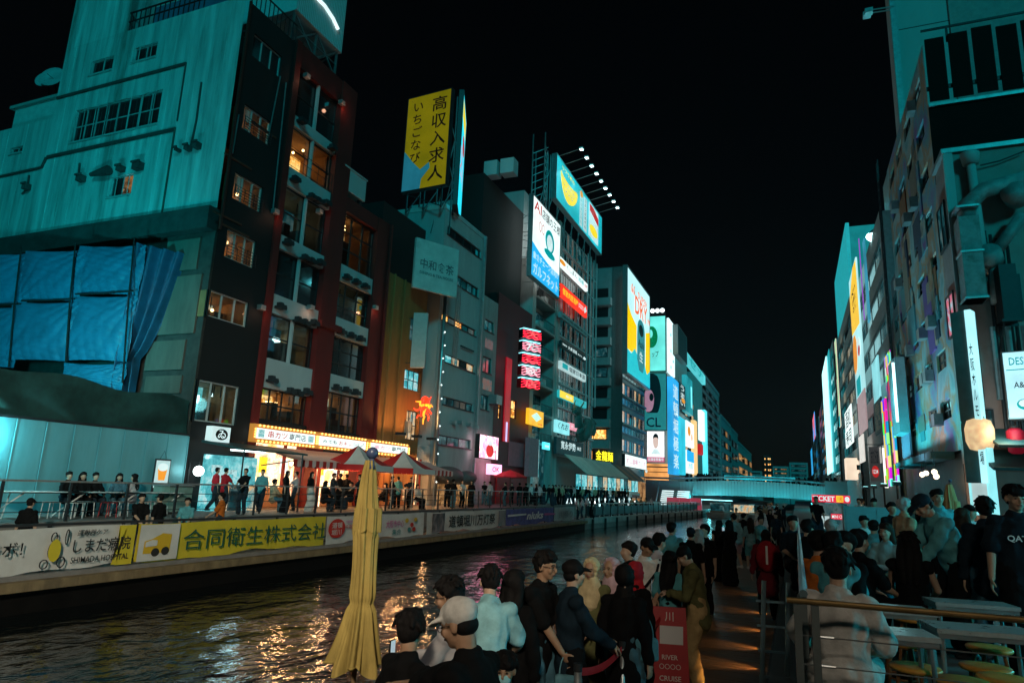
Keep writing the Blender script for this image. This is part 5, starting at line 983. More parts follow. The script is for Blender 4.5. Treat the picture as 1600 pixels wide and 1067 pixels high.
mb.box(-L_-.75, -L_-.68, -.51, -.45, 8.5, zt+1).box(-L_-.14, -L_-.07, -.51, -.45, 8.5, zt+1); F.part('escape_ladder', mb, M_DSTEEL)
FSd.box('side_wall', 0, 22, -.05, 0, RT, zt-3.2, mat('soot_black_wall', (.007, .006, .006), .9, 0, .3, spec=.1)); a = FSd.rect(1440, 75, 1700, 150)
for i in range(22): FSd.box('fence_board', .1+i*.95, .88+i*.95, -.02, .06, zt-3.0+.04*(i % 3), zt+.25+.08*((i*7) % 3), mat('dark_fence_board', (.008, .007, .007), .9, spec=.1))
FSd.box('fence_rail', 0, 22, .07, .14, zt-2.4, zt-2.2, M_DSTEEL); FSd.box('fence_rail', 0, 22, .07, .14, zt+.75, zt+.85, M_DSTEEL); FSd.box('gutter', 0, 22, -.2, -.06, zt-3.35, zt-3.2, M_STEEL)
for i in range(5): FSd.box('rail_post', 1+i*4., 1.1+i*4., .08, .14, zt, zt+.8, M_DSTEEL)
# canal-side ground storey of the mural building
F.box('shop_front', -L_, 0, .1, .2, RT, 4.5, mat('dark_shop', (.02, .022, .024), .5)); F.box('canopy', -L_*.95, -L_*.1, -.9, -.01, 4.3, 4.6, mat('teal_canopy', (.03, .1, .11), .6))
rc = F.rect(1415, 590, 1450, 665); s = Sign('grey figure panel with a white light tube on the mural building', FR, (rc[0]-y2, rc[0]-y2+3, 6.2, 10.5), mat('figure_panel', (.3, .4, .42), .6), .5, y=-.4); MB().box(s.w/2-.3, s.w/2-.15, -.62, -.52, .6, s.h-.3).build('light_tube', glow('tube_white', (.7, 1, 1), 3), s.root); lamp(s.root, (0, -1.4, s.h*.5), 70, (.3, .95, 1), .6)
for i in range(4):  # posts added to light the mural front, which the sun misses
    y_ = y2-1+i*(L_)/3; t4 = thing('added_uplight', ['nearest', 'second', 'third', 'farthest'][i]+' slim post light added on the terrace to wash the mural building', 'light', (RX-2.6, y_, RT), 0, 'added mural post lights'); MB().tube([(0, 0, 0), (0, 0, 2.3)], .04, 8).build('post', M_DSTEEL, t4); MB().box(-.15, .15, -.2, .2, 2.3, 2.45).build('housing', M_DSTEEL, t4); MB().box(-.12, .12, -.17, .17, 2.451, 2.46).build('lens', glow('uplight_lens', (.4, 1, 1), 4), t4); lamp(t4, (0, 0, 2.6), 1300, (.06, .85, 1) if i != 1 else (.5, .6, .8), .3, 120, (.32, 0, 1), .8)
# awning with cool strips, added out of view to light the dining terrace
t = thing('added_awning', 'unseen awning added right of the view, cool strips lighting the dining terrace', 'awning', (RX+3, 5, RT)); MB().prismx([(0, 0), (11, 0), (11, .05), (0, .05)], -2.2, 0).build('roof', mat('teal_awning2', (.04, .13, .14), .6), t, Matrix.Translation((0, 0, 2.75)))
for i in range(3): MB().box(-1.9, -1.8, 1+i*3.5, 3+i*3.5, 2.66, 2.72).build('strip_light', glow('cyan_strip', (.3, .95, 1), 6), t); lamp(t, (-2.0, 2+i*3.5, 2.45), 420, (.02, .82, 1), .35)
# ---- tower behind
F_ = Fr(None, 0, (0, y2f+2, 0)); a = F_.pt(1394, 20); t = thing('teal_tower', 'blank pale tower rising behind the mural building at top right', 'building', (a[0], y2f+2, 0)); FT2 = Fr(t, 0); b = FT2.pt(1482, 20)[0]; M_TW = mat('tower_pale', (.46, .47, .46), .85, 0, .1, .6, streak=3)
FT2.box('body', 0, 24, 0, 2.5, RT, 48, M_TW); FT2.box('corner_strip', -.15, .25, -.15, -.003, RT, 48, M_STEEL); FT2.box('side_panel', b, 23.5, -.12, -.003, 20, 48, mat('tower_pinkish', (.42, .33, .32), .85, 0, .2)); FT2.box('joint', .3, 23, -.02, -.002, FT2.pt(1420, 44)[1]-.05, FT2.pt(1420, 44)[1], M_LEDGE)
for i in range(2):
    x, z = FT2.pt(1383+i*5, 18+i*8); FT2.part('lamp_arm', MB().tube([(0, -1.0*i, z), (-1.7, -1.0-i, z-.6)], .05, 6).box(-2.0, -1.5, -1.3-i, -.8-i, z-.9, z-.6), M_STEEL)
t = thing('aerial', 'bare branched television aerial on the roof behind the board fence', 'aerial', (RX+7, y2+3, zt-1)); MB().tube([(0, 0, 0), (0, 0, 5)], .04, 6).build('mast', M_DSTEEL, t); mb = MB()
for k in range(6): mb.bar((-1.2+.1*k, 0, 2.6+.4*k), (1.2-.1*k, .1, 2.9+.4*k), .03)
mb.build('element', M_DSTEEL, t)
M_DUCT = mat('dull_duct_sheet', (.3, .32, .32), .65, .2, .35, 3, stain=(.14, .14, .13), bump=.006)
# ---- nearest right building with ducts
yq = y2-2.2; t = thing('duct_building', 'near right building with ducts, pipes and lit shop signs', 'building', (RX, yq, 0)); F = Fr(t, 0); FC = Fr(t, R(-90)); zt = F.pt(1545, 233)[1]
M_PB = mat('pinkish_render', (.36, .27, .25), .9, 0, .2, 1.2, stain=(.22, .17, .16)); F.box('body', 0, 16, 0, yq*.0+2.1, RT, zt, M_PB); F.box('roof_edge', -.15, 16, -.15, 2.1, zt+.003, zt+.2, M_STEEL); F.box('corner_post', -.1, .25, -.12, -.003, 4, zt-.01, M_SPAN)
x, z = F.pt(1514, 262); F.part('downpipe', MB().tube([(x, -.3, z), (x+.1, -.3, z-4.8)], .17, 10).lathe([(.3, 0), (.36, .45), (.34, .5)], 12, (x, -.3, z)), M_SPAN, True)
d = [F.pt(1512, 490), F.pt(1508, 400), F.pt(1512, 345), F.pt(1528, 332), F.pt(1560, 328)]
mb = MB(); xa, za = F.pt(1500, 470)[0], F.pt(1500, 478)[1]; xb = F.pt(1532, 470)[0]; zc = F.pt(1510, 352)[1]; mb.box(xa, xb, -1.1, -.1, za, zc); F.part('duct', mb, M_DUCT); mb = MB(); w_ = xb-xa
mb.tube([((xa+xb)/2, -.6, zc-.1), ((xa+xb)/2+.1, -.6, zc+.6), ((xa+xb)/2+.7, -.6, zc+1.2), ((xa+xb)/2+2.2, -.6, zc+1.5)], w_*.48, 10); F.part('duct_bend', mb, M_DUCT, True)
for k in range(3): F.box('duct_flange', xa-.05, xb+.05, -1.15, -.05, za+k*1.9, za+k*1.9+.08, M_STEEL)
for px, py in ((1585, 318), (1546, 412)):
    x, z = F.pt(px, py); F.part('exhaust_cap', MB().tube([(x, -.4, z), (x-.25, -1.0, z+.1)], [.42, .46], 14), M_DUCT, True)
x, z = F.pt(1590, 345); x2_, z2_ = F.pt(1552, 398); F.part('duct', MB().tube([(x, -.6, z), (x2_, -.6, z2_)], .22, 10), M_DUCT, True); F.part('duct', MB().tube([(F.pt(1546, 420)[0], -.5, F.pt(1546, 420)[1]), (F.pt(1550, 480)[0], -.5, F.pt(1550, 480)[1])], .16, 10), M_DUCT, True)
for i in range(5): a = F.pt(1540+i*9, 400+i*6); F.part('pipe', MB().tube([(a[0], -.2, 4), (a[0], -.2, a[1]+1)], .06, 6), M_DSTEEL)
wr = [F.rect(1582, 430, 1600, 500), F.rect(1530, 640, 1556, 690)]
for rc in wr: F.window(rc, 2, 1, M_DFRAME, COOLD, y=-.25, t=.22, fw=.07)
rc = F.rect(1545, 430, 1580, 510); F.part('condenser', MB().box(rc[0], rc[1], -1.4, -.5, rc[2], rc[3]), M_DSTEEL); mb = MB()
for k in range(2): mb.box(rc[0]-.1, rc[1]+.1, -1.5+k*.9, -1.42+k*.9, rc[2]-.12, rc[2]-.02)
mb.bar((rc[0], -1.4, rc[2]-.1), (rc[0], -.1, rc[2]-1.2), .05); F.part('bracket', mb, M_DSTEEL); mb = MB()
for k in range(4): mb.tube([(rc[0]-.3+k*.5, -.9, rc[2]-.2), (rc[0]-.3+k*.5, -.9, rc[2]-3)], .1, 8)
F.part('pipe', mb, M_STEEL)
slope_bar(F, [(1530, 262), (1560, 255), (1598, 240)], .03, 'cable', M_DSTEEL, y=-.2)
rc = F.rect(1504, 497, 1532, 640); F.box('glazed_bay', rc[0], rc[1], -.8, -.1, rc[2], rc[3], COOLD)
# canal front of it
FC.box('front_wall', -2.1, 0, -.03, 0, 4, zt-.5, M_PB); w_ = FC.rect(1488, 455, 1497, 500); FC.window((-1.8, -.3, 9.2, 11), 2, 1, M_DFRAME, screen('tv_glow', [(.35, (.02, .3, .5)), (.5, (.7, .05, .1)), (.65, (.2, .8, .9))], .9, 1.2), y=-.3, t=.25, fw=.08); FC.window((-1.8, -.3, 13, 15), 2, 1, M_DFRAME, COOLD, y=-.3, t=.25, fw=.08)
# vertical lit sign, lantern, menu sign, awnings, mural wall
Fv = Fr(None, R(-28), (RX-.2, yq-1.3, 0)); a = Fv.pt(1518, 488); b = Fv.pt(1541, 755)
s = Sign('tall cyan white vertical lit sign with black brush characters', Fv, (Fv.pt(1527, 620)[0], Fv.pt(1537, 620)[0], b[1], a[1]), glow('tall_sign', (.45, .92, .98), 1.05, .25, .5), .5); s.text('大阪ホルモン酒場', .2, .1, .8, .8, INK, True); MB().box(-s.w/2-.5, -s.w/2, -.4, .0, 0, s.h).build('side_box', mat('teal_side', (.12, .2, .2), .6), s.root)
p = F.W @ Vector((F.pt(1515, 684)[0], -1.6, F.pt(1515, 684)[1])); t4 = thing('paper_lantern', 'glowing cream paper lantern beside the tall cyan sign', 'lantern', p); MB().lathe([(.18, -.62), (.36, -.55), (.46, -.25), (.47, .2), (.38, .5), (.2, .58)], 18).build('shade', glow('lantern_paper', (1, .68, .36), .75, .25, 4), t4, smooth=True); MB().lathe([(.2, -.7), (.2, -.62)], 14).lathe([(.2, .58), (.2, .66)], 14).build('cap', M_BLACK, t4); MB().tube([(0, 0, .66), (0, .0, 1.2), (0, 1.5, 1.3)], .02, 6).build('hanger', M_DSTEEL, t4)
p = F.W @ Vector((F.pt(1568, 692)[0], -1.6, F.pt(1568, 692)[1])); t4 = thing('red_lantern', 'dark red lantern hanging under the awning at the right edge', 'lantern', p); MB().lathe([(.15, -.5), (.26, -.42), (.28, .3), (.16, .42)], 16).build('shade', mat('lantern_red', (.4, .01, .03), .5, emit=.25), t4, smooth=True); MB().lathe([(.16, .42), (.16, .5)], 12).build('cap', M_BLACK, t4)
Fm = Fr(None, R(-20), (RX+1.9, yq-1.4, 0)); a = Fm.pt(1570, 556); b = Fm.pt(1612, 655)
s = Sign('large bluish lit box sign reading DESIGN with a coffee cup', Fm, (a[0], b[0]+.6, b[1], a[1]), glow('pale_blue_lit', (.5, .9, 1), 1.05, .15, 1), .6, frame=M_STEEL); s.text('DESIGN', .14, .8, .9, .92, TEALP); s.text('A&A', .2, .45, .6, .54, INK); s.ell(.42, .2, .2, .08, TEALP); s.ell(.42, .215, .15, .055, WHP); s.rc(.62, .1, 1, .62, PBK); s.rc(.05, .72, .95, .735, TEALP); lamp(s.root, (-.5, -1.2, -.4), 50, (.3, .9, 1), .6)
for i, (pa, pb, zz) in enumerate((((1556, 700), (1700, 640), 0), ((1548, 735), (1700, 690), 0))):
    x, z = F.pt(*pa, -2.2); F.part('awning', MB().prismx([(0, z+.9), (-2.6, z+.1), (-2.6, z), (0, z+.75)], x, x+6), mat('teal_awning', (.04, .13, .14), .6))
rc = F.rect(1524, 702, 1556, 790, -.9); s = Sign('warm lit fish mural panel behind the dining terrace', Fr(None, 0, (0, yq-.9, 0)), Fr(None, 0, (0, yq-.9, 0)).rect(1526, 702, 1560, 792), murm('fish_mural', [(.3, (.6, .25, .12)), (.45, (.75, .45, .28)), (.55, (.8, .65, .5)), (.68, (.45, .12, .06))], .9), .1, name='fish_mural', cat='mural'); MN = mat('cream_print', (.75, .62, .48), .7, var=0); s.poly([(.05, .3), (.3, .55), (.5, .62), (.45, .42), (.6, .2), (.3, .1)], MN, 'picture', 2); s.poly([(.5, .6), (.95, .75), (.9, .5), (.7, .48)], MN, 'picture', 2); s.rc(.1, .85, .45, .95, mat('brown_print', (.12, .05, .02), .7, var=0)); lamp(s.root, (.3, -1.6, 2.6), 55, (1, .55, .28), .3)
F.box('shop_front', 4.2, 15, -.6, -.5, RT, 4.0, WARM); rc = F.rect(1482, 705, 1500, 760, -1)
s = Sign('narrow cyan lit menu stand left of the fish mural', Fr(None, R(-60), (RX-.3, yq-1, 0)), (.0, 1.0, 2.0, 4.4), glow('menu_cyan', (.3, .85, .9), 1.0), .25); s.text('MENU', .15, .8, .85, .92, INK); s.rc(.15, .1, .85, .7, GWD)
# string globes in front of the dark shop
mbw = MB()
for i, (px, py) in enumerate(((1441, 741), (1447, 739), (1460, 737), (1463, 744))):
    p = at(px, py, X=RX-1.2); t4 = thing('globe_bulb', ['leftmost', 'second', 'third', 'rightmost'][i]+' warm globe bulb of the row before the dark shop', 'lamp', p, 0, 'warm globe bulbs'); MB().ball((0, 0, 0), .11, 10, 7).build('bulb', glow('globe_warm', (1, .8, .55), 3), t4, smooth=True); MB().tube([(0, 0, .15), (0, 0, .9)], .012, 4).build('wire', M_DSTEEL, t4)
    if i in (0, 3): lamp(t4, (-.1, 0, -.2), 40, (1, .7, .4), .15)
# ---- right row further on
def rb(label, pa, pb, py_top, m=None, wins=None, dx=0, name='right_building', dep=14):
    fr = Fr(None, R(-90), (RX+dx, 0, 0)); ya = -fr.pt(pa, py_top)[0]; yb = -fr.pt(pb, py_top)[0]; z = fr.pt(pa, py_top)[1]
    t = thing(name, label, 'building', (RX+dx, ya, 0)); F = Fr(t, R(-90)); L = yb-ya; FQ = Fr(t, 0)
    F.box('body', -L, 0, .26, dep, RT, z, m or M_FAR)
    if wins:
        n, k, pm = wins; st = (z-6)/n; hs = [(-L+.5, -.5, 5.5+st*i, 5.5+st*i+st*.55) for i in range(n)]; F.wall('front_wall', -L, 0, RT, z, hs, m or M_FAR)
        for h in hs: F.window(h, k, 1, M_DFRAME, pm, fw=.12)
    return t, F, FQ, L, z
def rs(label, p, m, txt=None, tm=None, vert=False, dx=-.05, name='sign', cat='sign', frame=None, d=.1):
    fr = Fr(None, R(-90), (RX+dx, 0, 0)); s = Sign(label, fr, fr.rect(*p), m, d, name=name, cat=cat, frame=frame)
    if txt: s.text(txt, .12, .06, .88, .94, tm or WHP, vert, .03)
    return s
t, F, FQ, L, z = rb('dark building with dim posters just past the mural building', 1410, 1388, 400, m=mat('dark_teal_a', (.1, .13, .13), .7), wins=(7, 5, [COOLD, G_DARK]), dx=.4)
rs('rainbow checker lit strip sign on the right row', (1384, 560, 1397, 600), checker('rainbow_a', .9, 1.6), dx=.1)
rs('red and violet lit panel between rainbow strips', (1388, 598, 1400, 670), screen('red_violet', [(.4, (.12, .01, .12)), (.5, (.35, .02, .2)), (.58, (1, .03, .03))], .7, .25), dx=-.2)
rs('vertical rainbow light strip left of the red panel', (1385.5, 620, 1389, 760), checker('rainbow_b', .9, 1.3), dx=-.5)
rs('vertical rainbow light strip right of the red panel', (1399, 655, 1402, 755), checker('rainbow_c', .9, 1.3), dx=-.5)
rs('pale mauve poster panel on the right row', (1411, 678, 1427, 712), mat('mauve_poster', (.4, .28, .38), .7), dx=-.2)
rs('cyan white slanted board above the rainbow signs', (1364, 570, 1378, 620), glow('cyan_white', (.3, .8, .85), .85, .4, .4), dx=.1)
rs('grey teal sign with pale round character', (1367, 632, 1382, 672), mat('grey_teal', (.2, .3, .3), .6), '鱻', MN, dx=.1)
t, F, FQ, L, z = rb('teal building with the giant food billboard and roof lamp', 1373, 1330, 330, m=mat('teal_b', (.36, .4, .4), .7), wins=(6, 4, [COOLD, G_DARK, COOLD]), dx=.5)
s = rs('giant yellow and cyan food billboard down the right row', (1329, 442, 1354, 612), glow('food_board', (.45, .85, .88), .95, .3, .15), dx=-.05, name='billboard', cat='billboard', d=.15)
s.poly([(.0, .55), (1, .5), (1, .98), (.6, 1), (0, .86)], glow('mustard', (1, .6, .05), .95), 'picture'); s.text('やまと', .2, .68, .8, .85, INK, True); s.poly([(0, .2), (.5, .25), (.5, .5), (0, .52)], ORG, 'picture', 1); s.poly([(.5, .3), (.9, .3), (.9, .42), (.5, .45)], WHP, 'picture', 1); s.ell(.75, .33, .12, .04, REDP); s.rc(.2, .03, .7, .16, TEALP)
s = rs('violet edged vertical neon board before the food billboard', (1352, 372, 1359, 505), glow('violet_board', (.05, .35, .5), .8, .5, .3), dx=-.9); MB().box(s.w/2, s.w/2+.04, -.45, -.38, 0, s.h).build('neon_edge', glow('violet_neon', (.4, .1, .7), .7), s.root)
FQ.box('roof_block', 1.2, 9, 3, 6, z, z+4.5, MATS['teal_b']); p = at(1371, 369, X=RX+1.0); t4 = thing('roof_flood', 'glaring cyan flood light on the teal roof at right', 'light', p); MB().ball((0, 0, 0), (.9, .6, .5), 14, 8).build('lens', glow('flood_lens', (.6, 1, 1), 9), t4, smooth=True); MB().tube([(0, 0, .3), (0, .3, 1.4)], .08, 6).lathe([(.8, .15), (.5, .5), (.1, .6)], 14).build('housing', M_DSTEEL, t4); lamp(t4, (0, -1, -.2), 700, (.1, .9, 1), .5)
rs('white poster panel low on the teal building', (1341, 624, 1357, 668), glow('dull_pink', (.5, .35, .36), .7), dx=-.15); rs('cream lit panel under the dull pink one', (1343, 684, 1353, 720), glow('cream_lit', (.8, .75, .68), .9), dx=-.15)
s = Sign('grey hanging cloth sign with black 二代目 characters and red logo', Fr(None, 0, (0, Yr(1368, 730), 0)), Fr(None, 0, (0, Yr(1368, 730), 0)).rect(1357, 698, 1377, 752), mat('cloth_grey', (.35, .33, .33), .7, emit=.06), .1); s.text('おむらあ', .15, .5, .85, .92, INK); s.ell(.5, .28, .35, .17, REDP); s.text('1234', .25, .22, .75, .34, WHP); MB().bar((-s.w*.8, 0, s.h+.2), (s.w*1.2, 0, s.h+.2), .06).build('bar', M_DSTEEL, s.root)
s = Sign('bright white lit figure sign right of the hanging cloth', Fr(None, 0, (0, Yr(1374, 730)-2, 0)), Fr(None, 0, (0, Yr(1374, 730)-2, 0)).rect(1378, 700, 1388, 762), glow('white_hot', (1, .95, .88), 1.4), .2); s.rc(.2, .1, .8, .3, ORG)
t, F, FQ, L, z = rb('teal block with a blue roof board past the food billboard', 1327, 1302, 462, m=mat('teal_c', (.3, .34, .34), .7), wins=(7, 5, [COOLD, G_DARK]), dx=.6); FQ.box('roof_board', .3, 8, .3, .6, z, z+9, glow('roof_teal', (.01, .28, .3), .6)); F.box('roof_board', -L*.9, -.2, .1, .5, z, z+9.5, glow('roof_cyan', (.02, .45, .5), .7))
s = rs('long orange green lit vertical billboard', (1305, 535, 1315, 665), glow('cream_board', (.85, .75, .55), .95, .3, .3), dx=-.1, name='billboard', cat='billboard'); s.rc(.55, .1, 1, 1, glow('leaf_lit', (.1, .7, .3), .9)); s.rc(.1, .55, .4, .85, mat('brown_panel', (.2, .1, .05), .6)); s.rc(0, 0, 1, .12, TEALP)
rs('small stacked white signs on the blue-roofed block', (1321, 647, 1333, 662), GW, '酒処', INK); rs('white cyan small sign under the stacked ones', (1322, 676, 1335, 690), GW, '寿司', INK)
s = Sign('cream lit shop box at the bridge end on the right', Fr(None, 0, (0, 96, 0)), Fr(None, 0, (0, 96, 0)).rect(1319, 717, 1344, 750), glow('cream_shop', (1, .78, .58), 1.0, .2, .5), 3, name='kiosk', cat='kiosk'); s.rc(.68, .45, .88, .68, PBK)
t, F, FQ, L, z = rb('slim tower with a white light edge on the right row', 1301, 1291, 530, m=mat('teal_d', (.4, .44, .44), .7), wins=(8, 4, [COOLD, G_DARK]), dx=.3)
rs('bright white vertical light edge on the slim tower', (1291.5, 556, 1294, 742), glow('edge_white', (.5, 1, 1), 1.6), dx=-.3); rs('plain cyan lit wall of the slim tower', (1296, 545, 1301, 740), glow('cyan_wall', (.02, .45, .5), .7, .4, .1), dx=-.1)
t, F, FQ, L, z = rb('dim stepped building further along the right bank', 1289, 1278, 610, m=mat('teal_e', (.3, .34, .34), .8), wins=(7, 5, [G_DARK, COOLD, WARMD]), dx=.5)
t, F, FQ, L, z = rb('farthest low building on the right bank', 1277, 1266, 650, m=mat('teal_f', (.3, .34, .34), .8), wins=(5, 5, [G_DARK, COOLD]), dx=.5)
rs('tiny red and blue far sign on the right bank', (1270, 656, 1275, 680), screen('tiny_far', [(.45, (1, .1, .05)), (.55, (.05, .4, 1))], 1.0, .15), dx=-1); rs('tiny white blue vertical far sign on the right bank', (1267, 705, 1271, 740), BLG, dx=-1)
# rows go on behind the camera on the right bank (they stand between the city glow and the deck)
for i, (a, b, h) in enumerate(((-95, -58, 26), (-57.5, -24, 22), (-23.5, 2, 25), (2.5, 22, 11))):
    t = thing('riverside_building', ['fourth', 'third', 'second', 'nearest'][i]+' plain building of the right bank row behind the viewer', 'building', (RX+3, a, 0)); F = Fr(t, R(-90)); hs = []
    for k in range(int((h-5)//3.3)):
        for j in range(5): hs.append((-(b-a)+1+j*(b-a-2)/5, -(b-a)+1+j*(b-a-2)/5+2.4, 4+k*3.3, 5.8+k*3.3))
    F.wall('front_wall', -(b-a), 0, RT, h, hs, M_CONC); F.box('body', -(b-a), 0, .22, 12, RT, h, M_CONC)
# ================================================================ lamp mast added behind the viewer to light deck and banners
NEUT = (1, .86, .66)
t = thing('fill_lamp_mast', 'tall flood lamp mast added behind the viewer, unseen, to fill the low light', 'lamp post', (3.2, -11, 0)); MB().tube([(0, 0, -1.9), (0, 0, 10.6)], .14, 12, .08).build('mast', M_STEEL, t); MB().box(-.9, .9, -.1, .1, 10.5, 10.65).build('crossbar', M_STEEL, t)
for i, (dx, aim, pw, cone) in enumerate(((-.7, (-19.0, 27, -11.9), 21000, 46), (.0, (-4.5, 17.5, -10.4), 850, 44), (.7, (-1.8, 18, -9.6), 1150, 40))):
    MB().box(dx-.25, dx+.25, .05, .35, 10.7, 11.1).build('flood_head', M_DSTEEL, t); MB().box(dx-.2, dx+.2, .352, .36, 10.74, 11.05).build('lens', glow('mast_lens', (1, .9, .75), 8), t); lamp(t, (dx, .5, 10.85), pw, NEUT, .8, cone, aim, .7)
# ================================================================ foreground furniture
# closed parasol, big and yellow
def closed_parasol(label, X, Y, zg, ztop, zbot, rmax, col, ball, fringe, name='closed_parasol'):
    t = thing(name, label, 'parasol', (X, Y, zg)); H = ztop-zg; B = zbot-zg; m = mat('parasol_'+name+'%d' % int(rmax*100), col, .9, 0, .4, 7, streak=3, bump=.012, spec=.1)
    MB().tube([(0, 0, 0), (0, 0, H-.08)], .024, 10).build('pole', mat('pole_wood', (.16, .1, .05), .5), t); n = 96; rs = random.Random(5); ph = [rs.uniform(0, 6.28) for _ in range(6)]
    def rad(v, a):   # v 0 bottom..1 top : tied cloth hanging in folds
        if v > .93: b = .04+(1-v)/.07*.022
        elif v > .66: b = .062+(.93-v)/.27*.05
        elif v > .30: b = .112-.012*math.sin((v-.3)/.36*math.pi)
        else: b = .112+(.30-v)/.30*(rmax-.112)*(.75+.25*(.3-v)/.3)
        f = (.14 if v > .66 else .11 if v > .3 else .11+.2*(.3-v)/.3)
        tie = -.022*math.exp(-((v-.3)/.02)**2)
        return b*(1+f*math.sin(a*8+ph[0]+1.5*v)+f*.5*math.sin(a*13+ph[1]-2*v)+f*.35*math.sin(a*21+ph[2]))+tie
    mb = MB(); rows = 60; vs_ = []
    for j in range(rows+1):
        v = j/rows
        for k in range(n):
            a = 2*math.pi*k/n; r_ = rad(v, a); zz = B+(H-.1-B)*v
            if j == 0: zz += .05*math.sin(a*4+ph[3])
            if .62 < v < .66: r_ -= .012*math.sin(a*5)
            vs_.append((r_*math.cos(a)+.02*math.sin(v*5), r_*math.sin(a), zz))
    mb.add(vs_, [(j*n+k, j*n+(k+1) % n, (j+1)*n+(k+1) % n, (j+1)*n+k) for j in range(rows) for k in range(n)]); mb.build('canopy', m, t, smooth=True)
    # folded valance edge two thirds up
    mb = MB(); vs_ = []
    for j in range(7):
        v = .66+.10*j/6
        for k in range(n):
            a = 2*math.pi*k/n; r_ = rad(.7, a)*(1.1-.07*j/6)+.004; zz = B+(H-.1-B)*v-(.035*abs(math.sin(a*4+.5)))*(1-j/6); vs_.append((r_*math.cos(a), r_*math.sin(a), zz))
    mb.add(vs_, [(j*n+k, j*n+(k+1) % n, (j+1)*n+(k+1) % n, (j+1)*n+k) for j in range(6) for k in range(n)]); mb.build('valance', m, t, smooth=True)
    b = MB().ball((0, 0, H-.03), ball, 18, 12); b.lathe([(ball*.75, -.12), (ball*.5, -.06), (ball*.4, -.02)], 14, (0, 0, H-.06)); b.build('finial', mat('finial_blue', (.05, .07, .14), .35), t, smooth=True)
    MB().lathe([(.28, 0), (.28, .06), (.05, .09), (.04, .4)], 20).build('base', M_DSTEEL, t); return t
p = at(582, 706, Y=5.55); closed_parasol('closed mustard yellow parasol with a dark ball top by the water', p.x, 5.55, 0, p.z+.02, at(565, 1044, Y=5.55).z, .2, (.25, .185, .055), .058, 0)
# second closed parasol on the terrace
p = at(1484, 748, Y=14.5); closed_parasol('closed cream parasol with orange lower half on the dining terrace', p.x, 14.5, RT, p.z, p.z-1.3, .34, (.62, .36, .16), .03, 0, name='cream_parasol')
# cable railing at the near end of the terrace
t = thing('cable_railing', 'near terrace railing with brass top rail and thin steel cables', 'railing', (-.02, 4.84, RT)); BR = mat('brass_rail', (.34, .22, .09), .35, .7, .2, 6); H = 1.0; rail = Fr(None, R(21), (-.02, 4.84, 0)).M
PO = mat('grey_teal_post', (.16, .19, .19), .45, .5, .15)
Mr = Matrix.Rotation(R(4), 4, 'Z')
def rp(name, mb, m): return mb.build(name, m, t, Mr)
for x in (.0, .1, 1.55, 3.1): rp('post', MB().box(x-.022, x+.022, -.022, .022, 0, H-.02), PO)
rp('top_rail', MB().tube([(-.06, 0, H), (3.6, 0, H)], .019, 12), BR)
for i in range(5): rp('cable', MB().tube([(.0, 0, .14+i*.165), (1.55, 0, .135+i*.165), (3.1, 0, .14+i*.165)], .0045, 6), M_STEEL)
for i in range(5): rp('cable_fitting', MB().tube([(.1, 0, .14+i*.165), (.2, 0, .14+i*.165)], .01, 8), M_STEEL)
rp('lower_handrail', MB().tube([(.55, -.25, -.12), (1.15, -.25, .28), (3.1, -.3, .62)], .028, 10), mat('black_handrail', (.012, .012, .013), .4, .3))
# side railing down the canal edge of the terrace
t = thing('terrace_edge_railing', 'blue steel railing running along the canal edge of the dining terrace', 'railing', (.02, 5.2, RT)); BLR = mat('blue_grey_rail', (.2, .3, .34), .35, .6, .15)
for i in range(6): MB().box(-.02, .02, i*3.4, i*1.7+.05, 0, .98).build('post', PO, t)
MB().tube([(0, 0, 1.0), (0, 18.8, 1.0)], .028, 8).build('top_rail', BLR, t)
for z in (.25, .5, .75): MB().tube([(0, 0, z), (0, 18.8, z)], .008, 6).build('cable', M_STEEL, t)
# folded blue-grey chair frame leaning by the corner
t = thing('folded_stand', 'folded blue grey metal stand leaning on the terrace corner', 'stand', (-.28, 7.2, 0), R(8))
for x in (-.12, .1): MB().tube([(x, 0, 0), (x+.1, .15, 1.55)], .022, 8).build('tube', BLR, t)
for i in range(6): MB().box(-.1, .16, .02+i*.025, .04+i*.025, .25+i*.22, .27+i*.22).build('slat', BLR, t)
# steel tables and wooden stools
M_TAB = mat('brushed_table_top', (.5, .53, .53), .3, .35, .2, 9); M_STW = woodm('stool_seat_wood', (.6, .29, .05), (3, 3, 3), .4); M_SLEG = mat('stool_leg', (.22, .09, .025), .5, 0, .25)
def table(X, Y, w, d, rz, label, h=.72, z=RT):
    t = thing('table', label, 'table', (X, Y, z), rz, 'steel topped terrace tables'); MB().box(-w/2, w/2, -d/2, d/2, h-.035, h).build('top', M_TAB, t); MB().box(-w/2+.01, w/2-.01, -d/2+.01, d/2-.01, h-.07, h-.036).build('apron', M_STEEL, t)
    for sx in (-1, 1):
        for sy in (-1, 1): MB().tube([(sx*(w/2-.05), sy*(d/2-.05), h-.05), (sx*(w/2-.03), sy*(d/2-.03), .0)], .017, 8).build('leg', M_STEEL, t)
    return t
def stool(X, Y, label, h=.46, z=RT):
    t = thing('stool', label, 'stool', (X, Y, z), rnd.uniform(0, 1.5), 'round wooden stools'); MB().lathe([(.12, h-.035), (.165, h-.03), (.175, h-.012), (.168, h), (.1, h+.003)], 20).build('seat', M_STW, t, smooth=True)
    for k in range(4): a = k*math.pi/2+.4; MB().tube([(.11*math.cos(a), .11*math.sin(a), h-.03), (.17*math.cos(a), .17*math.sin(a), 0)], .016, 8).build('leg', M_SLEG, t)
    MB().lathe([(.15, .16), (.16, .17), (.15, .18), (.14, .17), (.15, .16)], 16).build('foot_ring', M_SLEG, t); return t
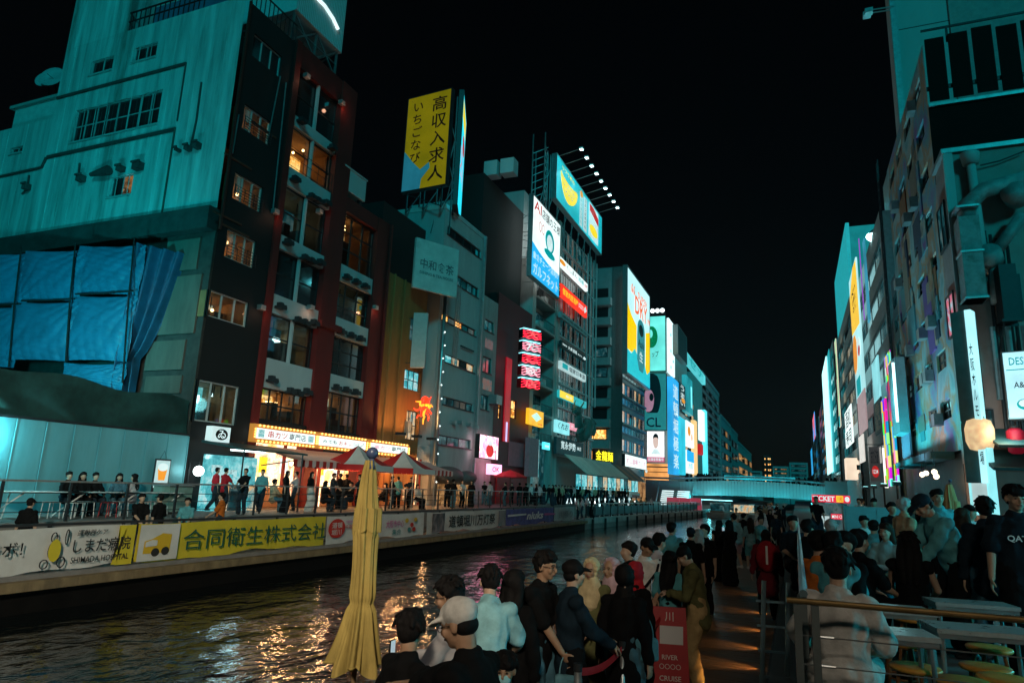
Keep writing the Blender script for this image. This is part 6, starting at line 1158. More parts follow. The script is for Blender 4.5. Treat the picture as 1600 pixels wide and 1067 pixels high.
TB = [(1395, 948, .95, .55, 'long steel table right of the seated man in the pale shirt'), (1400, 985, .75, .5, 'steel table nearest the pale-shirted man, by the cables'), (1490, 900, 1.1, .5, 'steel table under the leaning man in the teal hoodie'), (1515, 940, 1.15, .5, 'middle steel table of the right column, empty'), (1530, 980, 1.15, .55, 'nearest steel table of the right column'), (1365, 880, .9, .5, 'steel table in front of the teal shirted man')]
for px, py, w_, d_, lab in TB:
    p = at(px, py, Z=RT+.72); table(p.x, p.y, w_*.62, d_*.7, R(10), lab)
for i, (px, py) in enumerate(((1405, 1000), (1430, 1040), (1425, 965), (1520, 955), (1545, 1010), (1540, 1040), (1495, 925), (1570, 1058), (1505, 1062))):
    p = at(px, py, Z=RT+.46); stool(p.x, p.y, ['round wooden stool beside the pale-shirted man', 'front round stool near the crossing black handrail', 'round stool tucked under the long steel table', 'round stool between the right tables', 'round stool under the nearest right table', 'round stool in front of the nearest right table', 'far round stool behind the right tables', 'round stool at the lower right corner', 'round stool half hidden by the black handrail'][i])
# stanchions with red belt
for i, (px, py, lab) in enumerate(((903, 1046, 'nearest belt stanchion at the lower middle'), (973, 1010, 'middle belt stanchion before the woman in black'), (1033, 962, 'belt stanchion beside the red sign board'))):
    p = at(px, py, Z=.94); t = thing('stanchion', lab, 'stanchion', (p.x, p.y, 0), 0, 'queue stanchions'); MB().tube([(0, 0, .02), (0, 0, .93)], .03, 14).build('post', M_STEEL, t, smooth=True); MB().lathe([(.17, 0), (.16, .025), (.04, .045)], 20).build('base', M_DSTEEL, t); MB().tube([(0, 0, .93), (0, 0, .99)], .035, 12).build('head', M_DSTEEL, t)
    if i: q0 = Vector(prevp); q1 = Vector((p.x, p.y, .94)); b = thing('queue_belt', ['', 'red queue belt between the nearest and middle stanchions', 'red queue belt from the middle stanchion to the sign board'][i], 'belt', q0); d_ = q1-q0; MB().sheet(lambda u, v: tuple(d_*u+Vector((0, 0, -.045+.06*v-.06*math.sin(math.pi*u)))), 12, 1).sheet(lambda u, v: tuple(d_*u+Vector((.003, .003, -.045+.06*v-.06*math.sin(math.pi*u)))), 12, 1).build('webbing', mat('belt_red', (.55, .015, .02), .6), b)
    prevp = (p.x, p.y, .94)
# red A-board with white print
p = at(1047, 1010, Y=8.3); p.z = 0; t = thing('sign_board', 'red standing notice board with white print beside the man in beige trousers', 'sign', (p.x, p.y, 0), R(14)); MB().add([(-.22, -.02, .04), (.22, -.02, .04), (.19, .12, 1.05), (-.19, .12, 1.05), (-.22, .02, .04), (.22, .02, .04), (.19, .15, 1.05), (-.19, .15, 1.05)], [(0, 1, 2, 3), (7, 6, 5, 4), (0, 4, 5, 1), (1, 5, 6, 2), (2, 6, 7, 3), (3, 7, 4, 0)]).build('board', mat('board_red', (.42, .015, .02), .5), t); MB().box(-.26, .26, -.16, .22, 0, .04).build('base', M_DSTEEL, t); MB().tube([(-.25, .0, .04), (-.22, .16, 1.1)], .018, 8).build('frame_tube', M_STEEL, t); MB().box(-.13, .13, .0, .01, .0, .2).build('paper', MATS['banner_paper'], t, Matrix.Translation((.02, .062, .66)) @ Matrix.Rotation(R(8), 4, 'X'))
for zz, txt, hh in ((.9, '川', .1), (.5, 'RIVER', .05), (.4, '〇〇〇〇', .06), (.28, 'CRUISE', .06), (.12, 'TICKET', .05)):
    o = bpy.data.objects.new('lettering', bpy.data.meshes.new('lettering')); COL.objects.link(o); o.parent = t; o.matrix_local = Matrix.Translation((0, -.02+.14*(zz-.04)/1.01-.006, zz)) @ Matrix.Rotation(R(-7.9), 4, 'X'); JOBS_T.append((o, txt, (-.12, .12, 0, hh, 0), mat('board_paper', (.6, .56, .52), .6, var=0), .01, True, 0))
# cone-striped bollard by the water
p = at(896, 1020, Y=6.6); t = thing('striped_bollard', 'orange and white striped bollard behind the nearest stanchion', 'bollard', (p.x, 6.6, 0))
for i in range(5): MB().tube([(0, 0, .05+i*.17), (0, 0, .05+i*.17+.165)], .045, 14).build('band', mat('bollard_orange', (.6, .1, .015), .5) if i % 2 == 0 else M_WHITE, t)
MB().lathe([(.2, 0), (.19, .04), (.06, .06)], 18).build('base', mat('black_rubber', (.012, .012, .012), .7), t)
# ticket booth
yb = 34.; Fk = Fr(None, 0, (0, yb, 0)); rc = Fk.rect(1268, 772, 1328, 786)
t = thing('ticket_booth', 'small river cruise booth under the red TICKET board', 'booth', (rc[0], yb, 0)); w_ = rc[1]-rc[0]
for x in (.05, w_-.05): MB().box(x-.05, x+.05, .2, .3, 0, rc[2]).build('post', M_STEEL, t)
MB().box(0, w_, .4, 1.6, 0, rc[2]-.05).build('counter_wall', COOLD, t); MB().box(0, w_, -.1, .39, .0, .95).build('counter', mat('booth_counter', (.25, .02, .03), .5), t); MB().box(.05, w_*.45, .3, .38, 1.05, 1.6).build('notice', GWD, t)
s = Sign('red lit board reading TICKET over the cruise booth', Fk, rc, glow('ticket_red', (.85, .02, .06), .9), .2, y=-.1); s.text('TICKET', .02, .15, .6, .85, WHP, bold=.03); s.rc(.64, .08, .82, .92, YELP); s.text('川船', .65, .15, .81, .85, REDP); s.ell(.92, .5, .06, .35, WHP)
s = Sign('low red lit strip reading CRUISE at the booth counter', Fk, Fk.rect(1298, 802, 1328, 812), glow('ticket_red', (.85, .02, .06), .9), .1, y=-.15); s.text('MINI CRUISE', .05, .2, .95, .8, WHP)
# teal equipment box
p = at(1362, 792, Y=19); t = thing('equipment_cabinet', 'plain teal equipment cabinet standing behind the diners', 'cabinet', (p.x, 19, RT)); ww = .62; MB().box(-ww, ww, 0, .8, 0, p.z-RT).build('body', mat('cabinet_teal', (.12, .3, .32), .5, 0, .15), t); MB().box(-ww*.93, .05, -.015, -.002, .05, p.z-RT-.06).build('door', mat('cabinet_teal_door', (.13, .33, .35), .5, 0, .15), t); MB().box(.1, ww*.95, -.015, -.002, .05, p.z-RT-.06).build('door', MATS['cabinet_teal_door'], t); MB().box(-.06, -.02, -.04, -.016, .6, .8).build('handle', M_STEEL, t)
# tables on the left terrace
for i, (px, lab) in enumerate(((60, 'leftmost white trestle table on the left terrace'), (150, 'white trestle table before the man in black on the left terrace'), (228, 'white trestle table under the beer poster on the left terrace'))):
    p = at(px, 785, X=-20.6); tt = thing('trestle_table', lab, 'table', (-20.6, p.y, TZ), 0, 'white terrace tables'); MB().box(-.4, .4, -1.2, 1.2, .7, .74).build('top', M_WHITE, tt)
    for s_ in (-1, 1): MB().tube([(-.3, s_*.9-.25, 0), (.3, s_*.9+.25, .7)], .02, 6).tube([(.3, s_*.9-.25, 0), (-.3, s_*.9+.25, .7)], .02, 6).build('cross_leg', M_WHITE, tt)
for i in range(7):
    p = at(80+i*27, 790, X=-20.0); tt = thing('white_stool', ['first', 'second', 'third', 'fourth', 'fifth', 'sixth', 'seventh'][i]+' white framed stool from the left in the terrace row', 'stool', (-20.0+.25*(i % 2), p.y, TZ), 0, 'white framed stools'); MB().box(-.17, .17, -.17, .17, .44, .47).build('seat', M_WHITE if i != 3 else mat('stool_red', (.5, .02, .02), .5), tt)
    for sx in (-.15, .15):
        for sy in (-.15, .15): MB().tube([(sx, sy, .44), (sx*1.15, sy*1.15, 0)], .013, 6).build('leg', M_WHITE if i != 3 else MATS['stool_red'], tt)
t = thing('serving_cart', 'pale green cabinet at the end of the hoarding', 'cabinet', (-20.9, at(268, 785, X=-20.9).y, TZ)); MB().box(-.4, .4, -.5, .5, .08, .95).build('body', mat('cart_green', (.2, .32, .28), .5), t); MB().box(-.45, .45, -.55, .55, .951, 1.0).build('top', M_STEEL, t)
# ================================================================ people
PJ = []   # (object, verts, faces, voxel, smooth, noise amp, noise freq)
V3 = lambda *a: np.array(a, float)
def nrm(v): return v/(np.linalg.norm(v)+1e-9)
class Blob:
    def __init__(s): s.v = []; s.f = []
    def add(s, v, f): b = len(s.v); s.v += [tuple(p) for p in v]; s.f += [tuple(i+b for i in q) for q in f]
    def sweep(s, pts, rad, side=None, n=12):
        """rounded tapered limb; rad = r or (a along side, b across)"""
        pts = [np.array(p, float) for p in pts]; rad = [(r, r) if not isinstance(r, (tuple, list)) else r for r in rad]
        t0 = nrm(pts[1]-pts[0]); t1 = nrm(pts[-1]-pts[-2]); P = []; Rr = []
        for k in (1, .87, .5): P.append(pts[0]-t0*k*min(rad[0])*.9); q = math.sqrt(max(0, 1-k*k)); Rr.append((rad[0][0]*max(q, .08), rad[0][1]*max(q, .08)))
        P += pts; Rr += rad
        for k in (.5, .87, 1): P.append(pts[-1]+t1*k*min(rad[-1])*.9); q = math.sqrt(max(0, 1-k*k)); Rr.append((rad[-1][0]*max(q, .08), rad[-1][1]*max(q, .08)))
        N = len(P); vs_ = []; sd = side if side is not None else (V3(1, 0, 0) if abs(t0[0]) < .9 else V3(0, 1, 0))
        for i, p in enumerate(P):
            t = t0 if i < 3 else t1 if i >= N-3 else nrm(P[min(i+1, N-1)]-P[max(i-1, 0)]); a = sd-t*np.dot(sd, t); a = nrm(a); b = np.cross(t, a)
            for k in range(n): q = 2*math.pi*k/n; vs_.append(p+a*math.cos(q)*Rr[i][0]+b*math.sin(q)*Rr[i][1])
        fs = [(i*n+k, i*n+(k+1) % n, (i+1)*n+(k+1) % n, (i+1)*n+k) for i in range(N-1) for k in range(n)]+[tuple(range(n-1, -1, -1)), tuple((N-1)*n+k for k in range(n))]
        s.add(vs_, fs)
    def ell(s, c, ax, n=14, m=9):
        """ax: 3 half-axis vectors"""
        c = np.array(c, float); vs_ = [c-ax[2]]; fs = []
        for i in range(1, m):
            a = math.pi*i/m
            for k in range(n): q = 2*math.pi*k/n; vs_.append(c+ax[0]*math.sin(a)*math.cos(q)+ax[1]*math.sin(a)*math.sin(q)-ax[2]*math.cos(a))
        vs_.append(c+ax[2]); L = len(vs_)-1
        for k in range(n): fs.append((0, 1+(k+1) % n, 1+k)); fs.append((L, L-n+k, L-n+(k+1) % n))
        for i in range(m-2):
            for k in range(n): fs.append((1+i*n+k, 1+i*n+(k+1) % n, 1+(i+1)*n+(k+1) % n, 1+(i+1)*n+k))
        s.add(vs_, fs)
def ik(a, b, l1, l2, pole):
    d = b-a; L = np.linalg.norm(d); mx = (l1+l2)*.998
    if L > mx: b = a+d/L*mx; d = b-a; L = mx
    x = (l1*l1-l2*l2+L*L)/(2*L); h = math.sqrt(max(0, l1*l1-x*x)); u = d/L; p = np.array(pole, float); p = nrm(p-u*np.dot(p, u)); return a+u*x+p*h, b
SKIN = [mat('skin_light', (.46, .3, .21), .55, 0, .1, 6), mat('skin_tan', (.36, .21, .13), .55, 0, .1, 6), mat('skin_brown', (.2, .105, .06), .55, 0, .1, 6)]
def cloth(name, col, rough=.9): return mat('cloth_'+name, col, rough, 0, .35, 6, bump=.02, spec=.12)
CL = dict(black=cloth('black', (.006, .006, .0065)), navy=cloth('navy', (.01, .022, .034)), white=cloth('white', (.62, .6, .57)), grey=cloth('grey', (.26, .26, .25)), teal=cloth('teal', (.1, .36, .4)), paleblue=cloth('paleblue', (.25, .5, .55)), beige=cloth('beige', (.42, .32, .2)), khaki=cloth('khaki', (.4, .28, .13)), olive=cloth('olive', (.12, .12, .05)), jeans=cloth('jeans', (.06, .15, .2)), darkjeans=cloth('darkjeans', (.02, .035, .05)), red=cloth('red', (.42, .02, .03)), maroon=cloth('maroon', (.14, .012, .02)), orange=cloth('orange', (.5, .13, .02)), brown=cloth('brown', (.14, .07, .035)), pink=cloth('pink', (.45, .3, .33)), cream=cloth('cream', (.6, .48, .28)), plaid=cloth('plaid', (.3, .33, .33)))
HAIRC = dict(black=mat('hair_black', (.007, .006, .006), .75, 0, .4, 30, bump=.006, spec=.15), brown=mat('hair_brown', (.035, .02, .012), .7, 0, .4, 30, bump=.006, spec=.15), grey=mat('hair_grey', (.35, .34, .33), .6, 0, .2, 20, bump=.004))
DARK = mat('eye_dark', (.01, .008, .007), .25, var=0); LIP = mat('lip', (.22, .07, .06), .5, var=0); SOLE = mat('shoe_dark', (.02, .02, .02), .6, 0, .2); SHOEW = mat('shoe_white', (.55, .55, .53), .6, 0, .1)
def hand(B, w, d, n, left, curl=.5, fine=True):
    """palm and five fingers; w wrist, d pointing direction, n palm normal"""
    d = nrm(d); n = nrm(n-d*np.dot(n, d)); sd = nrm(np.cross(d, n))*left
    B.sweep([w+d*.015, w+d*.05, w+d*.085], [(.026, .016), (.036, .016), (.038, .014)], sd, 10)
    if not fine: B.sweep([w+d*.08, w+d*.12+n*.01, w+d*.155+n*.04*curl*2], [(.036, .013), (.034, .012), (.028, .010)], sd, 8); B.sweep([w+d*.03+sd*.03, w+d*.065+sd*.055+n*.015, w+d*.09+sd*.05+n*.03], [.013, .011, .009], None, 6); return
    for i, (o, L) in enumerate(((.031, .068), (.0105, .078), (-.0105, .073), (-.031, .057))):
        p = w+d*.086+sd*o*.98; dr = d; pts = [p]
        for k, fr in enumerate((.45, .32, .26)):
            a = curl*(.55, .9, .7)[k]; dr = nrm(dr*math.cos(a)+n*math.sin(a)); p = p+dr*L*fr; pts.append(p)
        B.sweep(pts, [.0095, .009, .0082, .007], None, 8)
    p = w+d*.028+sd*.026; q = p+nrm(d*.6+sd*.75+n*.35)*.042; B.sweep([p, q, q+nrm(d*.85+sd*.2+n*(.3+curl*.4))*.036], [.0135, .0115, .009], None, 8)
GAR = {}
def person(label, loc, facing, H=1.7, pose='stand', lean=0, side=0, twist=0, head=(0, 0), hands=None, top='black', bottom='darkjeans', hair='short', hairc='black', skin=0, sleeves='short', q='mid', seat=.46, build=1., group=None, feet=None, shoe=None, hem=None, extra=None, elbow=None, curl=.5, glasses=False, mask=False, poles=None, skirt=False, face=None):
    """facing: degrees, 0 looks toward the camera side (-Y), 90 looks toward +X"""
    t = thing('person', label, 'person', loc, R(facing), group); s = H/1.72; bw = build
    vox = dict(near=.0085, mid=.015, far=.028)[q]*(.9 if q == 'near' else 1); fine = q == 'near'
    body = Blob(); shirt = Blob(); trou = Blob(); hairB = Blob(); L = V3(1, 0, 0)
    pel = V3(0, 0, .94) if pose != 'sit' else V3(0, 0, seat/s+.09)
    ln = R(lean); sd = R(side); dr = nrm(V3(math.sin(sd), -math.sin(ln), math.cos(ln)*math.cos(sd))); fw = nrm(np.cross(dr, L)*1.0); fw = V3(0, -1, 0)-dr*np.dot(V3(0, -1, 0), dr); fw = nrm(fw)
    tw = R(twist); Ls = nrm(L*math.cos(tw)-fw*math.sin(tw)); fs = nrm(np.cross(dr, Ls)); fs = fs if np.dot(fs, fw) > 0 else -fs
    waist = pel+dr*.14; chest = pel+dr*.34-fs*.0; shl = pel+dr*.46; nk = pel+dr*.535+fs*.01
    # torso
    body.sweep([pel-dr*.05, waist, chest, shl, shl+dr*.045], [(.155*bw, .11*bw), (.13*bw, .098*bw), (.155*bw, .112*bw), (.135*bw, .085), (.075, .06)], Ls)
    body.sweep([shl+dr*.02, nk, nk+dr*.06+fs*.012], [.062, .055, .052])
    # head
    hy, hp = R(head[0]), R(head[1]); hf = nrm(fs*math.cos(hy)+Ls*math.sin(hy)); hl = nrm(Ls*math.cos(hy)-fs*math.sin(hy)); hu = nrm(V3(0, 0, 1)*.55+dr*.45); hf = nrm(hf-hu*np.dot(hf, hu)); hl = hl-hu*np.dot(hl, hu); hl = nrm(hl-hf*np.dot(hl, hf))
    hf, hu = nrm(hf*math.cos(hp)-hu*math.sin(hp)), nrm(hu*math.cos(hp)+hf*math.sin(hp))
    hc = nk+dr*.03+hu*.102+hf*.022
    body.ell(hc+hu*.028-hf*.012, [hl*.076, hf*.093, hu*.088]); body.ell(hc-hu*.035+hf*.018, [hl*.062, hf*.07, hu*.078]); body.ell(hc-hu*.085+hf*.05, [hl*.034, hf*.03, hu*.025])
    body.sweep([hc-hu*.06-hf*.02, nk+dr*.04], [.052, .052])
    if q != 'far':
        body.sweep([hc+hu*.012+hf*.082, hc-hu*.02+hf*.104, hc-hu*.03+hf*.098], [.009, .0125, .015], hl, 8); body.ell(hc+hu*.022+hf*.074, [hl*.05, hf*.016, hu*.012]); body.ell(hc-hu*.058+hf*.082, [hl*.024, hf*.012, hu*.012])
        for k in (-1, 1): body.ell(hc+hl*k*.077-hf*.012-hu*.01, [hl*.011, hf*.022, hu*.034]); body.ell(hc+hl*k*.04-hu*.025+hf*.06, [hl*.025, hf*.022, hu*.028])
    # legs
    hip = [pel+L*k*.088-V3(0, 0, .02) for k in (1, -1)]; kn = []; an = []
    for i, k in enumerate((1, -1)):
        if feet: ft = np.array(feet[i], float)
        elif pose == 'sit': ft = V3(k*.12, -.42+.05*i, .075)
        elif pose == 'walk': ft = V3(k*.08, -.26 if k > 0 else .28, .08 if k > 0 else .13)
        else: ft = V3(k*.11, -.01+.03*i, .075)
        kk, aa = ik(hip[i], ft, .44, .43, (k*.15, -1, .25 if pose == 'sit' else 0)); kn.append(kk); an.append(aa)
        body.sweep([hip[i], hip[i]*.5+kk*.5, kk], [.082*bw, .07*bw, .052]); body.sweep([kk, kk*.65+aa*.35, aa], [.05, .052, .036])
        if not shoe == 'none':
            sh = Blob(); fd = V3(k*.12, -1, 0); fd = nrm(fd); z0 = V3(aa[0], aa[1], aa[2]-.045); sh.sweep([z0-fd*.05, z0+fd*.06, z0+fd*.15], [(.038, .036), (.043, .034), (.04, .026)], nrm(np.cross(fd, V3(0, 0, 1)))); sh.sweep([aa+V3(0, 0, .0), z0], [.042, .04])
            o = bpy.data.objects.new('shoe', bpy.data.meshes.new('shoe')); COL.objects.link(o); o.parent = t; PJ.append((o, sh, s, vox*1.15, SHOEW if shoe == 'white' else SOLE, 0, 0))
    g = .011 if q != 'far' else .014
    if bottom == 'shorts_white' or (isinstance(bottom, str) and bottom.startswith('shorts')): bm = CL[bottom.split('_')[1]]; short = True
    else: bm = CL[bottom]; short = False
    trou.sweep([pel-dr*.03, waist-dr*.02], [(.166*bw, .122*bw), (.15*bw, .116*bw)], L)
    for i in range(2):
        e = an[i]+(kn[i]-an[i])*.06; trou.sweep([hip[i]+V3(0, 0, .02), hip[i]*.5+kn[i]*.5, kn[i]], [.108*bw, .096*bw+g*.4, .08+g*.5])
        if not short: trou.sweep([kn[i], kn[i]*.5+e*.5, e], [.08+g*.4, .076+g*.4, .07+g*.4])
    if skirt:
        trou.sweep([waist, pel, (hip[0]+hip[1])/2*.5+(kn[0]+kn[1])/2*.5, (kn[0]+kn[1])/2, (an[0]+an[1])/2+V3(0, 0, .02)], [(.15, .12), (.185, .15), (.2, .17), (.21, .18), (.23, .2)], L)
    # arms
    sh_ = [shl+Ls*k*.165*bw-dr*.022 for k in (1, -1)]; defh = [V3(.27*bw, -.02, .74), V3(-.27*bw, -.02, .74)] if pose != 'sit' else [V3(.16, -.36, seat/s+.2), V3(-.16, -.36, seat/s+.2)]
    for i, k in enumerate((1, -1)):
        ht = np.array((hands[i] if hands and hands[i] is not None else defh[i]), float); pl = (poles[i] if poles and poles[i] is not None else (k*.55, .55, -.5))
        el, wr = ik(sh_[i], ht, .285, .25, pl)
        body.sweep([sh_[i], sh_[i]*.5+el*.5, el], [.048*bw, .042*bw, .036]); body.sweep([el, el*.65+wr*.35, wr], [.041, .038, .027]); dh = nrm(wr-el)
        pn = nrm(V3(-k*.8, -.35, -.2)) if abs(dh[2]) > .6 else nrm(V3(-k*.5, 0, -1.))
        hand(body, wr, dh, pn, -k if abs(dh[2]) > .6 else k, curl, fine)
        shirt.ell(sh_[i], [Ls*.066*bw, fs*.068*bw, dr*.066])
        if sleeves == 'short': shirt.sweep([sh_[i]-Ls*k*.03, sh_[i]*.4+el*.6, sh_[i]*.15+el*.85], [.07*bw, .068*bw, .07*bw])
        elif sleeves == 'long': shirt.sweep([sh_[i]-Ls*k*.03, sh_[i]*.5+el*.5, el], [.07*bw, .066*bw, .064]); shirt.ell(el, [Ls*.064, fs*.064, dr*.064]); shirt.sweep([el, wr*.92+el*.08], [.064, .05])
        elif sleeves == 'none': pass
    hm = pel-dr*.09 if hem is None else pel-dr*hem
    shirt.sweep([hm, pel+dr*.02, waist, chest, shl, shl+dr*.04], [(.178*bw, .136*bw), (.17*bw, .13*bw), (.152*bw, .122*bw), (.172*bw, .13*bw), (.15*bw, .1*bw), (.088, .072)], Ls)
    if pose == 'sit' and hem is None: shirt.ell(pel+dr*.02, [L*.19*bw, fw*.15*bw, dr*.1])
    # hair / head cover
    hm_ = HAIRC[hairc] if hairc in HAIRC else CL[hairc]
    if hair in ('short', 'long', 'bun', 'fringe'):
        hairB.ell(hc+hu*.052-hf*.024, [hl*.086, hf*.095, hu*.076]); hairB.ell(hc+hu*.01-hf*.05, [hl*.082, hf*.065, hu*.085]); hairB.ell(hc+hu*.075+hf*.03, [hl*.07, hf*.058, hu*.042])
        if q != 'far':
            rg = random.Random(int(loc[0]*100)+int(loc[1]*100))
            for _ in range(70):
                a_ = rg.uniform(0, 2*math.pi); e_ = rg.uniform(-.15, 1.5); fx = math.cos(a_)*math.cos(e_)
                if fx > .25 and e_ < .62: continue
                dv = hf*fx+hl*math.sin(a_)*math.cos(e_)+hu*math.sin(e_); p0 = hc+hu*.042-hf*.02+hf*np.dot(dv, hf)*.098+hl*np.dot(dv, hl)*.086+hu*np.dot(dv, hu)*.082
                tg = nrm(-hu+dv*np.dot(hu, dv)+hl*rg.uniform(-.5, .5)+hf*rg.uniform(.0, .6)); hairB.sweep([p0-tg*.02, p0+tg*.012+dv*.011, p0+tg*.042+dv*rg.uniform(.006, .024)], [.012, .0105, .005], None, 6)
        if hair == 'fringe': hairB.ell(hc+hu*.058+hf*.062, [hl*.07, hf*.034, hu*.036])
        if hair == 'long':
            for k in (-1, 0, 1): hairB.sweep([hc+hu*.03-hf*.05+hl*k*.055, hc-hu*.1-hf*(.07-.02*abs(k))+hl*k*.068, shl-dr*.06-fs*.1+Ls*k*.07, shl-dr*.2-fs*.115+Ls*k*.06], [.05, .055, .05, .025])
        if hair == 'bun': hairB.ell(hc+hu*.1-hf*.09, [hl*.045, hf*.045, hu*.045])
    elif hair == 'cap':
        hairB.ell(hc+hu*.05-hf*.018, [hl*.09, hf*.102, hu*.08]); hairB.sweep([hc+hu*.045+hf*.06, hc+hu*.038+hf*.12, hc+hu*.024+hf*.155], [(.075, .012), (.075, .010), (.058, .008)], hl)
    elif hair == 'hood': hairB.ell(hc+hu*.02-hf*.03, [hl*.1, hf*.11, hu*.12]); hairB.sweep([hc-hu*.08-hf*.03, shl+dr*.02-fs*.03], [.1, .12])
    elif hair == 'hijab':
        for a in range(12):
            an_ = 2*math.pi*a/12
            if abs(an_-math.pi*.0) >= 0: 
                c_, s_ = math.cos(an_), math.sin(an_); hairB.ell(hc+hl*c_*.074+hu*(s_*.102+.012)+hf*.012, [hl*.024, hf*.036, hu*.026], 8, 6)
        hairB.ell(hc+hu*.03-hf*.038, [hl*.094, hf*.1, hu*.108]); hairB.sweep([hc-hu*.11+hf*.0, nk-dr*.02+fs*.015, shl-dr*.06+fs*.02, shl-dr*.16+fs*.04], [(.085, .08), (.1, .09), (.17, .12), (.13, .12)], Ls)
    amp = .0065 if q == 'near' else .007 if q == 'mid' else 0
    for nm, Bq, m, v_, am in (('body', body, SKIN[skin], vox, 0), ('trousers' if not skirt else 'skirt', trou, bm, vox*1.2, amp), ('shirt', shirt, CL[top], vox*1.2, amp*1.3), ({'cap': 'cap', 'hijab': 'headscarf', 'hood': 'hood'}.get(hair, 'hair'), hairB, hm_, vox*1.05, amp*.7)):
        if not Bq.v: continue
        o = bpy.data.objects.new(nm, bpy.data.meshes.new(nm)); COL.objects.link(o); o.parent = t; PJ.append((o, Bq, s, v_, m, am, 16 if nm != 'body' else 0))
    S = lambda p: Vector(tuple(np.array(p)*s))
    if hair == 'cap':   # hair below the cap
        o_ = Blob(); o_.ell(hc-hf*.045-hu*.015, [hl*.079, hf*.062, hu*.055]); o = bpy.data.objects.new('hair', bpy.data.meshes.new('hair')); COL.objects.link(o); o.parent = t; PJ.append((o, o_, s, vox, HAIRC['black'], 0, 0))
    if q == 'near' or face:
        for k in (-1, 1):
            c = hc+hl*k*.031+hf*.081+hu*.004; b = Blob(); b.ell(c, [hl*.012, hf*.006, hu*.0055], 10, 6); MBb(b, 'eye', DARK, t, s); b = Blob(); b.sweep([hc+hl*k*.016+hf*.087+hu*.024, hc+hl*k*.034+hf*.084+hu*.029, hc+hl*k*.05+hf*.073+hu*.023], [.0035, .0042, .003], None, 6); MBb(b, 'eyebrow', HAIRC['black'], t, s)
        b = Blob(); b.sweep([hc-hl*.022-hu*.058+hf*.085, hc-hu*.056+hf*.095, hc+hl*.022-hu*.058+hf*.085], [.004, .0065, .004], None, 6); MBb(b, 'mouth', LIP, t, s)
        if glasses:
            b = Blob()
            for k in (-1, 1): b.sweep([hc+hl*k*(.032+.026*math.cos(a))+hf*(.1-.01*abs(math.cos(a)))+hu*(.002+.018*math.sin(a)) for a in [i*math.pi/5 for i in range(11)]], [.0022]*11, None, 5); b.sweep([hc+hl*k*.057+hf*.09+hu*.006, hc+hl*k*.083-hf*.01+hu*.004], [.0022, .0022], None, 5)
            b.sweep([hc-hl*.008+hf*.1+hu*.004, hc+hl*.008+hf*.1+hu*.004], [.002, .002], None, 5); MBb(b, 'glasses', M_DSTEEL, t, s)
    if mask: b = Blob(); b.ell(hc-hu*.05+hf*.062, [hl*.06, hf*.045, hu*.048], 14, 9); MBb(b, 'face_mask', cloth('mask', (.3, .62, .68)), t, s)
    return t, dict(wr=[S(x) for x in ()], hc=S(hc), shl=S(shl), pel=S(pel), fs=fs, Ls=Ls, dr=dr, s=s)
def MBb(b, nm, m, t, s):
    mb = MB(); mb.v = [tuple(np.array(p)*s) for p in b.v]; mb.f = b.f; mb.mi = [0]*len(b.f); return mb.build(nm, m, t, smooth=True)
def flush_people():
    tmp = []
    for o, B, s, vox, m, amp, fr in PJ:
        me = bpy.data.meshes.new('p'); me.from_pydata([tuple(np.array(v)*s) for v in B.v], [], B.f); ob = bpy.data.objects.new('p', me); COL.objects.link(ob)
        r = ob.modifiers.new('r', 'REMESH'); r.mode = 'VOXEL'; r.voxel_size = vox; r.adaptivity = vox*.25; r.use_smooth_shade = True
        sm = ob.modifiers.new('s', 'SMOOTH'); sm.iterations = 3; sm.factor = .5; tmp.append(ob)
    dg = bpy.context.evaluated_depsgraph_get()
    for ob, (o, B, s, vox, m, amp, fr) in zip(tmp, PJ):
        me = bpy.data.meshes.new_from_object(ob.evaluated_get(dg)); me.materials.clear(); me.materials.append(m)
        if amp:
            n = len(me.vertices); co = np.empty(n*3, 'f'); me.vertices.foreach_get('co', co); co = co.reshape(-1, 3); no = np.empty(n*3, 'f'); me.vertices.foreach_get('normal', no); no = no.reshape(-1, 3); h = (hash(o.name) % 100)*.37
            d = np.sin(co[:, 2]*38+co[:, 0]*21+3*np.sin(co[:, 1]*17+h)+h)*.6+np.sin(co[:, 2]*23-co[:, 0]*35+2*np.sin(co[:, 2]*11+h))*.5+np.sin(co[:, 0]*55+co[:, 1]*47+co[:, 2]*19+h)*.3
            me.vertices.foreach_set('co', (co+no*((d+.55)*amp)[:, None]).ravel().astype('f'))
        me.polygons.foreach_set('use_smooth', [True]*len(me.polygons)); me.update(); me.name = o.name.split('.')[0]; o.data = me
        for c in MESHUSERS.get(o, ()): c.data = me
    for ob in tmp: bpy.data.objects.remove(ob)
MESHUSERS = {}
def W(px, py, zg, h):   # stand someone whose head top (height h above ground zg) is at this pixel
    p = at(px, py, Z=zg+h+.03); return (p.x, p.y, zg)
def WY(px, py, zg, Y): p = at(px, py, Y=Y); return (p.x, Y, zg), p.z-zg-.03
def clone(src, label, loc, facing, top=None, bottom=None, hairm=None, skin=None, scale=1., group=None):
    r = src.copy(); COL.objects.link(r); r.location = loc; r.rotation_euler = (0, 0, R(facing)); r.scale = (scale,)*3; r['label'] = label
    if group: r['group'] = group
    for ch in src.children:
        c = ch.copy(); COL.objects.link(c); c.parent = r; MESHUSERS.setdefault(ch, []).append(c); base = ch.name.split('.')[0]
        OV.append((c, {'shirt': top, 'trousers': bottom, 'hair': hairm, 'body': skin, 'skirt': bottom}.get(base)))
    return r
OV = []
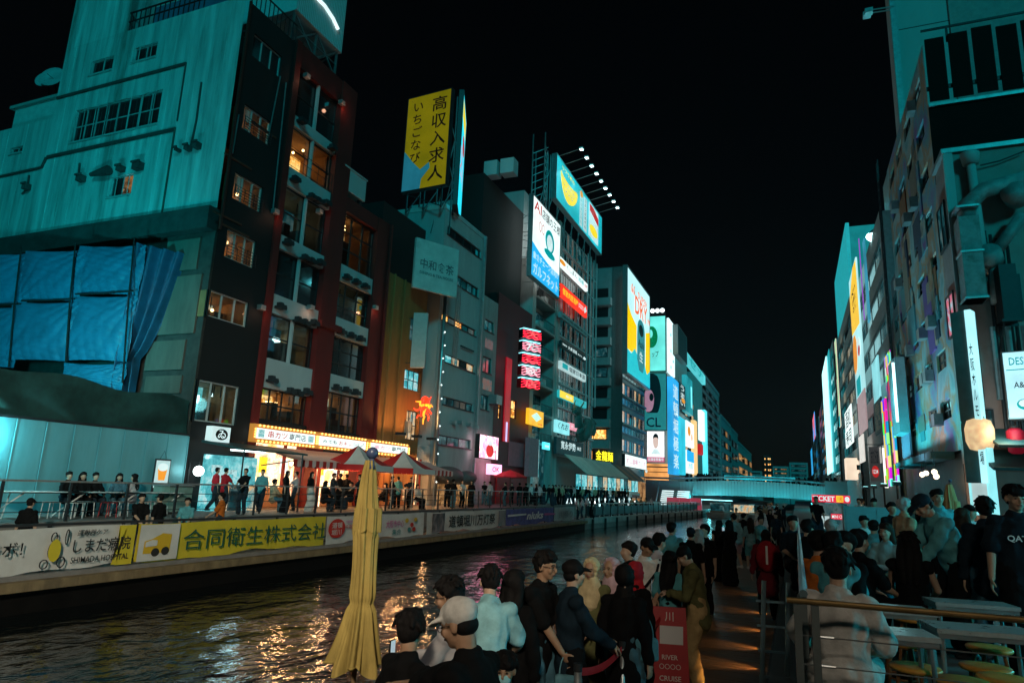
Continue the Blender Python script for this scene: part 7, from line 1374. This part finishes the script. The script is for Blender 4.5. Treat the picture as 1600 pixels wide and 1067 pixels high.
# ---------------------------------------------------------------- queue on the deck, from the nearest
person('child with a pale face mask at the very bottom, behind the cap man', W(792, 1012, 0, 1.33), 12, 1.33, head=(0, 6), top='black', hair='fringe', q='near', mask=True, skin=1)
t, d = person('man in a white cap and black T-shirt reaching an arm to the boy', W(752, 918, 0, 1.79), -92, 1.76, lean=6, head=(0, 16), hands=[(-.1, -.66, 1.18), (-.22, -.34, .98)], top='black', bottom='darkjeans', hair='cap', hairc='white', q='near', build=1.12, skin=1, curl=.25, poles=[(.3, .2, -1), None], glasses=True)
person('boy with thick black hair in a black shirt, seen from behind at lower middle', W(640, 950, 0, 1.57), 155, 1.57, head=(38, 8), top='black', bottom='darkjeans', hair='short', q='near', build=1.05, skin=1)
person('man with glasses facing left beside the cap man, holding a phone', W(727, 898, 0, 1.7), -85, 1.7, lean=6, head=(0, 10), hands=[(.05, -.4, 1.16), (-.1, -.4, 1.14)], top='grey', bottom='jeans', hair='short', q='near', glasses=True, skin=1, sleeves='long', curl=.8)
person('man in a pale blue shirt bending over the water edge', W(768, 888, 0, 1.66), 205, 1.72, lean=22, head=(0, 12), top='paleblue', bottom='jeans', hair='short', q='near', hands=[(.2, -.42, .95), (-.2, -.42, .95)])
person('person in black with their back turned, next to the blue shirted man', W(803, 888, 0, 1.62), 170, 1.62, top='black', bottom='black', hair='long', q='mid', sleeves='long')
person('tall man with glasses in a dark shirt and jeans looking right', W(843, 856, 0, 1.77), 78, 1.77, lean=3, head=(6, 6), hands=[(.06, -.28, .86), (-.02, -.3, .88)], top='black', bottom='jeans', hair='short', q='near', glasses=True, skin=1, hem=.14, curl=.9)
person('man in a black cap and dark jacket facing away right', W(893, 871, 0, 1.7), 125, 1.7, head=(8, 0), top='navy', bottom='black', hair='cap', hairc='black', q='near', sleeves='long', hem=.16, hands=[(.1, -.4, .98), (-.1, -.36, 1.02)])
person('woman in a cream headscarf and olive dress facing the camera', W(926, 866, 0, 1.62), -8, 1.6, head=(0, 6), top='olive', bottom='olive', hair='hijab', hairc='cream', q='near', skin=1, sleeves='long', skirt=True, hands=[(.12, -.28, 1.0), (-.12, -.3, 1.0)])
person('woman in a pale headscarf behind the woman in black', W(957, 869, 0, 1.6), -25, 1.6, top='black', bottom='black', hair='hijab', hairc='pink', q='near', skin=1, sleeves='long', skirt=True)
person('woman in black with a black headscarf seen from behind, blue bag at her side', W(975, 876, 0, 1.66), 172, 1.64, top='black', bottom='jeans', hair='hijab', hairc='black', q='near', sleeves='long', hem=.5)
person('woman in a red spotted scarf half hidden behind the black veil', W(992, 872, 0, 1.6), 150, 1.58, top='black', bottom='black', hair='hijab', hairc='red', q='mid', sleeves='long')
person('man in a white T-shirt and dark cap with a sling bag', W(1008, 836, 0, 1.74), 22, 1.74, head=(30, 14), hands=[(.08, -.3, 1.0), (-.1, -.32, 1.0)], top='white', bottom='black', hair='cap', hairc='black', q='near', build=1.15, skin=1)
person('man in a grey T-shirt looking down behind the white shirted man', W(1026, 832, 0, 1.73), 140, 1.74, head=(0, 14), top='grey', bottom='darkjeans', hair='short', q='mid', build=1.1)
person('man with dark hair behind the white shirted man', W(985, 844, 0, 1.68), -60, 1.68, top='black', bottom='black', hair='short', q='mid')
person('man in baggy khaki trousers reading a phone beside the red board', W(1088, 848, 0, 1.7), -78, 1.7, lean=8, head=(0, 26), hands=[(.08, -.36, 1.12), (-.08, -.34, 1.12)], top='olive', bottom='khaki', hair='cap', hairc='black', q='near', sleeves='long', curl=.9, shoe='white', hem=.16, build=1.1)
person('girl in a teal top with dark hair beside the phone reader', W(1046, 862, 0, 1.56), 165, 1.58, top='teal', bottom='black', hair='long', q='mid')
person('man in a teal T-shirt with curly hair facing left', W(1050, 815, 0, 1.74), 215, 1.74, head=(-60, -4), top='teal', bottom='darkjeans', hair='short', q='mid', skin=0)
person('person in dark clothes with a bright cap behind the curly haired man', W(1079, 822, 0, 1.7), 170, 1.7, top='black', bottom='black', hair='cap', hairc='navy', q='mid')
person('woman with long grey hair seen from behind near the water', W(1091, 826, 0, 1.64), 180, 1.64, top='black', bottom='black', hair='long', hairc='grey', q='mid', sleeves='long')
person('man with parted hair in black smiling to the left', W(1102, 818, 0, 1.72), -35, 1.72, head=(-15, 0), top='black', bottom='black', hair='short', q='mid', face=True)
person('woman with long dark hair and bare shoulder beside the couple', W(1124, 812, 0, 1.62), 200, 1.62, lean=4, top='black', bottom='black', hair='long', q='mid', sleeves='none', skirt=True)
person('woman in a black dress raising a phone with both hands', W(1139, 812, 0, 1.66), 205, 1.66, head=(0, -4), hands=[(.06, -.34, 1.36), (-.06, -.34, 1.36)], top='black', bottom='black', hair='long', q='mid', skirt=True)
person('man in a pale blue shirt and white shorts leaning on the woman in black', W(1152, 803, 0, 1.7), 230, 1.74, lean=14, top='paleblue', bottom='shorts_pink', hair='short', q='mid', shoe='white', skin=0)
person('woman in a pale dress with blond brown hair past the leaning man', W(1172, 808, 0, 1.62), 190, 1.62, top='paleblue', bottom='shorts_teal', hair='long', hairc='brown', q='mid', shoe='white')
person('man in a white shirt with a crossbody strap further along the deck', W(1188, 792, 0, 1.76), -5, 1.76, top='white', bottom='black', hair='short', q='mid', build=1.1, sleeves='long')
person('person with auburn hair in the far deck crowd', W(1203, 795, 0, 1.68), 10, 1.68, top='black', bottom='black', hair='long', hairc='brown', q='mid')
person('person in black beside the auburn haired one', W(1212, 800, 0, 1.66), -20, 1.66, top='navy', bottom='black', hair='short', q='mid')
person('person in a dark coat carrying a red backpack, back turned', W(1196, 826, 0, 1.68), 178, 1.68, top='maroon', bottom='black', hair='hood', hairc='black', q='mid', sleeves='long', hem=.4, build=1.15)
# bags, backpack, strap
def bag(label, loc, rz, w_, h_, m, name='handbag'):
    t = thing(name, label, 'bag', loc, R(rz)); mb = MB(); mb.add(*(lambda b: (b.v, b.f))(MB().prismx([(-.06, 0), (.06, 0), (.045, h_), (-.045, h_)], -w_/2, w_/2))); o = mb.build('pouch', m, t); bv = o.modifiers.new('b', 'BEVEL'); bv.width = .03; bv.segments = 3
    MB().tube([(-w_*.3*math.cos(a_)*1.1, 0, h_-.02+.2*math.sin(a_)) for a_ in [k_*math.pi/10 for k_ in range(11)]], .006, 6).build('handle', m, t); return t
p = W(843, 856, 0, 1.77); bag('pale blue plastic carrier bag hanging from the tall man in glasses', (p[0]+.33, p[1]-.08, .52), 20, .24, .26, cloth('bagblue', (.13, .3, .36)), 'carrier_bag')
p = W(975, 876, 0, 1.66); bag('blue shoulder bag on the woman in the black veil', (p[0]+.2, p[1]+.02, .82), 30, .24, .2, cloth('bagteal', (.07, .22, .28)))
p = W(1196, 826, 0, 1.68); t = thing('backpack', 'red backpack on the person in the dark coat', 'bag', (p[0]+.02, p[1]-.2, .95)); b = Blob(); b.ell((0, 0, .25), [V3(.21, 0, 0), V3(0, .13, 0), V3(0, 0, .3)]); MBb(b, 'pouch', CL['red'], t, 1); MB().box(-.02, .02, -.15, -.12, .1, .45).build('reflective_strip', M_WHITE, t)
p = W(1008, 836, 0, 1.74); t = thing('sling_bag', 'black strap sling bag across the white T-shirt', 'bag', (p[0], p[1], 0), R(22)); MB().tube([(.19, -.02, 1.46), (.12, -.17, 1.32), (-.02, -.2, 1.15), (-.17, -.12, 1.0)], .017, 6).build('strap', CL['black'], t)
for px, py, z, h, f, dx, lab in ((1082, 848, 0, 1.7, -78, .12, 'phone held by the man in khaki trousers'), (1139, 812, 0, 1.66, 205, 0, 'phone raised by the woman in the black dress'), (727, 898, 0, 1.7, -85, 0, 'phone in the hands of the man with glasses at the water')):
    p = W(px, py, z, h); dd = Vector((math.sin(R(f)), -math.cos(R(f)))); off = .52 if f != 205 else .46; zz = 1.16 if f != 205 else 1.42; t = thing('phone', lab, 'phone', (p[0]+dd.x*off, p[1]+dd.y*off, zz*h/1.72), R(f)); MB().box(-.037, .037, -.006, .004, -.04, .11).build('case', CL['black'], t); MB().box(-.033, .033, .0045, .006, -.035, .105).build('screen', glow('phone_screen', (.6, .8, .9), .5), t)
# ---------------------------------------------------------------- diners on the right terrace
def Sit(px, py, zh=1.26): p = at(px, py, Z=RT+zh); return (p.x, p.y, RT)
P7 = lambda label, px, py, f, **k: person(label, Sit(px, py, k.pop('zh', 1.3)), f, k.pop('H', 1.72), pose='sit', seat=k.pop('seat', .42), **k)
P7('man in a pale T-shirt sitting with his back to the camera at the railing', 1303, 856, 172, top='white', bottom='shorts_white', hair='short', q='near', build=1.1, lean=12, zh=1.31, H=1.74)
P7('diner with black hair in an orange and white top at the railing', 1277, 830, 150, top='orange', bottom='black', hair='short', q='mid')
P7('diner in a dark cap directly behind the pale shirted man', 1300, 832, 168, top='teal', bottom='black', hair='short', q='mid')
P7('grey haired diner in a teal top', 1297, 812, 150, top='teal', bottom='black', hair='short', hairc='grey', q='mid')
P7('young man at the table looking left', 1322, 832, -50, top='black', bottom='black', hair='short', q='mid', face=True)
P7('diner with short cropped hair in black beside the young man', 1339, 828, 130, top='black', bottom='black', hair='short', q='mid')
P7('diner in a teal grey T-shirt with a black cap, back turned', 1364, 812, 172, top='teal', bottom='black', hair='cap', hairc='black', q='mid', build=1.12)
P7('broad diner in black with a dark cap behind the teal shirt', 1361, 793, 180, top='black', bottom='black', hair='cap', hairc='navy', q='mid', build=1.3, H=1.8)
P7('woman in black with long dark hair, back turned, at the middle table', 1418, 832, 165, top='black', bottom='black', hair='long', q='near', sleeves='none')
P7('diner in a blue striped shirt shown in profile', 1446, 804, -95, top='paleblue', bottom='jeans', hair='short', q='mid', face=True)
P7('diner in a dark cap left of the striped shirt', 1425, 810, -40, top='black', bottom='black', hair='cap', hairc='black', q='mid')
P7('diner in a navy shirt and cap seen from behind', 1459, 812, 170, top='navy', bottom='black', hair='cap', hairc='navy', q='mid')
P7('diner in a white shirt at the far end of the terrace tables', 1349, 806, 20, top='white', bottom='black', hair='short', q='mid')
P7('diner in a pale blue top leaning on the table beside the cabinet', 1384, 818, -30, top='paleblue', bottom='jeans', hair='long', hairc='brown', q='mid', face=True)
P7('diner in grey facing the camera past the long haired woman', 1400, 806, 5, top='grey', bottom='black', hair='short', q='mid', face=True)
P7('diner in dark clothes near the booth', 1260, 812, 150, top='black', bottom='black', hair='short', q='mid')
P7('diner with a dark parting beyond the railing', 1238, 806, 20, top='navy', bottom='black', hair='short', q='mid')
p, h = WY(1410, 776, RT, 12.5); person('grey haired man in a beige jacket standing by the cabinet', p, 120, h, top='beige', bottom='black', hair='short', hairc='grey', q='mid', sleeves='long', hem=.14)
p, h = WY(1487, 784, RT, 9.3); person('man in a teal hoodie leaning over a table', p, -70, 1.8, lean=24, head=(0, 24), hands=[(.12, -.56, .8), (-.1, -.6, .76)], top='teal', bottom='black', hair='cap', hairc='navy', q='near', sleeves='long', build=1.12, curl=.3)
p, h = WY(1536, 774, RT, 9.0); person('person in a navy jacket and jeans with their back turned', p, 165, h, top='navy', bottom='jeans', hair='short', q='near', sleeves='long', hem=.16)
p, h = WY(1581, 755, RT, 8.6); t, d = person('young man in a dark football shirt with a red side panel', p, 8, h, head=(0, 4), top='navy', bottom='black', hair='fringe', q='near', build=1.12, hem=.12, skin=0, hands=[(.3, -.06, .76), (-.3, -.1, .78)]); sj = h/1.72
o = bpy.data.objects.new('shirt_print', bpy.data.meshes.new('shirt_print')); COL.objects.link(o); o.parent = t; JOBS_T.append((o, 'QATAR', (-.15*sj, .13*sj, 1.2*sj, 1.265*sj, -.158*sj), mat('print_white', (.65, .65, .65), .6, var=0), .02, False, 0))
b = Blob(); b.sweep([(.125, -.112, 1.36), (.145, -.117, 1.2), (.14, -.12, 1.02)], [(.05, .03), (.058, .036), (.045, .034)], V3(1, 0, 0)); MBb(b, 'side_panel', CL['red'], t, sj)
p, h = WY(1463, 763, RT, 13.5); person('dark haired man looking out behind the leaning hoodie man', p, 10, h, top='teal', bottom='black', hair='short', q='mid', face=True)
p, h = WY(1502, 792, RT, 11); person('person in a brown coat behind the hoodie man', p, 150, h, top='brown', bottom='black', hair='long', hairc='brown', q='mid', sleeves='long')
for i, (px, py, tp, f, yy) in enumerate(((1392, 783, 'black', 20, 15), (1430, 782, 'teal', -30, 15), (1440, 786, 'black', 160, 14), (1512, 786, 'grey', 40, 13))):
    p, h = WY(px, py, RT, yy); person(['person in black behind the beige jacket', 'person in a teal shirt between the cabinet and the hoodie man', 'dark haired person left of the leaning man', 'person in grey behind the navy jacket'][i], p, f, h, top=tp, bottom='black', hair=['short', 'short', 'long', 'cap'][i], hairc='black', q='mid')
# ---------------------------------------------------------------- left bank: prototypes then copies
prot = []
def proto(label, loc, f, **k): t, d = person(label, loc, f, q=k.pop('q', 'far'), **k); prot.append(t); return t
def LB(px, py, h, z=TZ, X=-20.): p = at(px, py, X=X); return (X, p.y, z)
A = proto('man in black standing by the railing below the beer poster, looking right', LB(222, 776, 1.7, 0, -17.2), 70, q='mid', hands=[(.1, -.35, 1.0), (-.1, -.35, 1.0)])
Bp = proto('man in a dark shirt facing him below the beer poster', LB(251, 782, 1.66, 0, -17.0), -80, q='mid', hair='cap', hairc='black')
Cp = proto('seated man in black at the white table before the hoarding', LB(150, 742, 1.3, TZ, -21.0), 80, pose='sit', q='mid', sleeves='long')
Dp = proto('seated woman with long hair in denim at the white table', LB(187, 745, 1.25, TZ, -20.9), 60, pose='sit', q='mid', top='jeans', bottom='jeans', hair='long', sleeves='long')
Ep = proto('woman in a pale long skirt standing before the skewer shop', LB(487, 746, 1.6, TZ, -19.6), 100, top='black', bottom='white', hair='long', skirt=True)
Fp = proto('man in dark clothes holding a tray at the skewer shop', LB(585, 740, 1.7, TZ, -19.8), 120, hands=[(.15, -.4, 1.0), (-.15, -.4, 1.0)])
Gp = proto('walking man in teal shirt by the corner stall', LB(411, 738, 1.72, TZ, -19.4), 30, pose='walk', top='teal')
def cp(src, label, px, f, top='black', bottom='darkjeans', X=-20., z=TZ, hm=None, skin=None, sc_=1., group=None):
    p = at(px, 760, X=X); return clone(src, label, (X, p.y, z), f, CL[top], CL[bottom], HAIRC.get(hm) if hm else None, SKIN[skin] if skin is not None else None, sc_, group)
cp(Cp, 'seated man in a pale collar at the left terrace table, hand to his mouth', 105, 85, 'black', X=-21.0); cp(Dp, 'seated person in black beside the man with the pale collar', 127, 75, 'black', 'black', X=-20.9); cp(Dp, 'seated woman drinking under the beer poster', 209, -60, 'grey', 'jeans', X=-20.9)
cp(Bp, 'dark haired person leaning behind the hospital banner at far left', 52, 200, 'black', X=-17.3, z=-.12); cp(A, 'person in blue behind the yellow banner near the globe lamp', 297, 40, 'teal', X=-17., z=-.1); cp(A, 'man in an orange brown shirt behind the yellow banner', 350, -50, 'orange', X=-17.2, z=.05)
cp(Gp, 'left of two people in red shirts at the corner stall', 336, 160, 'red', X=-21); cp(Fp, 'right of two people in red shirts at the corner stall, number on the back', 350, 175, 'red', X=-20.6); cp(Ep, 'woman in black beside the stall freezer', 447, 120, 'black', 'black', X=-19.6); cp(Fp, 'person in black in front of the stall, near the railing', 382, 10, 'black', X=-19.3)
tops = ['black', 'navy', 'black', 'grey', 'white', 'brown', 'black', 'teal', 'beige', 'black']; bots = ['black', 'darkjeans', 'black', 'jeans', 'darkjeans']; rr = random.Random(11); protos = [A, Bp, Ep, Fp, Gp, Fp, A]
i = 0
for px in (428, 462, 508, 520, 541, 549, 562, 603, 612, 622, 634, 642, 652, 531):   # guests under the tents
    src = [Cp, Fp, Dp, A, Bp][i % 5]; cp(src, 'guest among the crowd under the canopy tents of the skewer shop', px, rr.uniform(0, 360), rr.choice(tops), rr.choice(bots), X=-19.3-rr.random()*1.6, hm='black', group='guests under the canopy tents'); i += 1
for px in (700, 708, 722, 737, 757, 766, 790, 800, 812, 822, 830, 838, 843, 850, 858):   # strollers in front of the grey and red buildings
    cp(rr.choice(protos), 'stroller on the left terrace between the grey building and the balcony building', px, rr.uniform(0, 360), rr.choice(tops), rr.choice(bots), X=-19.2-rr.random()*2.2, hm='black', group='strollers on the left terrace'); i += 1
for k in range(26):   # crowd outside the seafood restaurant
    px = 864+k*4.7; cp(rr.choice(protos), 'person in the crowd outside the seafood restaurant', px, rr.uniform(0, 360), rr.choice(tops), rr.choice(bots), X=-19.4+rr.random()*.5, z=TZ, hm='black', group='crowd outside the seafood restaurant')
for k in range(16):
    px = 903+k*7.6; cp(rr.choice(protos), 'person on the lower quay by the black railing', px, rr.uniform(0, 360), rr.choice(tops), rr.choice(bots), X=-16.6+rr.random()*1., z=0, hm='black', group='people on the lower quay')
# right bank far walkers and people near the booth
for k in range(14):
    X = rr.uniform(-3.6, -.8); Y = 24+k*3.6; clone(rr.choice(protos), 'person far along the wooden deck toward the bridge', (X, Y, 0), rr.uniform(0, 360), CL[rr.choice(tops)], CL[rr.choice(bots)], HAIRC['black'], None, 1, 'people far along the deck')
for k in range(10):
    X = rr.uniform(.6, 5); Y = 21+k*2.2; clone(rr.choice(protos), 'person far back on the right terrace near the shops', (X, Y, RT), rr.uniform(0, 360), CL[rr.choice(tops)], CL[rr.choice(bots)], HAIRC['black'], None, 1, 'people far back on the right terrace')
def _sx(o):
    d = Vector(o.location)-CAMP; return 800+FPX*d.dot(_r)/max(d.dot(_f), .1)
ORD = 'first second third fourth fifth sixth seventh eighth ninth tenth eleventh twelfth thirteenth fourteenth fifteenth sixteenth seventeenth eighteenth nineteenth twentieth twenty-first twenty-second twenty-third twenty-fourth twenty-fifth twenty-sixth'.split()
for gname, phrase in (('guests under the canopy tents', 'guest from the left in the crowd under the canopy tents'), ('strollers on the left terrace', 'stroller from the left before the grey and red buildings'), ('crowd outside the seafood restaurant', 'person from the left in the crowd outside the seafood restaurant'), ('people on the lower quay', 'person from the left on the lower quay by the black railing'), ('people far along the deck', 'person from the left far along the wooden deck'), ('people far back on the right terrace', 'person from the left far back on the right terrace')):
    for k, o in enumerate(sorted([o for o in bpy.data.objects if o.get('group') == gname], key=_sx)): o['label'] = ORD[k]+' '+phrase
# crowd on the bridge: a far row of heads read as one mass
mb = MB(); br = bpy.data.objects['bridge']
for k in range(90):
    x = -17+rr.random()*27; c = .5; z = 4.75+rr.uniform(-.12, .12); y = 113.5+rr.random()*3; mb.ball((x, y, z+.62), (.13, .14, .16), 7, 5); mb.ball((x, y, z+.2), (.24, .16, .38), 7, 5); mb.ball((x, y, z-.4), (.18, .14, .5), 7, 5)
o = mb.build('bridge_crowd', CL['black'], smooth=True); tag(o, 'row of dark far-off people crossing the bridge', 'crowd', kind='stuff')
for c, m in OV:
    if m is None: continue
    c.material_slots  # filled once the meshes exist
def flush_over():
    for c, m in OV:
        if m is not None and len(c.material_slots): c.material_slots[0].link = 'OBJECT'; c.material_slots[0].material = m
# ================================================================ night air
hz = MB().box(-70, 45, -100, 520, -3.0, 62).build('haze', None); hz['kind'] = 'stuff'
m = bpy.data.materials.new('night_air'); m.use_nodes = True; n = m.node_tree.nodes; n.clear()
out = n.new('ShaderNodeOutputMaterial'); pv = n.new('ShaderNodeVolumePrincipled'); pv.inputs['Density'].default_value = .00012; pv.inputs['Color'].default_value = (.75, .95, 1, 1); pv.inputs['Anisotropy'].default_value = .4
m.node_tree.links.new(pv.outputs[0], out.inputs['Volume']); hz.data.materials.clear(); hz.data.materials.append(m)
tag(hz, 'thin haze hanging over the whole canal', 'haze')
flush_text()
flush_people(); flush_over()
